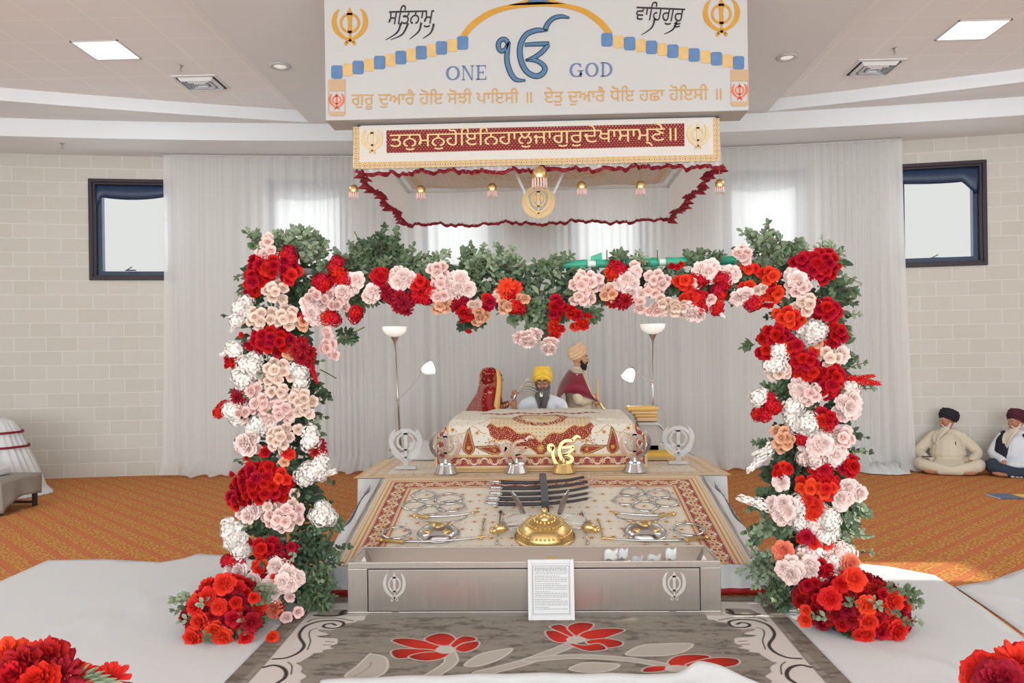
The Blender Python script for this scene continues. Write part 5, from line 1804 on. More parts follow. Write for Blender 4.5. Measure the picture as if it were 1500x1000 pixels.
def sheet(poly, z, label, seed, folds, step=.07):
    poly = sm(poly, True, 1)
    dense = []
    for i in range(len(poly)):
        a, q = poly[i], poly[(i + 1) % len(poly)]
        n = max(1, int(math.dist(a, q) / step))
        dense += [(a[0] + (q[0] - a[0]) * k / n, a[1] + (q[1] - a[1]) * k / n) for k in range(n)]
    xs2 = [p[0] for p in dense]; ys2 = [p[1] for p in dense]
    gx, gy = np.meshgrid(np.arange(min(xs2), max(xs2), step), np.arange(min(ys2), max(ys2), step))
    dd = polydist(gx, gy, dense)
    pts = dense + [(a, q) for a, q, d in zip(gx.ravel(), gy.ravel(), dd.ravel()) if d > step * .5]
    V, E_, F_, *_r = delaunay_2d_cdt([Vector(p) for p in pts], [], [list(range(len(dense)))], 1, 1e-5)
    r = random.Random(seed)
    ph = [r.uniform(0, 6) for _ in range(6)]
    def h(x, y):
        s = .004 + .003 * math.sin(x * 3.1 + y * 1.7 + ph[0])
        for (x0, y0, x1, y1, hh, w) in folds:
            ex_, ey_ = x1 - x0, y1 - y0; l2 = ex_ * ex_ + ey_ * ey_
            t = ((x - x0) * ex_ + (y - y0) * ey_) / l2; tc = min(1, max(0, t))
            d = math.hypot(x - x0 - tc * ex_, y - y0 - tc * ey_)
            s += 1.6 * hh * math.exp(-(d / w) ** 2) * math.sin(PI * (.08 + .84 * tc))
        return s
    b = MB(); b.add([(p.x, p.y, z + h(p.x, p.y)) for p in V], [tuple(f) for f in F_])
    return tag(b.build('white_floor_sheet', M['white_cloth'], smooth=True, solid=.004), label, 'floor sheet')
F = lambda x, y: tuple(aZ(x, y, .008)[:2])
fl = lambda x0, y0, x1, y1, h, w: (*F(x0, y0), *F(x1, y1), h, w)
sheet([(-4.3, 2.0), (-4.15, 4.6), F(0, 851), F(70, 820), F(150, 819), F(235, 824), F(270, 818), F(290, 811), F(335, 813), (-1.9, 6.25), (-1.56, 6.2), (-1.62, 5.2), (-1.57, 3.9), (-1.62, 2.0)],
      .006, 'white sheet spread on the carpet left of the rug', 1,
      [fl(20, 940, 150, 900, .010, .03), fl(60, 960, 300, 850, .012, .025), fl(260, 870, 330, 822, .012, .03), fl(150, 1000, 280, 905, .010, .03), fl(180, 880, 250, 850, .008, .03)])
sheet([(1.58, 2.0), (1.47, 3.9), (1.50, 5.2), (1.55, 6.1), (1.95, 6.35), F(1250, 824), F(1300, 829), F(1368, 842), F(1375, 846), F(1397, 859), F(1440, 889), F(1500, 934), (3.3, 3.9), (3.3, 2.0)],
      .006, 'white sheet spread on the carpet right of the rug', 2,
      [fl(1400, 900, 1480, 945, .012, .03), fl(1340, 960, 1440, 1000, .012, .03), fl(1420, 885, 1500, 960, .008, .03), fl(1290, 860, 1350, 880, .008, .03), fl(1300, 950, 1360, 990, .010, .025)])
sheet([F(1399, 859), F(1450, 851), F(1500, 832), (4.6, 6.2), (5.2, 4.5), (4.2, 4.2), F(1500, 927), F(1470, 906), F(1442, 887)], .005,
      'white sheet at far right whose corner meets the larger sheet', 3, [fl(1440, 870, 1500, 880, .006, .05)])
# white cloth drawn over the near end of the rug
gx, gy = np.meshgrid(np.linspace(0, 1, 120), np.linspace(0, 1, 24), indexing='ij')
top_l = np.interp(gx[:, 0], [0, .12, .45, .82, .88, .93, 1], [3.93, 3.97, 4.02, 4.01, 4.09, 4.0, 3.86])
P = np.zeros(gx.shape + (3,))
x0, x1 = aZ(478, 992, .02).x, aZ(1110, 995, .02).x
P[..., 0] = x0 + (x1 - x0) * gx; P[..., 1] = top_l[:, None] - (top_l[:, None] - 3.3) * gy
P[..., 2] = .020 + .022 * np.sin(PI * np.clip(gy * 6, 0, 1)) + .008 * np.sin(gx * 40) * np.clip(gy * 8, 0, 1) + .055 * np.exp(-((gx - .905) / .05) ** 2 - ((gy - .14) / .16) ** 2) + .02 * np.exp(-((gx - .86) / .02) ** 2 - ((gy - .1) / .1) ** 2)
tag(gridmesh(P).build('white_runner', M['white_cloth'], smooth=True, solid=.004), 'crumpled white cloth over the near end of the grey rug', 'floor sheet')
# magazines on the carpet
o = aZ(1489, 728, 0)
mg = thing('magazine', 'blue-covered magazine lying open on the carpet in front of the seated men', 'magazine', o)
b = MB(); b.box(o.x - .24, o.x + .02, o.y - .12, o.y + .20, .002, .012); b.build('cover', M['mag_blue'], mg, bevel=.002)
b = MB(); b.box(o.x - .255, o.x - .20, o.y - .115, o.y + .19, .002, .010); b.build('page_edge', M['paper'], mg)
b = MB(); b.box(o.x + .03, o.x + .30, o.y - .18, o.y + .14, .002, .010)
tag(b.build('yellow_magazine', M['yellow_cloth'], bevel=.002), 'yellow-edged magazine beside the blue one at the right edge', 'magazine')

# ================================================================== FLOOR LAMPS
def floor_lamp(top_px, bot_px, Yd, arm_from, shade_px, label, shade_dir, zbase):
    top = aY(*top_px, Yd); bot = aY(*bot_px, Yd); bot.z = zbase
    t = thing('floor_lamp', label, 'floor lamp', bot)
    b = MB(); b.lathe([(.001, 0), (.135, 0), (.14, .012), (.12, .024), (.02, .032), (.016, .06)], bot, 32)
    b.build('base', M['nickel'], t, smooth=True)
    neck = top + Vector((0, 0, -.20))
    b = MB(); b.tube([bot + Vector((0, 0, .03)), bot.lerp(neck, .5), neck], .011, 10); b.build('pole', M['nickel'], t, smooth=True)
    b = MB(); b.lathe([(.011, -.02), (.014, 0), (.022, .03), (.045, .075), (.05, .085), (.001, .085)], neck, 20); b.build('bowl_holder', M['nickel'], t, smooth=True)
    b = MB(); z0 = .085
    pr = [(.001, z0), (.05, z0 + .003), (.10, z0 + .025), (.135, z0 + .065), (.148, z0 + .115), (.140, z0 + .115), (.127, z0 + .068), (.09, z0 + .034), (.03, z0 + .012)]
    b.lathe(pr, neck, 36); b.build('lamp_bowl', M['bowl'], t, smooth=True)
    a = bot.lerp(neck, (arm_from - bot.z) / (neck.z - bot.z))
    s = aY(*shade_px, Yd - .05)
    joint = s - Vector(shade_dir) * .085
    mid = a.lerp(joint, .5) + Vector((0, 0, -.03))
    b = MB(); P_, _ = smooth2([tuple(a), tuple(mid), tuple(joint)], 1, 6); b.tube(P_, .006, 8)
    b.ell(joint, (.022, .022, .022), 10, 8); b.ell(a, (.017, .017, .022), 10, 8)
    b.build('reading_arm', M['nickel'], t, smooth=True)
    d = Vector(shade_dir).normalized()
    b = MB(); b.lathe([(.018, 0), (.035, .012), (.062, .05), (.075, .105), (.078, .135), (.074, .135), (.068, .10), (.05, .045), (.02, .012)], joint, 28, 0, d)
    b.build('reading_shade', M['bulb_shade'], t, smooth=True)
    l = bpy.data.lights.new('reading_bulb', 'POINT'); l.energy = 7; l.shadow_soft_size = .03; l.color = (1, .96, .9)
    lo = bpy.data.objects.new('reading_bulb', l); COL.objects.link(lo); lo.location = joint + d * .16
    return t
floor_lamp((578, 478.5), (587, 666), 9.36, 1.18, (627, 540), 'floor lamp with reading arm on the left behind the throne', (.9, -.25, .28), PZ + .035)
floor_lamp((956, 474.5), (957, 665), 9.36, 1.35, (922, 548), 'floor lamp with reading arm on the right behind the throne', (-.45, -.3, -.75), PZ + .035)

# ================================================================== PEOPLE
def remesh(mb, name, m, parent, vox, smooth_it=4, sub=False):
    o = mb.build(name, m, parent)
    r = o.modifiers.new('union', 'REMESH'); r.mode = 'VOXEL'; r.voxel_size = vox; r.use_smooth_shade = True
    if smooth_it:
        s = o.modifiers.new('soft', 'SMOOTH'); s.factor = .5; s.iterations = smooth_it
    dg = bpy.context.evaluated_depsgraph_get(); dg.update()
    me = bpy.data.meshes.new_from_object(o.evaluated_get(dg))
    o.modifiers.clear(); old = o.data; o.data = me; me.name = name
    bpy.data.meshes.remove(old)
    me.polygons.foreach_set('use_smooth', [True] * len(me.polygons))
    return o

class Fig:
    """a figure in its own frame (x right, y away from the way it faces is +y, z up), turned by yaw and set at a base point"""
    def __init__(self, base, yaw=0.0, zs=1.0):
        self.base = Vector(base); self.R = Matrix.Rotation(yaw, 3, 'Z'); self.zs = zs
    def p(self, x, y, z):
        return self.base + self.R @ Vector((x, y, z * self.zs))
    def limb(self, b, pts, radii, n=12, flat=1.0):
        P_, R_ = smooth2([tuple(self.p(*q)) for q in pts], radii, 4)
        b.capsule(P_, R_, n, 0, flat)
    def ell(self, b, c, r, yaw=0, tilt=0, fn=None, n=18, m=12):
        rot = self.R @ Matrix.Rotation(yaw, 3, 'Z') @ Matrix.Rotation(tilt, 3, 'X')
        b.ell(self.p(*c), r, n, m, 0, rot, fn)
    def head(self, b, c, yaw=0.0, s=1.0):
        """skull, jaw, nose, brow, lips, ears; face towards -y turned by yaw"""
        H = Fig(self.p(*c), 0); H.R = self.R @ Matrix.Rotation(yaw, 3, 'Z')
        H.ell(b, (0, .005 * s, .025 * s), (.077 * s, .096 * s, .098 * s))
        H.ell(b, (0, -.022 * s, -.045 * s), (.058 * s, .066 * s, .062 * s))
        H.ell(b, (0, -.048 * s, -.085 * s), (.032 * s, .030 * s, .024 * s))
        H.limb(b, [(0, -.086 * s, .03 * s), (0, -.104 * s, -.005 * s), (0, -.112 * s, -.022 * s)], [.010 * s, .012 * s, .015 * s], 8)
        H.ell(b, (0, -.080 * s, .045 * s), (.056 * s, .018 * s, .012 * s))
        H.ell(b, (0, -.084 * s, -.052 * s), (.024 * s, .014 * s, .011 * s))
        for k in (-1, 1):
            H.ell(b, (k * .080 * s, .005 * s, -.005 * s), (.010 * s, .020 * s, .032 * s))
            H.ell(b, (k * .043 * s, -.062 * s, -.02 * s), (.024 * s, .022 * s, .022 * s))
        return H
    def features(self, H, person, s=1.0, brow='beard_black', lip=True):
        for k in (-1, 1):
            b = MB(); H.ell(b, (k * .032 * s, -.083 * s, .022 * s), (.014 * s, .010 * s, .008 * s), n=10, m=8)
            e = b.build('eye', M['eye_white'], person, smooth=True)
            b = MB(); H.ell(b, (k * .032 * s, -.091 * s, .022 * s), (.0065 * s, .005 * s, .0065 * s), n=10, m=8); b.build('pupil', M['eye_dark'], e, smooth=True)
            b = MB(); H.limb(b, [(k * .012 * s, -.096 * s, .042 * s), (k * .034 * s, -.094 * s, .050 * s), (k * .056 * s, -.078 * s, .042 * s)], [.004 * s, .006 * s, .003 * s], 6)
            b.build('eyebrow', M[brow], person, smooth=True)
        if lip:
            b = MB(); H.ell(b, (0, -.096 * s, -.052 * s), (.020 * s, .006 * s, .007 * s), n=10, m=6); b.build('lips', M['lip'], person, smooth=True)
    def hand(self, b, w, d, nrm, curl=.5, s=1.0, side=1):
        """wrist point, pointing direction and palm normal in figure axes; palm, four unequal fingers and a thumb"""
        w, d, nrm = Vector(w), Vector(d).normalized(), Vector(nrm)
        nrm = (nrm - d * nrm.dot(d)).normalized(); x = d.cross(nrm) * side
        L = lambda v: (v.x, v.y, v.z)
        self.limb(b, [L(w), L(w + d * .045 * s), L(w + d * .085 * s)], [.024 * s, .034 * s, .036 * s], 10, .62)
        for k, ln in enumerate((.070, .080, .074, .058)):
            a = w + d * .088 * s + x * (.030 - .020 * k) * s
            pts, ang, q = [a], .15, a
            for j in range(3):
                ang += curl * (.55 if j == 0 else .8)
                q = q + (d * math.cos(ang) + nrm * math.sin(ang)) * ln * s / 2.6
                pts.append(q)
            self.limb(b, [L(v) for v in pts], [.0095 * s, .009 * s, .0082 * s, .007 * s], 8)
        a = w + d * .03 * s + x * .030 * s
        t1 = a + (x * .8 + d * .7 + nrm * .3).normalized() * .035 * s
        t2 = t1 + (d * .8 + x * .15 + nrm * (.3 + curl * .5)).normalized() * .032 * s
        self.limb(b, [L(a), L(t1), L(t2)], [.013 * s, .0105 * s, .008 * s], 8)

def turban(H, person, m, s=1.0, wide=1.0, peak=0.0, back=.02, lift=0.0, tilt=-.25, vox=.005):
    """wound turban: a full rounded dome with layered wraps that cross in a point over the brow"""
    b = MB()
    A, B, C = .108 * wide, .126, .088 + peak
    zc = .092 + lift
    R3 = Matrix.Rotation(tilt, 3, 'X')
    H.ell(b, (0, back * s, zc * s), (A * s, B * s, C * s), 0, tilt)
    n = 24
    for k in (-1, 1):
        for j, u in enumerate((-.48, -.12, .24, .58)):
            q = math.sqrt(1 - u * u)
            pts = []
            for i in range(n + 1):
                a = 2 * PI * i / n
                v = Vector((A * q * math.sin(a), -B * q * math.cos(a), C * u + k * .26 * A * q * math.sin(a) * .8 + .018 * max(0, math.cos(a))))
                v = R3 @ v
                pts.append((v.x * s, (v.y + back) * s, (v.z + zc) * s))
            H.limb(b, pts, [.0135 * s] * (n + 1), 8)
    return remesh(b, 'turban', m, person, vox, 2)

def beard(H, person, m, s=1.0, length=.10, width=.065, vox=.006, seed=1, spread=1.0, fwd=0.0):
    b = MB(); r = random.Random(seed)
    H.ell(b, (0, -.045 * s, -.085 * s), (width * s, .052 * s, .045 * s))
    for k in (-1, 1):
        H.limb(b, [(k * .070 * s, -.005 * s, .0), (k * .068 * s, -.025 * s, -.045 * s), (k * .04 * s, -.06 * s, -.09 * s)], [.014 * s, .020 * s, .024 * s], 8)
        H.limb(b, [(0, -.100 * s, -.034 * s), (k * .028 * s, -.096 * s, -.042 * s), (k * .048 * s, -.078 * s, -.066 * s)], [.009 * s, .011 * s, .007 * s], 8)
    n = 15
    for i in range(n):
        f = i / (n - 1) * 2 - 1
        x = f * width * .85 * s
        ln = length * (1 - .38 * f * f) * r.uniform(.85, 1.1) * s
        H.limb(b, [(x, (-.058 + .03 * f * f) * s, -.085 * s), (x * 1.0 * spread, (-.072 + .02 * f * f) * s - fwd * .62, -.085 * s - ln * .5), (x * .72 * spread + r.uniform(-.006, .006), (-.064 + r.uniform(-.01, .01)) * s - fwd, -.085 * s - ln)],
               [.024 * s, .020 * s, .007 * s], 7)
    return remesh(b, 'beard', m, person, vox, 1)

# ---- scripture reader seated behind the throne, facing the room
PB = aY(795.5, 600, 9.33); PB.z = PZ + .06
F1 = Fig(PB, 0)
pr = thing('person', 'person in a yellow turban and white robe seated behind the throne', 'person', PB)
b = MB()
hz = .735
F1.limb(b, [(0, 0, .15), (0, -.01, .28), (0, 0, .46), (0, 0, .56)], [.15, .15, .15, .10]); F1.limb(b, [(0, 0, .56), (0, -.01, .66)], [.058, .052])
H1 = F1.head(b, (0, -.015, hz), -.06)
F1.limb(b, [(-.17, 0, .52), (-.30, -.06, .34), (-.335, -.10, .46), (-.335, -.11, .55)], [.05, .042, .036, .028])
F1.hand(b, (-.335, -.11, .56), (0.05, -.25, 1), (.6, -.8, 0), 1.1, 1.0, -1)
F1.limb(b, [(.17, 0, .52), (.24, -.06, .30), (.12, -.22, .26)], [.05, .042, .032])
F1.hand(b, (.12, -.22, .26), (-.6, -.7, -.1), (0, 0, -1), .6)
for k in (-1, 1):
    F1.limb(b, [(k * .10, 0, .09), (k * .36, -.24, .10), (-k * .04, -.34, .06)], [.085, .07, .045])
remesh(b, 'body', M['skin'], pr, .008)
F1.features(H1, pr)
b = MB()
F1.limb(b, [(0, .01, .19), (0, 0, .30), (0, .005, .45)], [.20, .185, .165]); F1.limb(b, [(-.20, .0, .485), (0, .0, .545), (.20, 0, .485)], [.085, .095, .085])
F1.limb(b, [(-.20, 0, .485), (-.315, -.06, .335), (-.33, -.09, .40)], [.082, .07, .055]); F1.limb(b, [(.20, 0, .485), (.27, -.06, .30), (.16, -.20, .26)], [.082, .07, .055])
for k in (-1, 1):
    F1.limb(b, [(k * .10, 0, .09), (k * .37, -.24, .10), (-k * .02, -.34, .07)], [.10, .085, .06])
remesh(b, 'white_robe', M['whiteshirt'], pr, .010)
turban(H1, pr, M['turban_yellow'], .98, peak=.02, lift=.006)
beard(H1, pr, M['beard_grey'], 1.05, .24, .070, fwd=.12)
b = MB()
for k in (-1, 1):
    pts = [H1.p(k * .033 + .026 * math.cos(a), -.100, .020 + .020 * math.sin(a)) for a in np.linspace(0, 2 * PI, 17)]
    b.tube(pts, .0022, 5)
    b.tube([H1.p(k * .058, -.098, .024), H1.p(k * .082, -.01, .016)], .002, 5)
b.tube([H1.p(-.008, -.104, .024), H1.p(.008, -.104, .024)], .002, 5)
b.build('spectacles', M['dark_metal'], pr, smooth=True)
# white yak-hair whisk held up in his hand
hp = F1.p(-.31, -.15, .62)
wk = thing('fly_whisk', 'white yak-hair whisk raised in the seated reader\'s hand', 'whisk', hp)
b = MB(); b.capsule([hp + Vector((-.03, 0, -.06)), hp + Vector((0, 0, .02)), hp + Vector((.03, .01, .05))], [.011, .012, .014], 10); b.build('handle', M['silver'], wk, smooth=True)
b = MB(); r = random.Random(5)
for k in range(46):
    q = k / 45; st0 = hp + Vector((.03, .01, .05)) + Vector((r.uniform(-.01, .01), r.uniform(-.012, .012), r.uniform(-.01, .01)))
    e = hp + Vector((.20 + .10 * q, .10 + r.uniform(-.05, .05), .02 - .17 * (q - .3) + .10 * (1 - q)))
    m_ = st0.lerp(e, .5) + Vector((.0, 0, .06 * (1 - q * .6)))
    P_, R_ = smooth2([tuple(st0), tuple(m_), tuple(e)], [.006, .011, .003], 5)
    b.tube(P_, R_, 5)
b.build('whisk_hair', M['whisk'], wk, smooth=True)
# microphone
mp_ = H1.p(-.01, -.165, -.10)
mc = thing('microphone', 'silver-headed microphone on a thin stand before the reader\'s beard', 'microphone', (mp_.x, mp_.y - .02, 1.1))
b = MB(); b.capsule([mp_, mp_ + Vector((0, -.012, -.035))], [.021, .021], 14); b.build('mic_head', M['silver'], mc, smooth=True)
b = MB(); b.capsule([mp_ + Vector((0, -.018, -.055)), mp_ + Vector((0, -.03, -.13))], [.017, .013], 12); b.build('mic_body', M['black'], mc, smooth=True)
b = MB(); b.tube([mp_ + Vector((0, -.03, -.13)), Vector((mp_.x, mp_.y - .06, 1.0)), Vector((mp_.x, 8.97, .7)), Vector((mp_.x, 8.97, PZ + .16))], .008, 8); b.build('mic_stand', M['nickel'], mc, smooth=True)

# ---- groom, standing in profile facing right
GB = aY(848, 700, 10.3); GB.z = 0.0
F2 = Fig(GB, PI / 2)
gr = thing('person', 'standing person in a peach turban and ivory coat with a maroon shawl', 'person', GB)
b = MB(); T_ = 1.62
F2.limb(b, [(0, 0, .92), (0, 0, 1.10), (0, .01, 1.30), (0, .015, 1.42)], [.14, .13, .15, .09]); F2.limb(b, [(0, .01, 1.42), (0, -.01, 1.56)], [.06, .054])
H2 = F2.head(b, (0, -.03, T_), 0)
for k in (-1, 1):
    F2.limb(b, [(k * .09, 0, .92), (k * .10, -.01, .50), (k * .10, .02, .09)], [.09, .065, .042])
    F2.limb(b, [(k * .10, .03, .05), (k * .11, -.10, .035), (k * .115, -.17, .03)], [.038, .036, .025])
    F2.limb(b, [(k * .20, .02, 1.38), (k * .25, .0, 1.10), (k * .10, -.20, 1.14)], [.055, .045, .032])
F2.hand(b, (.10, -.20, 1.14), (-.75, -.55, .1), (-.5, .8, 0), .9, 1.0, 1); F2.hand(b, (-.10, -.20, 1.06), (.75, -.55, .1), (.5, .8, 0), .9, 1.0, -1)
remesh(b, 'body', M['skin_pale'], gr, .008)
F2.features(H2, gr)
b = MB()
F2.limb(b, [(0, 0, .30), (0, .0, .60), (0, .01, .90), (0, -.02, 1.10), (0, .015, 1.30)], [.24, .215, .19, .175, .17], 16); F2.limb(b, [(-.19, .02, 1.385), (0, .02, 1.43), (.19, .02, 1.385)], [.075, .085, .075])
F2.limb(b, [(0, .01, 1.42), (0, .0, 1.49)], [.085, .068])
for k in (-1, 1):
    F2.limb(b, [(k * .20, .02, 1.37), (k * .265, .0, 1.10), (k * .13, -.17, 1.13)], [.08, .068, .052])
remesh(b, 'ivory_coat', M['ivory'], gr, .010)
b = MB()
for k in (-1, 1):
    F2.limb(b, [(k * .10, .0, .40), (k * .10, .02, .08)], [.085, .07])
    F2.limb(b, [(k * .10, .04, .045), (k * .115, -.20, .035)], [.045, .035])
remesh(b, 'trousers', M['cream'], gr, .012)
turban(H2, gr, M['turban_peach'], 1.0, peak=.02, wide=.92, back=.03, lift=.004, tilt=-.5)
beard(H2, gr, M['beard_black'], 1.0, .05, .062)
# velvet shawl: over the near shoulder, down the back and across the forearm
def sheetpath(name, m, parent, rows, solid=.01, k=5):
    """cloth through rows of points (each row the same count)"""
    R_ = [smooth2([tuple(p) for p in row], 1, k)[0] for row in rows]
    cols = list(zip(*R_)); C = [smooth2(list(cl), 1, k)[0] for cl in cols]
    b = MB(); b.grid(C); return b.build(name, m, parent, smooth=True, solid=solid)
g2 = lambda x, y, z: F2.p(-x, y, z)
# near side of the figure is local -x (towards the viewer after the turn)
sheetpath('velvet_shawl', M['velvet'], gr, [
    [g2(-.12, .09, 1.47), g2(.06, .10, 1.49), g2(.16, .08, 1.47), g2(.22, .03, 1.44), g2(.20, -.05, 1.44)],
    [g2(-.10, .20, 1.32), g2(.08, .21, 1.33), g2(.22, .17, 1.33), g2(.30, .06, 1.36), g2(.29, -.08, 1.35)],
    [g2(-.10, .25, 1.15), g2(.08, .27, 1.15), g2(.22, .24, 1.18), g2(.335, .10, 1.30), g2(.34, -.12, 1.25)],
    [g2(-.10, .30, .98), g2(.08, .32, .98), g2(.20, .30, 1.0), g2(.335, .14, 1.25), g2(.32, -.18, 1.15)],
    [g2(-.10, .36, .80), g2(.08, .38, .80), g2(.16, .36, .82), g2(.32, .19, 1.20), g2(.24, -.25, 1.09)]], .012)
b = MB()
for i in range(9):
    q = i / 8; b.ell(H2.p(.05 * math.sin(q * 6) * 0 + (.07 - .0 * q), -.05 - .015 * math.sin(PI * q), -.14 - .32 * q), (.014, .014, .02), 8, 6)
b.build('neck_garland', M['tan_cloth'], gr, smooth=True)
hs = F2.p(0, -.265, 1.08)
sw = thing('ceremonial_sword', 'upright gold-hilted sword in a pale scabbard held before the groom\'s chest', 'sword', hs)
b = MB(); b.capsule([hs + Vector((-.005, 0, .30)), hs + Vector((-.01, 0, .05)), hs + Vector((.0, 0, -.60))], [.012, .02, .016], 10); b.build('scabbard', M['tan_cloth'], sw, smooth=True)
b = MB(); b.capsule([hs + Vector((.015, -.03, -.02)), hs + Vector((.06, -.04, -.10)), hs + Vector((.085, -.04, -.10))], [.018, .022, .018], 10); b.build('hilt', M['gold'], sw, smooth=True)

# ---- bride, in profile facing right
BB = aY(722, 700, 10.3); BB.z = 0.0
F3 = Fig(BB, PI / 2)
br3 = thing('person', 'standing person in a red embroidered dress and sheer red veil', 'person', BB)
b = MB()
F3.limb(b, [(0, 0, .80), (0, 0, .96), (0, .0, 1.12), (0, .01, 1.22)], [.12, .105, .12, .08]); F3.limb(b, [(0, .0, 1.22), (0, -.02, 1.33)], [.05, .046])
H3 = F3.head(b, (0, -.045, 1.39), 0, .92)
for k in (-1, 1):
    F3.limb(b, [(k * .08, 0, .80), (k * .09, 0, .42), (k * .09, .02, .07)], [.085, .06, .04]); F3.limb(b, [(k * .09, .02, .04), (k * .095, -.15, .03)], [.034, .024])
    F3.limb(b, [(k * .155, .01, 1.19), (k * .19, .0, 1.00), (k * .06, -.22, 1.06)], [.045, .038, .028])
F3.hand(b, (.06, -.22, 1.06), (-.3, -.9, .25), (-.9, .2, 0), .8, .92, 1); F3.hand(b, (-.06, -.22, 1.07), (.3, -.9, .25), (.9, .2, 0), .8, .92, -1)
remesh(b, 'body', M['skin_pale'], br3, .008)
F3.features(H3, br3, .92)
b = MB()
F3.limb(b, [(0, 0, .93), (0, .0, 1.10), (0, .01, 1.19)], [.125, .138, .11]); F3.limb(b, [(-.14, .01, 1.175), (0, .01, 1.215), (.14, .01, 1.175)], [.055, .06, .055])
for k in (-1, 1):
    F3.limb(b, [(k * .15, .01, 1.17), (k * .198, .0, 1.005), (k * .145, -.085, 1.025)], [.06, .054, .044])
remesh(b, 'embroidered_blouse', M['bride_red'], br3, .009)
b = MB()
n = 64; rows = []
for j in range(9):
    g = j / 8; z = .98 - .95 * g
    rows.append([F3.p((.125 + .32 * g ** .8) * (1 + .03 * g * math.sin(k * 2 * PI * 16 / n)) * math.cos(2 * PI * k / n), (.115 + .32 * g ** .8) * (1 + .03 * g * math.sin(k * 2 * PI * 16 / n)) * math.sin(2 * PI * k / n), z) for k in range(n)])
b.grid(rows, False, True); b.build('pleated_skirt', M['bride_red'], br3, smooth=True, solid=.006)
for k in (-1, 1):
    for j in range(5):
        q = F3.p(k * .112 - k * .012 * j, -.132 - .017 * j, 1.036 + .0045 * j); ax_ = F3.R @ Vector((-k * .55, -.8, .05))
        b = MB(); b.lathe([(.038, -.004), (.043, 0), (.038, .004), (.034, 0), (.038, -.004)], q, 18, 0, ax_)
        b.build('bangle', M['gold'] if j % 2 else M['maroon_trim'], br3, smooth=True)
b = MB(); H3.ell(b, (0, .055, .03), (.088, .085, .105)); H3.ell(b, (0, .125, -.02), (.06, .055, .06)); b.build('hair_bun', M['beard_black'], br3, smooth=True)
g3 = lambda x, y, z: F3.p(x, y, z)
veil_rows = []
for z, fy, hw, by in ((1.535, -.05, .03, .04), (1.51, -.10, .085, .12), (1.43, -.125, .12, .155), (1.34, -.13, .145, .16), (1.20, -.12, .19, .20), (1.05, -.11, .22, .30), (.90, -.08, .24, .38), (.70, -.02, .26, .45), (.40, .04, .28, .52), (.12, .08, .30, .58)):
    row = []
    for a in np.linspace(-1, 1, 13):
        t = a * PI * .5
        row.append(g3(hw * math.sin(t) * (1.0 if abs(a) < .95 else .96), fy + (by - fy) * math.cos(t) ** .8 if abs(a) < .999 else fy, z - (.03 if abs(a) > .9 else 0)))
    veil_rows.append(row)
R_ = [smooth2([tuple(p) for p in row], 1, 3)[0] for row in veil_rows]
C = [smooth2(list(cl), 1, 4)[0] for cl in zip(*R_)]
b = MB(); b.grid(C); vl = b.build('red_veil', M['red_veil'], br3, smooth=True)
b = MB()
for edge in (0, -1):
    col_ = [Vector(p) for p in C[edge]]
    inn = [Vector(p) for p in C[2 if edge == 0 else -3]]
    rows = [[p + (F3.R @ Vector((0, -.004, 0))), p.lerp(q, .9) + (F3.R @ Vector((0, -.004, 0)))] for p, q in zip(col_[:int(len(col_) * .72)], inn)]
    b.grid(rows)
b.build('gold_veil_border', M['gold_cloth'], vl, smooth=True, solid=.004)
b = MB(); r = random.Random(8)
for k in range(150):
    i, j = r.randrange(2, len(C) - 2), r.randrange(1, int(len(C[0]) * .62))
    p = Vector(C[i][j]); q = p - F3.p(0, .02, p.z); q.z = 0
    b.ell(p + q.normalized() * .003, (.007, .007, .007), 6, 4)
b.build('gold_sequins', M['gold_cloth'], vl)['kind'] = 'stuff'
b = MB(); H3.ell(b, (0, .05, .075), (.085, .085, .065)); H3.ell(b, (0, .10, .06), (.085, .07, .07)); b.build('embroidered_cap', M['maroon_trim'], br3, smooth=True)

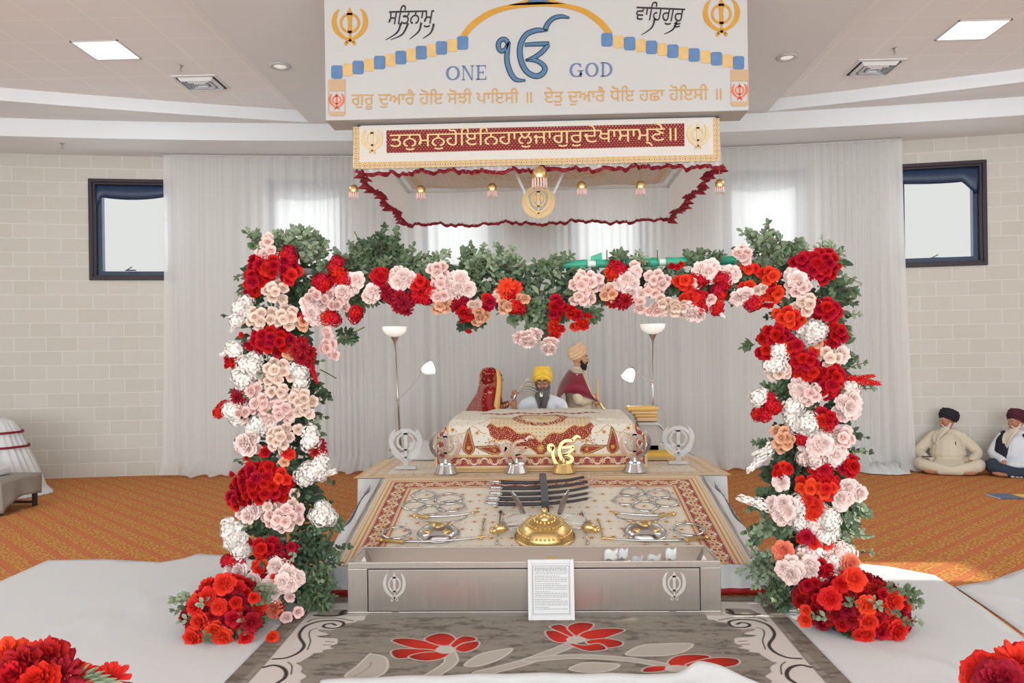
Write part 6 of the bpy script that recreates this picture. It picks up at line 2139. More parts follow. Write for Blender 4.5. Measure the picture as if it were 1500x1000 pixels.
# ---- two men seated against the wall on the right
def seated(base, yaw, label, hyaw, skin, top, legs, turb, brd, brow, vest=None, wide=1.0, belly=1.0, feet='skin', hands='lap', blen=.24, group=None):
    Fg = Fig(base, yaw, .93)
    pe = thing('person', label, 'person', base)
    b = MB(); w = wide
    Fg.limb(b, [(0, .02, .13), (0, .0, .30), (0, .02, .48), (0, .03, .57)], [.15, .15, .14, .08]); Fg.limb(b, [(0, .03, .57), (0, .0, .665)], [.058, .055])
    Hd = Fg.head(b, (0, -.02, .735), hyaw)
    for k in (-1, 1):
        Fg.limb(b, [(k * .10, .0, .11), (k * .36 * w, -.30, .13), (k * .10, -.45, .075), (-k * .16, -.46, .05)], [.085, .068, .05, .038])
        Fg.limb(b, [(-k * .15, -.46, .05), (-k * .24, -.44, .045), (-k * .30, -.41, .05)], [.036, .036, .024])
        sh = (k * .18 * w, .03, .53)
        if hands == 'lap':
            el, wr = (k * .37 * w, -.03, .30), (k * .29 * w, -.27, .20)
            dirn = (k * .05, -.85, -.35)
        else:
            el, wr = (k * .31 * w, -.02, .29), (k * .20 * w, -.30, .20)
            dirn = (k * .10, -.55, -.65)
        Fg.limb(b, [sh, el, wr], [.052, .042, .030])
        Fg.hand(b, wr, dirn, (0, -.3, -1) if hands == 'lap' else (0, -.8, -.4), .30, 1.0, -k)
    remesh(b, 'body', skin, pe, .008)
    Fg.features(Hd, pe, brow=brow)
    b = MB()
    Fg.limb(b, [(0, .02, .12), (0, -.03 * belly, .28), (0, .01, .46), (0, .03, .54)], [.19 * belly, .215 * belly, .17, .11], 16)
    Fg.limb(b, [(-.17 * w, .03, .515), (0, .03, .575), (.17 * w, .03, .515)], [.078, .085, .078])
    for k in (-1, 1):
        if hands == 'lap':
            Fg.limb(b, [(k * .18 * w, .03, .515), (k * .375 * w, -.03, .30), (k * .30 * w, -.24, .21)], [.08, .075, .055])
        else:
            Fg.limb(b, [(k * .18 * w, .03, .515), (k * .315 * w, -.02, .29), (k * .215 * w, -.26, .215)], [.08, .07, .052])
    if hands == 'lap':
        Fg.ell(b, (0, -.30, .155), (.20, .17, .035), 0, .38); Fg.ell(b, (.03, -.40, .12), (.15, .10, .03), 0, .5)
    else:
        Fg.ell(b, (0, -.20, .16), (.16, .10, .05), 0, .3)
    remesh(b, 'shirt', top, pe, .009)
    b = MB()
    for k in (-1, 1):
        Fg.limb(b, [(k * .10, .02, .12), (k * .37 * w, -.29, .135), (k * .12, -.44, .085), (-k * .12, -.465, .06)], [.11, .092, .072, .052])
    remesh(b, 'trousers', legs, pe, .010)
    turban(Hd, pe, turb, 1.0, peak=.0, wide=1.06, back=.03, lift=-.004, tilt=-.35)
    beard(Hd, pe, brd, 1.0, blen, .066, seed=3, fwd=.13)
    # collar
    b = MB()
    for k in (-1, 1):
        Fg.limb(b, [(k * .05, .05, .625), (k * .075, -.02, .60), (k * .03, -.085, .55)], [.014, .016, .010], 8, .6)
    b.build('collar', top, pe, smooth=True)
    return pe, Fg, Hd
m1 = aZ(1388, 697, 0); B1 = Vector((m1.x + .24, m1.y + .47, .0))
pe, Fg, Hd = seated(B1, -.40, 'person in a black turban and cream tunic with a white beard sitting against the wall', -.95, M['skin'], M['cream'], M['cream'], M['turban_black'], M['beard_white'], 'beard_white', wide=.93, belly=1.08)
b = MB(); b.capsule([Fg.p(.085, -.185, .455), Fg.p(.088, -.195, .415)], [.006, .005], 8); b.build('pen', M['dark_metal'], pe)
b = MB(); q = Fg.p(-.27, -.33, .24); b.box(q.x - .06, q.x + .06, q.y - .035, q.y + .035, q.z, q.z + .012)
tag(b.build('mobile_phone', M['black'], bevel=.004), 'black mobile phone resting on the cream-clothed man\'s knee', 'phone')
m2 = aZ(1478, 700, 0); B2 = Vector((m2.x + .33, m2.y + .40, 0))
pe, Fg, Hd = seated(B2, -.42, 'person in a maroon turban, black waistcoat and white shirt, seated at right edge', -.80, M['skin'], M['whiteshirt'], M['jeans'], M['turban_maroon'], M['beard_white'], 'beard_white', wide=.86, belly=.92, hands='knee', blen=.25)
b = MB()
for k in (-1, 1):
    Fg.limb(b, [(k * .115, .02, .15), (k * .125, -.04, .30), (k * .115, -.01, .47), (k * .12, .03, .535)], [.125, .142, .125, .085], 14)
    Fg.limb(b, [(0, .12, .16), (0, .12, .5)], [.12, .10])
vs_ = remesh(b, 'waistcoat', M['vest'], pe, .009)
b = MB(); Fg.limb(b, [(0, -.150, .16), (0, -.165, .30), (0, -.12, .47), (0, -.04, .56)], [.035, .04, .045, .045], 10, .45); b.build('shirt_front', M['whiteshirt'], pe, smooth=True)
b = MB(); q = Fg.p(.115, -.155, .40); b.ell(q, (.016, .008, .016), 10, 8); b.ell(q + Vector((.045, .0, .005)), (.005, .008, .014), 8, 6); b.build('lapel_badge', M['paper'], vs_, smooth=True)
b = MB()
for j in range(3):
    pts = [(-.10 + .045 * j, -.465, .055), (-.115 + .045 * j, -.462, .055)]
    Fg.limb(b, [pts[0], (pts[0][0] + .018, -.463, .055)], [.052, .052], 10)
b.build('striped_sock', M['whiteshirt'], pe, smooth=True)

# ================================================================== LEFT SIDE: TABLE AND RUFFLED COVER
tx1, ty0, ty1, tz = -5.88, 8.45, 9.12, .375
tb = thing('low_table', 'low table under a grey cloth at the left edge', 'table', (-6.7, 8.8, 0))
b = MB(); b.box(-7.6, tx1, ty0, ty1, tz - .03, tz - .006); b.build('tabletop', M['dark_metal'], tb)
for (lx, ly) in ((tx1 - .03, ty0 + .03), (tx1 - .03, ty1 - .03), (-7.55, ty0 + .03), (-7.55, ty1 - .03)):
    b = MB(); b.box(lx - .022, lx + .022, ly - .022, ly + .022, 0.001, tz - .03); b.build('leg', M['dark_metal'], tb, bevel=.004)
b = MB(); b.box(-7.55, tx1 - .03, ty0 + .02, ty0 + .045, .03, .06); b.box(-7.55, tx1 - .03, ty1 - .045, ty1 - .02, .03, .06); b.build('stretcher', M['dark_metal'], tb)
cl = thing('table_cover', 'grey cloth draped over the low table with one corner hanging', 'tablecloth', (-6.7, 8.8, tz))
b = MB(); b.box(-7.65, tx1 + .02, ty0 - .02, ty1 + .02, tz, tz + .006); b.build('cloth_top', M['grey_cloth'], cl)
n = 160; P = np.zeros((n, 8, 3))
path = [(-7.65, ty0 - .02), (tx1 + .02, ty0 - .02), (tx1 + .02, ty1 + .02)]
L1, L2 = 7.65 + tx1 + .02, ty1 - ty0 + .04
for i in range(n):
    q = (L1 + L2) * i / (n - 1)
    if q < L1: x, y, nx_, ny_ = -7.65 + q, ty0 - .02, 0, -1
    else: x, y, nx_, ny_ = tx1 + .02, ty0 - .02 + q - L1, 1, 0
    drop = .24 + .03 * math.sin(q * 5) + .10 * math.exp(-abs(q - L1) / .10)
    for j in range(8):
        g = j / 7; o = .015 * g + .018 * g * math.sin(q * 17) + .03 * g * math.exp(-abs(q - L1) / .06)
        P[i, j] = (x + nx_ * o + (o if abs(q - L1) < .05 else 0) * (1 - nx_), y + ny_ * o, tz + .004 - drop * g)
gridmesh(P).build('cloth_drop', M['grey_cloth'], cl, smooth=True, solid=.005)
c0 = aZ(-8, 716, 0)
rc = thing('ruffled_cover', 'white ruffled cloth cover with two maroon bands at the left wall', 'cover', (c0.x + .0, 9.75, 0))
cxx, cyy = -7.18, 9.86
def rcone(z):   # radius of the draped cover by height
    return float(np.interp(z, [0, .08, .35, .62, .80, .93, .98, 1.0], [.92, .84, .74, .62, .55, .47, .34, .01]))
b = MB(); rows = []; n = 220
for z in np.linspace(.006, 1.0, 40):
    rows.append([(cxx + rcone(z) * (1 + .022 * (1 - z * .7) * math.sin(k * 2 * PI * 36 / n + 2 * z) + .012 * math.sin(k * 2 * PI * 11 / n)) * math.cos(2 * PI * k / n), cyy + rcone(z) * .72 * (1 + .022 * (1 - z * .7) * math.sin(k * 2 * PI * 36 / n + 2 * z)) * math.sin(2 * PI * k / n), z) for k in range(n)])
b.grid(rows, False, True); b.build('ruffled_cloth', M['white_cloth'], rc, smooth=True)
for z in (.80, .62):
    b = MB(); rows = []
    for zz_ in (z - .014, z + .014):
        rr = rcone(z) + .018
        rows.append([(cxx + rr * 1.01 * math.cos(2 * PI * k / 90), cyy + rr * .735 * math.sin(2 * PI * k / 90), zz_ + .03 * math.sin(6 * PI * k / 90) * 0 - .10 * (.5 - .5 * math.cos(2 * PI * k / 90)) * .35) for k in range(90)])
    b.grid(rows, False, True); b.build('maroon_band', M['maroon_trim'], rc, smooth=True, solid=.008)
b = MB(); b.box(-7.6, -6.12, 8.66, 9.0, tz + .010, tz + .11)
tag(b.build('white_cloth_bundle', M['white_cloth'], bevel=.03), 'white folded cloth bundle lying on the grey-covered low table', 'cloth')

# ================================================================== FLOWERS
def petal_patch(b, phi, half, r0, z0, L, a0, a1, nb=5, na=5, ruff=0.0, droop=.12, seed=0, mi=0):
    rows = []
    rad, z = r0, z0
    for i in range(nb + 1):
        t = i / nb
        if i:
            a = a0 + (a1 - a0) * (t - .5 / nb)
            rad += math.cos(a) * L / nb; z += math.sin(a) * L / nb
        w = half * math.sin(PI * min(1, .24 + .52 * t)) ** .6 * (1.0 if t < .99 else .80)
        row = []
        for j in range(na):
            s = j / (na - 1) * 2 - 1
            zz = z - droop * L * s * s * t * t + ruff * L * math.sin(5 * s + seed) * t
            rr = rad * (1 - .10 * s * s * t) + ruff * L * .6 * math.cos(6 * s + seed * 2) * t
            row.append((rr * math.cos(phi + s * w), rr * math.sin(phi + s * w), zz))
        rows.append(row)
    b.grid(rows, False, False, mi)

def D(x): return math.radians(x)
def rose_mesh(kind, seed, R=1.0):
    b = MB(); r = random.Random(seed)
    if kind == 'rose':
        lay = [(.12, -.12, 1.04, 58, 20, 5, .86), (.11, -.06, 1.0, 67, 36, 5, .84), (.10, .0, .92, 74, 52, 5, .84), (.09, .04, .86, 80, 66, 5, .85), (.08, .06, .82, 84, 78, 4, .95), (.075, .07, .78, 88, 86, 4, .95), (.06, .08, .74, 90, 92, 4, .95), (.04, .10, .70, 94, 100, 3, 1.25)]
        ruff = .035
    elif kind == 'bud':
        lay = [(.10, -.1, .90, 68, 38, 5, .85), (.10, -.05, .92, 78, 66, 5, .85), (.08, .0, .90, 86, 90, 4, .95), (.05, .05, .85, 92, 102, 3, 1.3)]
        ruff = .012
    elif kind == 'peony':
        lay = [(.10, -.12, 1.02, 42, -5, 6, .72), (.10, -.05, .98, 56, 20, 7, .66), (.10, .02, .92, 66, 42, 7, .62), (.08, .06, .86, 76, 58, 7, .58), (.07, .10, .78, 84, 74, 6, .6), (.04, .14, .70, 92, 92, 5, .75)]
        ruff = .07
    elif kind == 'dahlia':
        lay = [(.08, -.08, 1.02, 22, -20, 10, .26), (.08, .0, .95, 40, 5, 10, .25), (.08, .06, .85, 58, 32, 9, .25), (.06, .1, .72, 72, 60, 8, .26), (.04, .12, .55, 85, 80, 6, .3)]
        ruff = .02
    for (r0, z0, L, a0, a1, n, half) in lay:
        off = r.uniform(0, 6)
        for k in range(n):
            petal_patch(b, off + 2 * PI * (k + r.uniform(-.1, .1)) / n, half * r.uniform(.92, 1.05), r0, z0 + r.uniform(-.02, .02), L * r.uniform(.93, 1.04), D(a0 + r.uniform(-6, 6)), D(a1 + r.uniform(-8, 8)), 5, 5, ruff, .12, r.uniform(0, 6))
    b.lathe([(.001, -.22), (.09, -.18), (.18, -.05), (.34, .12), (.32, .32), (.20, .47), (.07, .56), (.001, .58)] if kind in ('rose', 'bud', 'peony') else [(.001, -.22), (.09, -.18), (.15, -.05), (.12, .02), (.05, .1)], (0, 0, 0), 8)
    return b

def floret_mesh(seed, n=60, flat=.8, drop=0.0):
    """dense head of small four or five petalled florets, unit radius"""
    b = MB(); r = random.Random(seed)
    for k in range(n):
        z = 1 - 1.5 * (k + .5) / n; ph = k * 2.39996
        q = math.sqrt(max(0, 1 - z * z))
        d = Vector((q * math.cos(ph), q * math.sin(ph), z * flat)); c = d * r.uniform(.82, 1.08)
        nrm = (d + Vector((r.uniform(-.3, .3), r.uniform(-.3, .3), r.uniform(-.3, .3)))).normalized()
        u = nrm.orthogonal().normalized(); v = nrm.cross(u); s = r.uniform(.20, .30); m = 5
        for j in range(m):
            a = 2 * PI * j / m + ph
            e1 = u * math.cos(a) + v * math.sin(a); e2 = -u * math.sin(a) + v * math.cos(a)
            b.add([c, c + e1 * s * .6 + e2 * s * .42 + nrm * .02, c + e1 * s * 1.0 + nrm * r.uniform(-.02, .07), c + e1 * s * .6 - e2 * s * .42 + nrm * .02], [(0, 1, 2, 3)])
    b.ell((0, 0, 0), (.7, .7, .6), 8, 6)
    return b

def spray_mesh(seed, n=84):
    """tapering plume of florets along a bent stem, about one unit long along +z"""
    b = MB(); r = random.Random(seed)
    for k in range(n):
        t = (k + .5) / n; ph = k * 2.4
        q_ = r.uniform(.7, 1.5); c = Vector((.28 * q_ * (1 - .7 * t) * math.cos(ph), .28 * q_ * (1 - .7 * t) * math.sin(ph), t)); d = Vector((math.cos(ph), math.sin(ph), .5)).normalized()
        nrm = (d + Vector((r.uniform(-.4, .4), r.uniform(-.4, .4), r.uniform(-.4, .4)))).normalized()
        u = nrm.orthogonal().normalized(); v = nrm.cross(u); s = r.uniform(.065, .10) * (1.25 - .5 * t)
        for j in range(5):
            a = 2 * PI * j / 5 + ph
            e1 = u * math.cos(a) + v * math.sin(a); e2 = -u * math.sin(a) + v * math.cos(a)
            b.add([c, c + e1 * s * .6 + e2 * s * .42 + nrm * .02, c + e1 * s + nrm * r.uniform(0, .06), c + e1 * s * .6 - e2 * s * .42 + nrm * .02], [(0, 1, 2, 3)])
    b.tube([(0, 0, -.2), (.02, 0, .3), (0, 0, 1)], [.03, .025, .01], 5)
    return b

FM = {}
def flower_data(kind, m):
    key = (kind, m)
    if key not in FM:
        lst = []
        for sd in range(3):
            if kind in ('rose', 'bud', 'peony', 'dahlia'): bb = rose_mesh(kind, sd * 7 + len(kind))
            elif kind == 'floret': bb = floret_mesh(sd + 3)
            else: bb = spray_mesh(sd + 5)
            o = bb.build(kind, M[m], None, smooth=kind in ('rose', 'bud', 'peony', 'dahlia'))
            lst.append(o.data)
            bpy.data.objects.remove(o)
        FM[key] = lst
    return FM[key]

CODE = {'X': ('peony', 'red', .046, 'crimson_peony'), 'R': ('rose', 'red', .042, 'red_rose'), 'O': ('rose', 'orange_red', .044, 'scarlet_rose'), 'N': ('bud', 'red', .036, 'red_rosebud'),
        'D': ('dahlia', 'dark_red', .050, 'dark_red_dahlia'), 'E': ('dahlia', 'orange_red', .055, 'scarlet_dahlia'),
        'K': ('rose', 'blush', .042, 'blush_rose'), 'C': ('rose', 'cream_petal', .041, 'cream_rose'), 'A': ('rose', 'peach_petal', .042, 'peach_rose'),
        'P': ('peony', 'pale', .060, 'pale_peony'), 'Q': ('peony', 'coral', .070, 'coral_peony'), 'B': ('peony', 'orange_red', .062, 'scarlet_peony'), 'G': ('peony', 'dark_red', .060, 'dark_red_peony'),
        'W': ('floret', 'white_petal', .055, 'white_hydrangea'), 'V': ('spray', 'white_petal', .16, 'white_stock'), 'S': ('spray', 'red', .14, 'red_floret_spray'), 'T': ('floret', 'red', .045, 'red_hydrangea'),
        'U': ('floret', 'pale', .055, 'pale_hydrangea')}
TALLY = {}
frng = random.Random(21)
def flower(parent, code, p, d, s=1.0, up=None):
    if code == 'R':                                # the reds are a mix of two kinds of bloom
        TALLY[parent.name] = TALLY.get(parent.name, 0) + 1
        if TALLY[parent.name] % 5 in (1, 3):
            code = 'X'
    kind, m, R, name = CODE[code]
    me = frng.choice(flower_data(kind, m))
    o = bpy.data.objects.new(name, me); COL.objects.link(o)
    o.parent = parent
    d = Vector(d).normalized()
    q = d.to_track_quat('Z', 'Y') @ Quaternion((0, 0, 1), frng.uniform(0, 6.28))
    sc = R * s * frng.uniform(.92, 1.08)
    o.matrix_local = Matrix.LocRotScale(Vector(p) - wloc(parent), q, Vector((sc, sc, sc)))
    return o

def cluster(parent, axis, code, px, py, rx, ry, n, Yd=4.98, s=1.0, out=.35, bulge=.10):
    """n blooms packed in an ellipse around a point; axis (x, z) is the middle of the garland they sit on"""
    c = aY(px, py, Yd)
    k = Yd / FOC
    for i in range(n):
        t = math.sqrt((i + .35) / n); a = i * 2.39996 + px
        if n == 1: t = 0
        ox, oz = rx * k * t * math.cos(a), ry * k * t * math.sin(a)
        p = Vector((c.x + ox, Yd - bulge * (1 - t * t) * min(1, n / 6) + frng.uniform(-.012, .012), c.z + oz))
        ax_, az_ = axis(p)
        off = Vector((p.x - ax_, 0, p.z - az_))
        d = Vector((0, -1, .12)) + Vector((ox, 0, oz)) * 6.0 + off * 2.2 * out / .35
        flower(parent, code, p, d, s)

def spray(parent, code, px0, py0, px1, py1, Y0=5.0, Y1=4.95, s=None):
    a, e = aY(px0, py0, Y0), aY(px1, py1, Y1)
    kind, m, R, name = CODE[code]
    o = flower(parent, code, a, e - a, 1.0)
    L = (e - a).length
    o.matrix_local = Matrix.LocRotScale(a - wloc(parent), (e - a).to_track_quat('Z', 'Y'), Vector((L * .42, L * .42, L)) if s is None else Vector((s, s, L)))

class Foliage:
    def __init__(self, seed):
        self.b = MB(); self.r = random.Random(seed)
    def leaf(self, p, d, nrm, L, w, mi, curl=.25):
        d = d.normalized(); s = d.cross(nrm).normalized(); n = s.cross(d).normalized()
        rows = []
        for t, ww in ((0, .12), (.3, .85), (.6, 1.0), (.85, .55), (1.0, .04)):
            c = p + d * L * t - n * curl * L * t * t
            rows.append([c + s * w * ww / 2 + n * w * .12 * ww, c, c - s * w * ww / 2 + n * w * .12 * ww])
        self.b.grid(rows, False, False, mi)
    def twig(self, p, d, L, mi, lw=(.045, .028), pairs=6, droop=.0, stem=True):
        r = self.r; d = d.normalized(); q = p.copy(); dd = d.copy()
        side = d.orthogonal().normalized(); side = Quaternion(d, r.uniform(0, 6.28)) @ side
        pts = [q.copy()]
        for k in range(pairs):
            dd = (dd + Vector((r.uniform(-.12, .12), r.uniform(-.12, .12), -droop + r.uniform(-.05, .05)))).normalized()
            q = q + dd * L / pairs; pts.append(q.copy())
            sc = 1 - .35 * k / pairs
            for sg in (-1, 1):
                ld = (side * sg + dd * .7 + Vector((r.uniform(-.3, .3), r.uniform(-.3, .3), r.uniform(-.3, .3)))).normalized()
                self.leaf(q, ld, ld.cross(dd).cross(ld) if False else Vector((r.uniform(-.5, .5), -1, r.uniform(.1, .9))), lw[0] * sc * r.uniform(.8, 1.2), lw[1] * sc * r.uniform(.8, 1.2), mi)
            side = Quaternion(dd, 1.2) @ side
        self.leaf(q, dd, Vector((r.uniform(-.5, .5), -1, .4)), lw[0] * .8, lw[1] * .8, mi)
        if stem:
            self.b.tube(pts, [.0028] * len(pts), 4, 3, False)
    def build(self, parent, name='foliage'):
        o = self.b.build(name, [M['leaf_dark'], M['leaf_mid'], M['leaf_sage'], M['stem']], parent, smooth=True)
        o['kind'] = 'stuff'
        return o

YC = 5.17      # middle of the arch in depth
# ---------------------------------------------------------------- left column
LX = lambda z: -1.70 + .04 * math.sin(z * 2.2)
RXc = lambda z: 1.78 + .03 * math.sin(z * 2.0) - .06 * max(0, 1 - z)
def column(cx, label, seed, r0=.16, tufts=(), greens=()):
    t = thing('flower_tower', label, 'flower tower', (cx(0), YC, 0))
    b = MB(); b.tube([(cx(0), YC, .016), (cx(0), YC, 2.26)], .024, 12); b.build('post', M['pole_white'], t, smooth=True)
    b = MB(); b.box(cx(0) - .18, cx(0) + .18, YC - .15, YC + .2, .018, .028); b.build('foot_plate', M['pole_white'], t, bevel=.003)
    f = Foliage(seed); r = f.r
    for k in range(1500):
        z = r.uniform(.06, 2.28); a = r.uniform(0, 2 * PI); rr = r0 * r.uniform(.35, 1.2)
        p = Vector((cx(z) + rr * math.cos(a), YC + .01 + rr * math.sin(a) * .85, z))
        d = Vector((math.cos(a) + r.uniform(-.6, .6), math.sin(a) + r.uniform(-.6, .2), r.uniform(-.7, .8)))
        L = r.uniform(.045, .085)
        f.leaf(p, d, Vector((r.uniform(-.6, .6), -1, r.uniform(0, 1))), L, L * r.uniform(.45, .62), 0 if r.random() < .62 else 1)
    for k in range(120):
        z = r.uniform(.1, 2.25); a = r.uniform(0, 2 * PI)
        p = Vector((cx(z) + r0 * .8 * math.cos(a), YC + r0 * .7 * math.sin(a), z))
        f.twig(p, Vector((math.cos(a), math.sin(a) * .9, r.uniform(-.5, .7))), r.uniform(.10, .2), r.choice((0, 1, 1, 2)), (.042, .026), 4, .1)
    for (px, py, spread, n, mi, lw, up) in tufts:
        c = aY(px, py, YC - .05)
        for k in range(n):
            d = Vector((r.uniform(-1, 1), r.uniform(-.7, .5), up + r.uniform(-.4, .7)))
            f.twig(c + Vector((r.uniform(-1, 1), r.uniform(-.4, .4), r.uniform(-.6, .6))) * spread * .4, d, spread * r.uniform(.6, 1.15), mi if r.random() < .7 else 1, lw, 5, .06)
    f.build(t)
    return t
lc = column(LX, 'flower-covered column on the left of the arch in blush, cream and red', 31,
            tufts=((385, 372, .16, 16, 2, (.05, .032), .5), (440, 375, .17, 30, 2, (.052, .036), .7), (432, 430, .12, 18, 0, (.055, .032), .2), (455, 800, .17, 34, 0, (.05, .03), .0), (452, 845, .17, 36, 1, (.055, .02), -.1), (465, 880, .12, 20, 1, (.06, .022), -.2),
                   (440, 630, .10, 14, 0, (.06, .035), .1), (455, 575, .09, 10, 0, (.055, .032), .1), (370, 775, .1, 14, 0, (.05, .02), .1), (505, 490, .06, 6, 0, (.05, .025), .0), (480, 770, .1, 14, 1, (.055, .025), .1), (430, 700, .1, 14, 1, (.06, .03), .1)))
rc2 = column(RXc, 'flower-covered column on the right of the arch in red, white and pink', 47,
             tufts=((1120, 370, .15, 24, 2, (.05, .034), .8), (1160, 378, .12, 18, 2, (.05, .028), .7), (1215, 385, .11, 14, 2, (.05, .018), .4), (1232, 425, .09, 8, 1, (.06, .036), -.6), (1150, 580, .12, 18, 1, (.05, .03), .1), (1165, 560, .1, 12, 2, (.04, .02), .2),
                    (1170, 670, .14, 24, 0, (.06, .034), .0), (1140, 705, .12, 18, 0, (.055, .034), .0), (1130, 730, .11, 14, 1, (.055, .04), .0), (1240, 745, .1, 14, 2, (.06, .04), .1), (1235, 775, .1, 14, 2, (.055, .036), .0), (1130, 780, .13, 20, 2, (.055, .036), .0),
                    (1128, 830, .14, 26, 2, (.05, .03), .0), (1145, 865, .14, 26, 1, (.05, .028), -.1), (1110, 500, .08, 6, 1, (.05, .022), .0), (1160, 880, .12, 18, 2, (.045, .028), -.3), (1120, 650, .08, 8, 1, (.04, .02), .0)))
axL = lambda p: (LX(p.z), p.z)
axR = lambda p: (RXc(p.z), p.z)
YF = 4.99
for a in (
    ('K', 395, 355, 9, 7, 3), ('K', 394, 372, 14, 8, 4), ('R', 400, 394, 34, 20, 17), ('O', 427, 404, 12, 10, 4), ('T', 424, 376, 12, 9, 3), ('N', 371, 430, 8, 6, 3), ('R', 376, 412, 14, 14, 6),
    ('C', 408, 429, 17, 14, 7), ('C', 386, 467, 22, 14, 9), ('C', 425, 467, 17, 16, 8), ('A', 448, 474, 12, 7, 3), ('W', 361, 452, 16, 12, 4), ('W', 350, 465, 10, 8, 2),
    ('R', 401, 500, 32, 18, 16), ('N', 357, 491, 1, 1, 1), ('N', 367, 506, 6, 4, 2), ('D', 447, 512, 16, 12, 5), ('D', 449, 525, 10, 8, 3),
    ('R', 346, 528, 8, 8, 4), ('N', 336, 536, 2, 2, 1), ('W', 371, 537, 18, 14, 5), ('W', 358, 556, 14, 12, 4), ('W', 345, 514, 12, 6, 3), ('A', 424, 518, 5, 4, 2),
    ('C', 410, 545, 22, 16, 10), ('W', 440, 546, 10, 14, 3), ('C', 396, 558, 12, 10, 4),
    ('P', 460, 443, 10, 8, 3), ('K', 466, 437, 20, 10, 6), ('P', 461, 461, 10, 4, 2), ('K', 495, 446, 10, 8, 4), ('T', 447, 467, 10, 6, 2), ('T', 487, 466, 12, 6, 3), ('T', 523, 460, 6, 7, 2),
    ('D', 356, 580, 10, 11, 4), ('T', 325, 600, 7, 7, 2), ('W', 346, 602, 12, 14, 4), ('W', 378, 624, 9, 13, 3), ('K', 375, 570, 12, 8, 4),
    ('K', 390, 592, 22, 18, 12), ('C', 415, 575, 25, 10, 9), ('K', 417, 602, 22, 12, 10), ('C', 444, 585, 17, 12, 8), ('C', 447, 602, 12, 8, 4), ('K', 362, 602, 12, 12, 6), ('P', 397, 614, 1, 1, 1), ('P', 358, 590, 8, 6, 2),
    ('P', 367, 648, 14, 10, 4), ('K', 372, 656, 10, 6, 3), ('C', 413, 642, 17, 17, 10), ('C', 438, 629, 1, 1, 1), ('A', 418, 676, 3, 3, 1),
    ('R', 390, 662, 4, 4, 2), ('O', 424, 662, 5, 5, 2), ('N', 365, 670, 3, 3, 1), ('R', 370, 686, 8, 6, 3), ('R', 396, 682, 8, 4, 3),
    ('R', 383, 711, 42, 28, 30), ('N', 344, 694, 2, 2, 1), ('R', 352, 728, 12, 14, 6), ('O', 418, 698, 12, 8, 4), ('D', 468, 660, 7, 11, 3),
    ('W', 458, 640, 7, 12, 3), ('W', 460, 692, 14, 8, 4), ('W', 470, 678, 8, 8, 2), ('W', 446, 700, 8, 6, 2), ('C', 433, 722, 1, 1, 1), ('C', 430, 737, 1, 1, 1), ('C', 395, 738, 14, 6, 4), ('K', 418, 756, 28, 17, 14), ('P', 369, 750, 12, 8, 3),
    ('W', 343, 774, 12, 10, 4), ('W', 476, 752, 14, 10, 5), ('W', 347, 788, 10, 12, 4), ('W', 354, 806, 10, 10, 3), ('T', 340, 820, 9, 6, 3), ('T', 352, 822, 6, 5, 2),
    ('N', 370, 793, 3, 3, 2), ('R', 391, 800, 13, 9, 6), ('D', 400, 804, 8, 5, 2), ('R', 430, 799, 2, 4, 2), ('P', 352, 833, 13, 7, 3), ('O', 388, 826, 11, 8, 5), ('P', 410, 828, 12, 8, 4), ('P', 424, 846, 12, 12, 5), ('D', 423, 818, 8, 6, 2),
    ('O', 407, 846, 1, 1, 1), ('P', 373, 849, 1, 1, 1), ('R', 388, 842, 8, 8, 4), ('P', 399, 858, 10, 6, 3), ('N', 399, 868, 2, 4, 2), ('K', 427, 872, 1, 1, 1), ('Q', 403, 889, 1, 1, 1), ('D', 407, 890, 1, 1, 1), ('K', 422, 902, 3, 3, 2), ('K', 438, 894, 1, 1, 1), ('W', 398, 878, 6, 6, 2)):
    cluster(lc, axL, *a, Yd=YF if a[2] < 845 else 4.9)
spray(lc, 'S', 450, 520, 464, 560); spray(lc, 'V', 360, 450, 338, 485); spray(lc, 'V', 350, 505, 322, 520); spray(lc, 'V', 455, 625, 470, 665); spray(lc, 'S', 358, 575, 330, 596); spray(lc, 'V', 440, 700, 492, 690); spray(lc, 'V', 360, 770, 325, 780)
for (px, py) in ((480, 488), (481, 503), (487, 518), (478, 512)):
    cluster(lc, axL, 'K', px, py, 5, 5, 2)
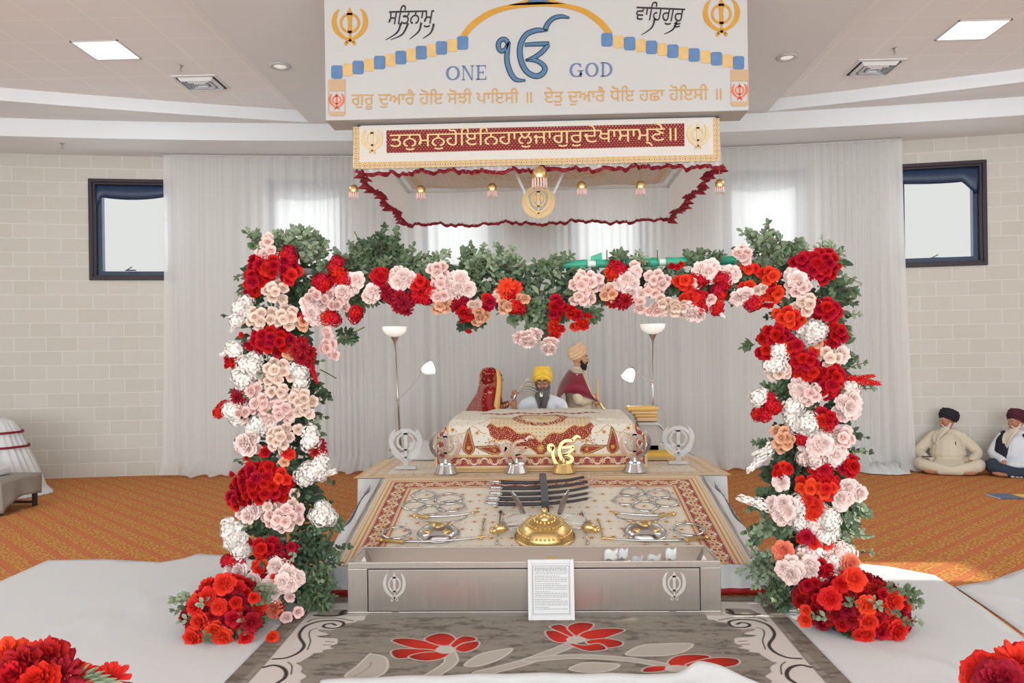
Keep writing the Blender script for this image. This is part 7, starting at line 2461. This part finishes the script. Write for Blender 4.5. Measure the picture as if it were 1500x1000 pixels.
for a in (
    ('R', 1198, 391, 27, 20, 18), ('R', 1171, 384, 9, 9, 4), ('O', 1190, 380, 10, 6, 3), ('P', 1166, 410, 9, 8, 3), ('K', 1168, 423, 11, 9, 5), ('C', 1175, 448, 13, 14, 6), ('N', 1169, 451, 2, 2, 1),
    ('R', 1206, 457, 18, 16, 11), ('O', 1152, 468, 17, 14, 9), ('O', 1168, 468, 6, 5, 2), ('R', 1134, 492, 17, 13, 9), ('R', 1157, 508, 13, 11, 7), ('R', 1121, 514, 7, 9, 4), ('R', 1220, 490, 10, 16, 7), ('R', 1207, 478, 8, 6, 3),
    ('W', 1187, 486, 16, 12, 6), ('W', 1176, 501, 8, 8, 2), ('W', 1138, 514, 9, 12, 4), ('A', 1196, 506, 10, 8, 3), ('T', 1200, 505, 4, 5, 1), ('C', 1210, 523, 17, 14, 7), ('P', 1226, 522, 7, 9, 2), ('W', 1132, 534, 12, 10, 4),
    ('R', 1175, 528, 18, 11, 10), ('O', 1189, 518, 8, 7, 3), ('R', 1181, 545, 13, 6, 5), ('R', 1212, 550, 17, 14, 10), ('R', 1219, 565, 8, 12, 4), ('C', 1152, 543, 7, 5, 2), ('C', 1138, 550, 6, 6, 2),
    ('P', 1172, 572, 10, 9, 3), ('K', 1184, 576, 16, 10, 7), ('K', 1200, 574, 6, 6, 2), ('R', 1207, 565, 16, 14, 9), ('R', 1194, 558, 6, 5, 2), ('T', 1128, 592, 9, 10, 3), ('T', 1117, 606, 8, 6, 3), ('W', 1110, 580, 6, 6, 2), ('W', 1158, 598, 8, 9, 3),
    ('P', 1236, 590, 13, 20, 7), ('U', 1240, 575, 10, 10, 3), ('K', 1230, 607, 9, 8, 3), ('R', 1205, 613, 14, 11, 7), ('T', 1205, 622, 12, 6, 4), ('A', 1144, 641, 13, 16, 9), ('W', 1175, 621, 14, 11, 6), ('W', 1160, 610, 8, 8, 2), ('T', 1172, 641, 9, 6, 3),
    ('P', 1195, 650, 18, 14, 8), ('K', 1228, 640, 14, 15, 9), ('P', 1222, 665, 12, 9, 4), ('U', 1190, 668, 14, 8, 4), ('P', 1202, 640, 8, 6, 2), ('R', 1238, 681, 10, 13, 7), ('R', 1202, 688, 8, 8, 4), ('D', 1208, 694, 6, 6, 2), ('O', 1150, 686, 5, 7, 2), ('N', 1138, 692, 6, 8, 4), ('P', 1143, 705, 6, 4, 1), ('N', 1143, 706, 1, 1, 1),
    ('O', 1180, 711, 14, 8, 5), ('O', 1202, 714, 18, 14, 10), ('R', 1212, 706, 10, 8, 4), ('B', 1184, 732, 11, 9, 3), ('B', 1186, 748, 10, 8, 3), ('O', 1197, 757, 3, 3, 1), ('P', 1241, 712, 8, 8, 2), ('P', 1229, 726, 10, 10, 4), ('P', 1250, 720, 8, 6, 2),
    ('P', 1143, 742, 14, 16, 6), ('K', 1140, 755, 9, 8, 3), ('W', 1165, 742, 11, 10, 3), ('W', 1205, 757, 16, 14, 6), ('U', 1190, 768, 16, 8, 4), ('W', 1215, 772, 8, 8, 2), ('W', 1172, 764, 8, 6, 2),
    ('R', 1178, 782, 11, 8, 5), ('O', 1190, 794, 9, 5, 3), ('O', 1208, 797, 5, 5, 2), ('W', 1203, 782, 10, 6, 3), ('Q', 1147, 806, 1, 1, 1), ('C', 1172, 813, 5, 5, 2), ('U', 1186, 808, 10, 8, 3), ('U', 1215, 818, 26, 8, 7), ('U', 1235, 808, 10, 6, 3), ('P', 1154, 833, 14, 10, 5), ('P', 1180, 830, 12, 8, 3), ('Q', 1242, 823, 5, 6, 1),
    ('R', 1182, 850, 14, 13, 8), ('R', 1205, 833, 10, 8, 5), ('D', 1186, 868, 10, 10, 4), ('U', 1209, 850, 14, 9, 6), ('U', 1203, 866, 7, 8, 2), ('D', 1172, 876, 6, 8, 3)):
    cluster(rc2, axR, *a, Yd=YF if a[2] < 820 else 4.9)
cl_q = [o for o in rc2.children if o.name.startswith('coral')]
spray(rc2, 'S', 1235, 555, 1290, 562); spray(rc2, 'S', 1240, 556, 1282, 550); spray(rc2, 'S', 1130, 585, 1108, 613); spray(rc2, 'V', 1150, 748, 1082, 728); spray(rc2, 'V', 1135, 650, 1095, 690); spray(rc2, 'V', 1130, 655, 1102, 665); spray(rc2, 'V', 1120, 590, 1100, 575); spray(rc2, 'V', 1225, 585, 1250, 560)

# ---------------------------------------------------------------- garland along the crossbar
gl = thing('flower_garland', 'long flower garland hanging along the crossbar between the two flower columns', 'garland', (0, YC, 2.2))
pa, pb = aY(440, 398, YC), aY(1150, 379, YC)
b = MB(); b.tube([pa, pb], .022, 12); b.build('crossbar', M['pole_white'], gl, smooth=True)
r = random.Random(2)
for (x0, x1) in ((593, 618), (684, 745), (825, 864), (876, 912), (918, 968), (978, 1032), (1040, 1078)):
    q0, q1 = pa.lerp(pb, (x0 - 440) / 710), pa.lerp(pb, (x1 - 440) / 710)
    b = MB()
    n = max(3, int((x1 - x0) / 5)); b.tube([q0.lerp(q1, k / n) for k in range(n + 1)], [.029 + r.uniform(-.003, .004) for k in range(n + 1)], 10)
    b.build('green_wrap', M['green_tape'], gl, smooth=True)
q = pa.lerp(pb, (868 - 440) / 710)
b = MB(); b.add([q, q + Vector((.08, 0, .01)), q + Vector((.075, 0, .075)), q + Vector((.005, 0, .05))], [(0, 1, 2, 3)])
b.build('loose_tape_end', M['green_tape'], gl, solid=.002)
f = Foliage(77); r = f.r
for k in range(1900):
    px = r.uniform(455, 1125); top = np.interp(px, [455, 600, 700, 800, 1000, 1125], [385, 388, 392, 392, 393, 388])
    bot = np.interp(px, [455, 540, 640, 720, 800, 860, 960, 1060, 1125], [430, 440, 430, 435, 448, 440, 428, 430, 425])
    py = r.uniform(top, bot); c = aY(px, py, YC - .02 + r.uniform(-.10, .10))
    L = r.uniform(.04, .075)
    f.leaf(c, Vector((r.uniform(-1, 1), r.uniform(-.9, .3), r.uniform(-.9, .6))), Vector((r.uniform(-.6, .6), -1, r.uniform(0, 1))), L, L * r.uniform(.42, .6), r.choice((0, 0, 1, 1, 2)))
for (px, py, spread, n, mi, lw, up) in ((455, 378, .15, 22, 2, (.05, .036), .6), (500, 392, .12, 14, 1, (.05, .03), .5), (540, 388, .13, 16, 1, (.05, .024), .6), (562, 375, .16, 34, 0, (.05, .03), .6), (585, 385, .13, 18, 1, (.05, .03), .4), (552, 382, .11, 16, 2, (.03, .02), .5),
                                         (640, 392, .10, 10, 2, (.05, .032), .4), (700, 388, .10, 12, 2, (.055, .036), .6), (745, 390, .12, 16, 2, (.05, .03), .5), (690, 400, .12, 14, 1, (.05, .02), .3), (810, 395, .1, 10, 1, (.05, .03), .4), (905, 385, .07, 6, 1, (.05, .03), .6), (930, 388, .08, 6, 2, (.05, .02), .4),
                                         (1018, 382, .07, 7, 1, (.04, .03), .6), (1050, 382, .07, 7, 1, (.05, .02), .4), (790, 450, .12, 22, 1, (.055, .034), -.5), (797, 468, .10, 18, 2, (.055, .038), -.4), (770, 430, .12, 20, 0, (.05, .03), -.3), (840, 450, .10, 12, 1, (.05, .03), -.4), (755, 452, .09, 8, 1, (.055, .03), -.4),
                                         (690, 470, .06, 6, 0, (.05, .034), -.5), (522, 440, .09, 10, 1, (.05, .03), -.3), (860, 455, .07, 6, 1, (.06, .034), -.6), (1080, 425, .09, 14, 1, (.05, .028), -.3), (1110, 400, .12, 18, 1, (.05, .03), .3), (980, 420, .08, 8, 0, (.05, .03), -.1), (895, 425, .08, 10, 1, (.05, .036), .0)):
    c = aY(px, py, YC - .06)
    for k in range(n):
        f.twig(c + Vector((r.uniform(-1, 1), r.uniform(-.5, .5), r.uniform(-.6, .6))) * spread * .5, Vector((r.uniform(-1, 1), r.uniform(-.8, .4), up + r.uniform(-.5, .6))), spread * r.uniform(.6, 1.15), mi if r.random() < .7 else 1, lw, 5, .06)
for (x0, y0, x1, y1) in ((530, 360, 519, 339), (621, 382, 629, 367), (726, 384, 727, 378), (889, 382, 889, 366), (963, 382, 963, 366), (1021, 374, 1021, 362), (500, 496, 534, 479), (469, 541, 493, 554), (727, 461, 735, 455)):
    f.b.tube([aY(x0, y0, YC - .05), aY(x1, y1, YC - .05)], .004, 5, 3)
f.build(gl)
axG = lambda p: (p.x, 2.16)
for a in (
    ('T', 477, 416, 13, 11, 5), ('T', 493, 393, 7, 11, 3), ('T', 506, 411, 11, 7, 4), ('P', 507, 424, 12, 7, 3), ('P', 522, 413, 6, 9, 2), ('K', 505, 432, 9, 5, 3), ('P', 548, 430, 8, 7, 2), ('R', 559, 406, 8, 10, 5), ('D', 568, 428, 9, 7, 3), ('C', 577, 412, 8, 8, 3), ('P', 592, 410, 13, 11, 4),
    ('D', 590, 443, 14, 12, 6), ('O', 617, 416, 11, 10, 5), ('T', 613, 434, 9, 10, 3), ('T', 630, 432, 8, 8, 2), ('K', 643, 396, 11, 9, 5), ('K', 646, 415, 12, 9, 5), ('K', 645, 434, 12, 8, 5), ('A', 650, 448, 12, 6, 4), ('P', 673, 412, 8, 8, 2), ('P', 674, 425, 15, 8, 4), ('D', 674, 445, 7, 9, 3),
    ('R', 716, 441, 8, 9, 4), ('E', 743, 424, 11, 10, 3), ('R', 747, 435, 6, 6, 2), ('C', 727, 433, 5, 5, 2), ('A', 741, 447, 12, 6, 4), ('A', 767, 438, 5, 6, 2), ('C', 693, 448, 6, 9, 3), ('R', 685, 458, 8, 4, 3), ('N', 678, 467, 3, 3, 1), ('N', 687, 482, 1, 1, 1), ('A', 703, 462, 9, 12, 5), ('T', 757, 449, 7, 4, 2),
    ('P', 775, 492, 11, 9, 4), ('P', 803, 505, 8, 7, 2), ('R', 818, 446, 8, 9, 4), ('R', 813, 460, 8, 6, 3), ('O', 814, 477, 9, 6, 3), ('O', 812, 489, 4, 4, 2),
    ('K', 856, 415, 17, 13, 9), ('K', 874, 412, 7, 10, 3), ('K', 851, 435, 14, 9, 5), ('R', 839, 458, 7, 6, 3), ('O', 851, 473, 10, 4, 4), ('N', 861, 461, 4, 4, 2), ('T', 906, 398, 12, 9, 4), ('E', 905, 402, 10, 6, 2), ('K', 929, 395, 7, 6, 2), ('P', 920, 412, 14, 9, 4), ('P', 927, 428, 12, 8, 3), ('C', 896, 419, 6, 7, 2), ('A', 893, 432, 12, 6, 4), ('D', 911, 441, 15, 6, 5), ('R', 907, 436, 8, 5, 2), ('K', 935, 447, 6, 8, 2),
    ('K', 962, 412, 15, 13, 8), ('K', 952, 426, 10, 6, 3), ('C', 970, 446, 14, 10, 6), ('K', 960, 452, 12, 8, 4), ('O', 1001, 414, 10, 8, 5), ('N', 991, 391, 8, 4, 3), ('T', 1024, 408, 9, 6, 3), ('C', 1015, 413, 6, 6, 2), ('P', 1035, 396, 12, 9, 4), ('P', 1069, 404, 8, 7, 2), ('T', 1056, 410, 7, 10, 4), ('T', 1052, 427, 7, 7, 3), ('O', 1003, 434, 7, 5, 2), ('T', 1022, 436, 9, 8, 4), ('T', 1022, 454, 8, 8, 3),
    ('C', 990, 449, 15, 9, 7), ('P', 1015, 458, 10, 6, 3), ('K', 1038, 440, 8, 8, 3), ('T', 1048, 452, 6, 7, 2), ('K', 1085, 376, 10, 10, 5), ('O', 1097, 394, 8, 6, 3), ('O', 1124, 405, 11, 10, 6), ('R', 1124, 418, 6, 5, 2), ('O', 1131, 430, 11, 7, 5), ('T', 1101, 444, 8, 8, 4), ('O', 1094, 420, 7, 5, 2), ('P', 1088, 434, 8, 6, 2), ('C', 1113, 424, 6, 5, 2), ('N', 1122, 444, 5, 5, 2)):
    cluster(gl, axG, *a, Yd=5.0, out=.6, bulge=.07)
spray(gl, 'V', 1040, 445, 1062, 465)

# ---------------------------------------------------------------- heaps of red blooms at the feet
def heap(px, py, rx, rz_, Yc, codes, n, label, seed, extra):
    c = aY(px, py, Yc); c.z = max(.10, c.z)
    t = thing('flower_heap', label, 'flower heap', (c.x, Yc, 0))
    f = Foliage(seed); r = f.r
    for k in range(260):
        u, a = r.uniform(0, 1), r.uniform(0, 2 * PI)
        p = Vector((c.x + rx * .85 * math.cos(a) * math.sqrt(u), Yc + .16 * math.sin(a) * math.sqrt(u), .02 + (c.z + rz_ * .6) * r.random() * (1 - u * .5)))
        f.leaf(p, Vector((math.cos(a), math.sin(a) - .5, r.uniform(-.2, .8))), Vector((r.uniform(-.5, .5), -1, .6)), r.uniform(.05, .08), r.uniform(.025, .04), r.choice((0, 0, 1)))
    for k in range(14):
        a = r.uniform(-PI, 0)
        f.twig(Vector((c.x + rx * .8 * math.cos(a), Yc + .17 * math.sin(a), .05 + r.random() * .25)), Vector((math.cos(a), math.sin(a), .3)), .12, r.choice((1, 2)), (.045, .028), 4, .1)
    f.build(t)
    for k in range(n):
        z = 1 - 1.35 * (k + .5) / n; ph = k * 2.39996; q = math.sqrt(max(0, 1 - z * z))
        d = Vector((q * math.cos(ph), q * math.sin(ph), z))
        if d.y > .55: continue
        p = Vector((c.x + d.x * rx, Yc + d.y * .19, max(.045, c.z + d.z * rz_)))
        flower(t, r.choice(codes), p, Vector((d.x * 1.0, d.y - .45, d.z * .8 + .12)), r.uniform(.85, 1.12))
    for (cd, ex_, ey_, s) in extra:
        p = aY(ex_, ey_, Yc - .20); p.z = max(.045, p.z)
        flower(t, cd, p, Vector(((p.x - c.x) * 2.0, -1, (p.z - c.z) * 1.6)), s)
    return t
heap(330, 897, .205, .165, 4.72, 'RRRGGDDBRG', 64, 'heap of scarlet and dark red blooms at the foot of the left flower column', 5,
     [('B', 329, 855, 1.0), ('B', 293, 909, 1.0), ('B', 316, 922, 1.0), ('B', 285, 933, 1.1), ('B', 327, 934, 1.0), ('O', 360, 937, 1.15), ('O', 398, 932, 1.05), ('B', 305, 873, .95), ('B', 321, 888, .9), ('O', 372, 875, 1.0), ('R', 342, 905, 1.1), ('G', 368, 910, 1.0), ('R', 346, 882, 1.1), ('B', 286, 888, .85)])
heap(1257, 893, .255, .165, 4.74, 'RRGGDDBRG', 84, 'heap of scarlet and dark red blooms at the foot of the right flower column', 6,
     [('B', 1269, 886, 1.0), ('B', 1271, 909, 1.0), ('B', 1216, 876, 1.05), ('O', 1181, 907, 1.1), ('O', 1181, 893, .9), ('B', 1268, 936, 1.0), ('B', 1312, 922, 1.1), ('B', 1305, 880, 1.1), ('B', 1250, 848, 1.1), ('R', 1292, 870, 1.1), ('D', 1285, 890, 1.0), ('O', 1258, 935, 1.1), ('R', 1232, 855, 1.1), ('R', 1290, 925, 1.1)])

# ---------------------------------------------------------------- arrangements close to the camera, cut by the frame
def arrangement(cx, cy, ztop, label, seed, spots, twigs):
    t = thing('flower_arrangement', label, 'flower arrangement', (cx, cy, 0))
    b = MB(); b.lathe([(.001, .008), (.13, .008), (.15, .02), (.17, ztop - .30), (.18, ztop - .28), (.165, ztop - .28), (.15, ztop - .32), (.001, ztop - .32)], (cx, cy, 0), 32)
    b.build('white_pot', M['white_paint'], t, smooth=True)
    f = Foliage(seed); r = f.r
    for k in range(320):
        a, u = r.uniform(0, 2 * PI), math.sqrt(r.random())
        p = Vector((cx + .25 * u * math.cos(a), cy + .2 * u * math.sin(a), ztop - .30 + .18 * r.random()))
        f.leaf(p, Vector((math.cos(a), math.sin(a), r.uniform(-.2, .7))), Vector((0, -1, 1)), r.uniform(.05, .09), r.uniform(.025, .04), r.choice((0, 1)))
    for (x0, y0, x1, y1) in twigs:
        a, e = aY(x0, y0, cy - .05), aY(x1, y1, cy - .1)
        for j in range(5):
            q = a + Vector((.012 * j, 0, 0)); e2 = e + Vector((.02 * j - .04, 0, -.012 * j))
            f.leaf(q, e2 - q, Vector((0, -.7, .7)), (e2 - q).length, .016, 2, .1)
    f.build(t)
    for (cd, px, py, s, dy) in spots:
        p = aY(px, py, cy + dy)
        flower(t, cd, p, Vector(((p.x - cx) * 2.5 + r.uniform(-.2, .2), -.7 + dy * 2, 1.0)), s)
    for k in range(26):
        a, u = r.uniform(0, 2 * PI), math.sqrt(r.random())
        p = Vector((cx + .24 * u * math.cos(a), cy + .2 * u * math.sin(a), ztop - .13 - .12 * u + r.uniform(-.02, .02)))
        flower(t, r.choice('RGDRB'), p, Vector((math.cos(a) * u, math.sin(a) * u - .3, 1)), 1.2)
    return t
arrangement(-1.66, 2.62, .60, 'red flower arrangement cut by the lower left corner of the photo', 8,
            [('E', 62, 968, 1.5, 0), ('G', 72, 975, 1.4, -.05), ('R', 85, 966, 1.3, .02), ('B', 12, 975, 1.5, 0), ('G', 35, 985, 1.5, -.1), ('O', 112, 982, .9, .0), ('O', 128, 992, 1.0, -.05), ('E', 162, 997, 1.3, .0), ('R', 20, 995, 1.4, -.15), ('R', 60, 1000, 1.4, -.15), ('D', 90, 990, 1.3, -.1)],
            [(105, 1000, 145, 970), (115, 1000, 158, 975), (95, 1005, 150, 985)])
arrangement(1.68, 2.62, .56, 'red flower arrangement cut by the lower right corner of the photo', 9,
            [('E', 1490, 972, 1.5, 0), ('R', 1500, 985, 1.4, 0), ('B', 1448, 992, 1.3, 0), ('O', 1430, 1002, 1.2, 0), ('O', 1478, 985, 1.0, -.05), ('G', 1465, 1003, 1.3, -.1), ('R', 1498, 962, 1.2, .05)],
            [(1430, 1003, 1450, 990), (1485, 1000, 1495, 985)])
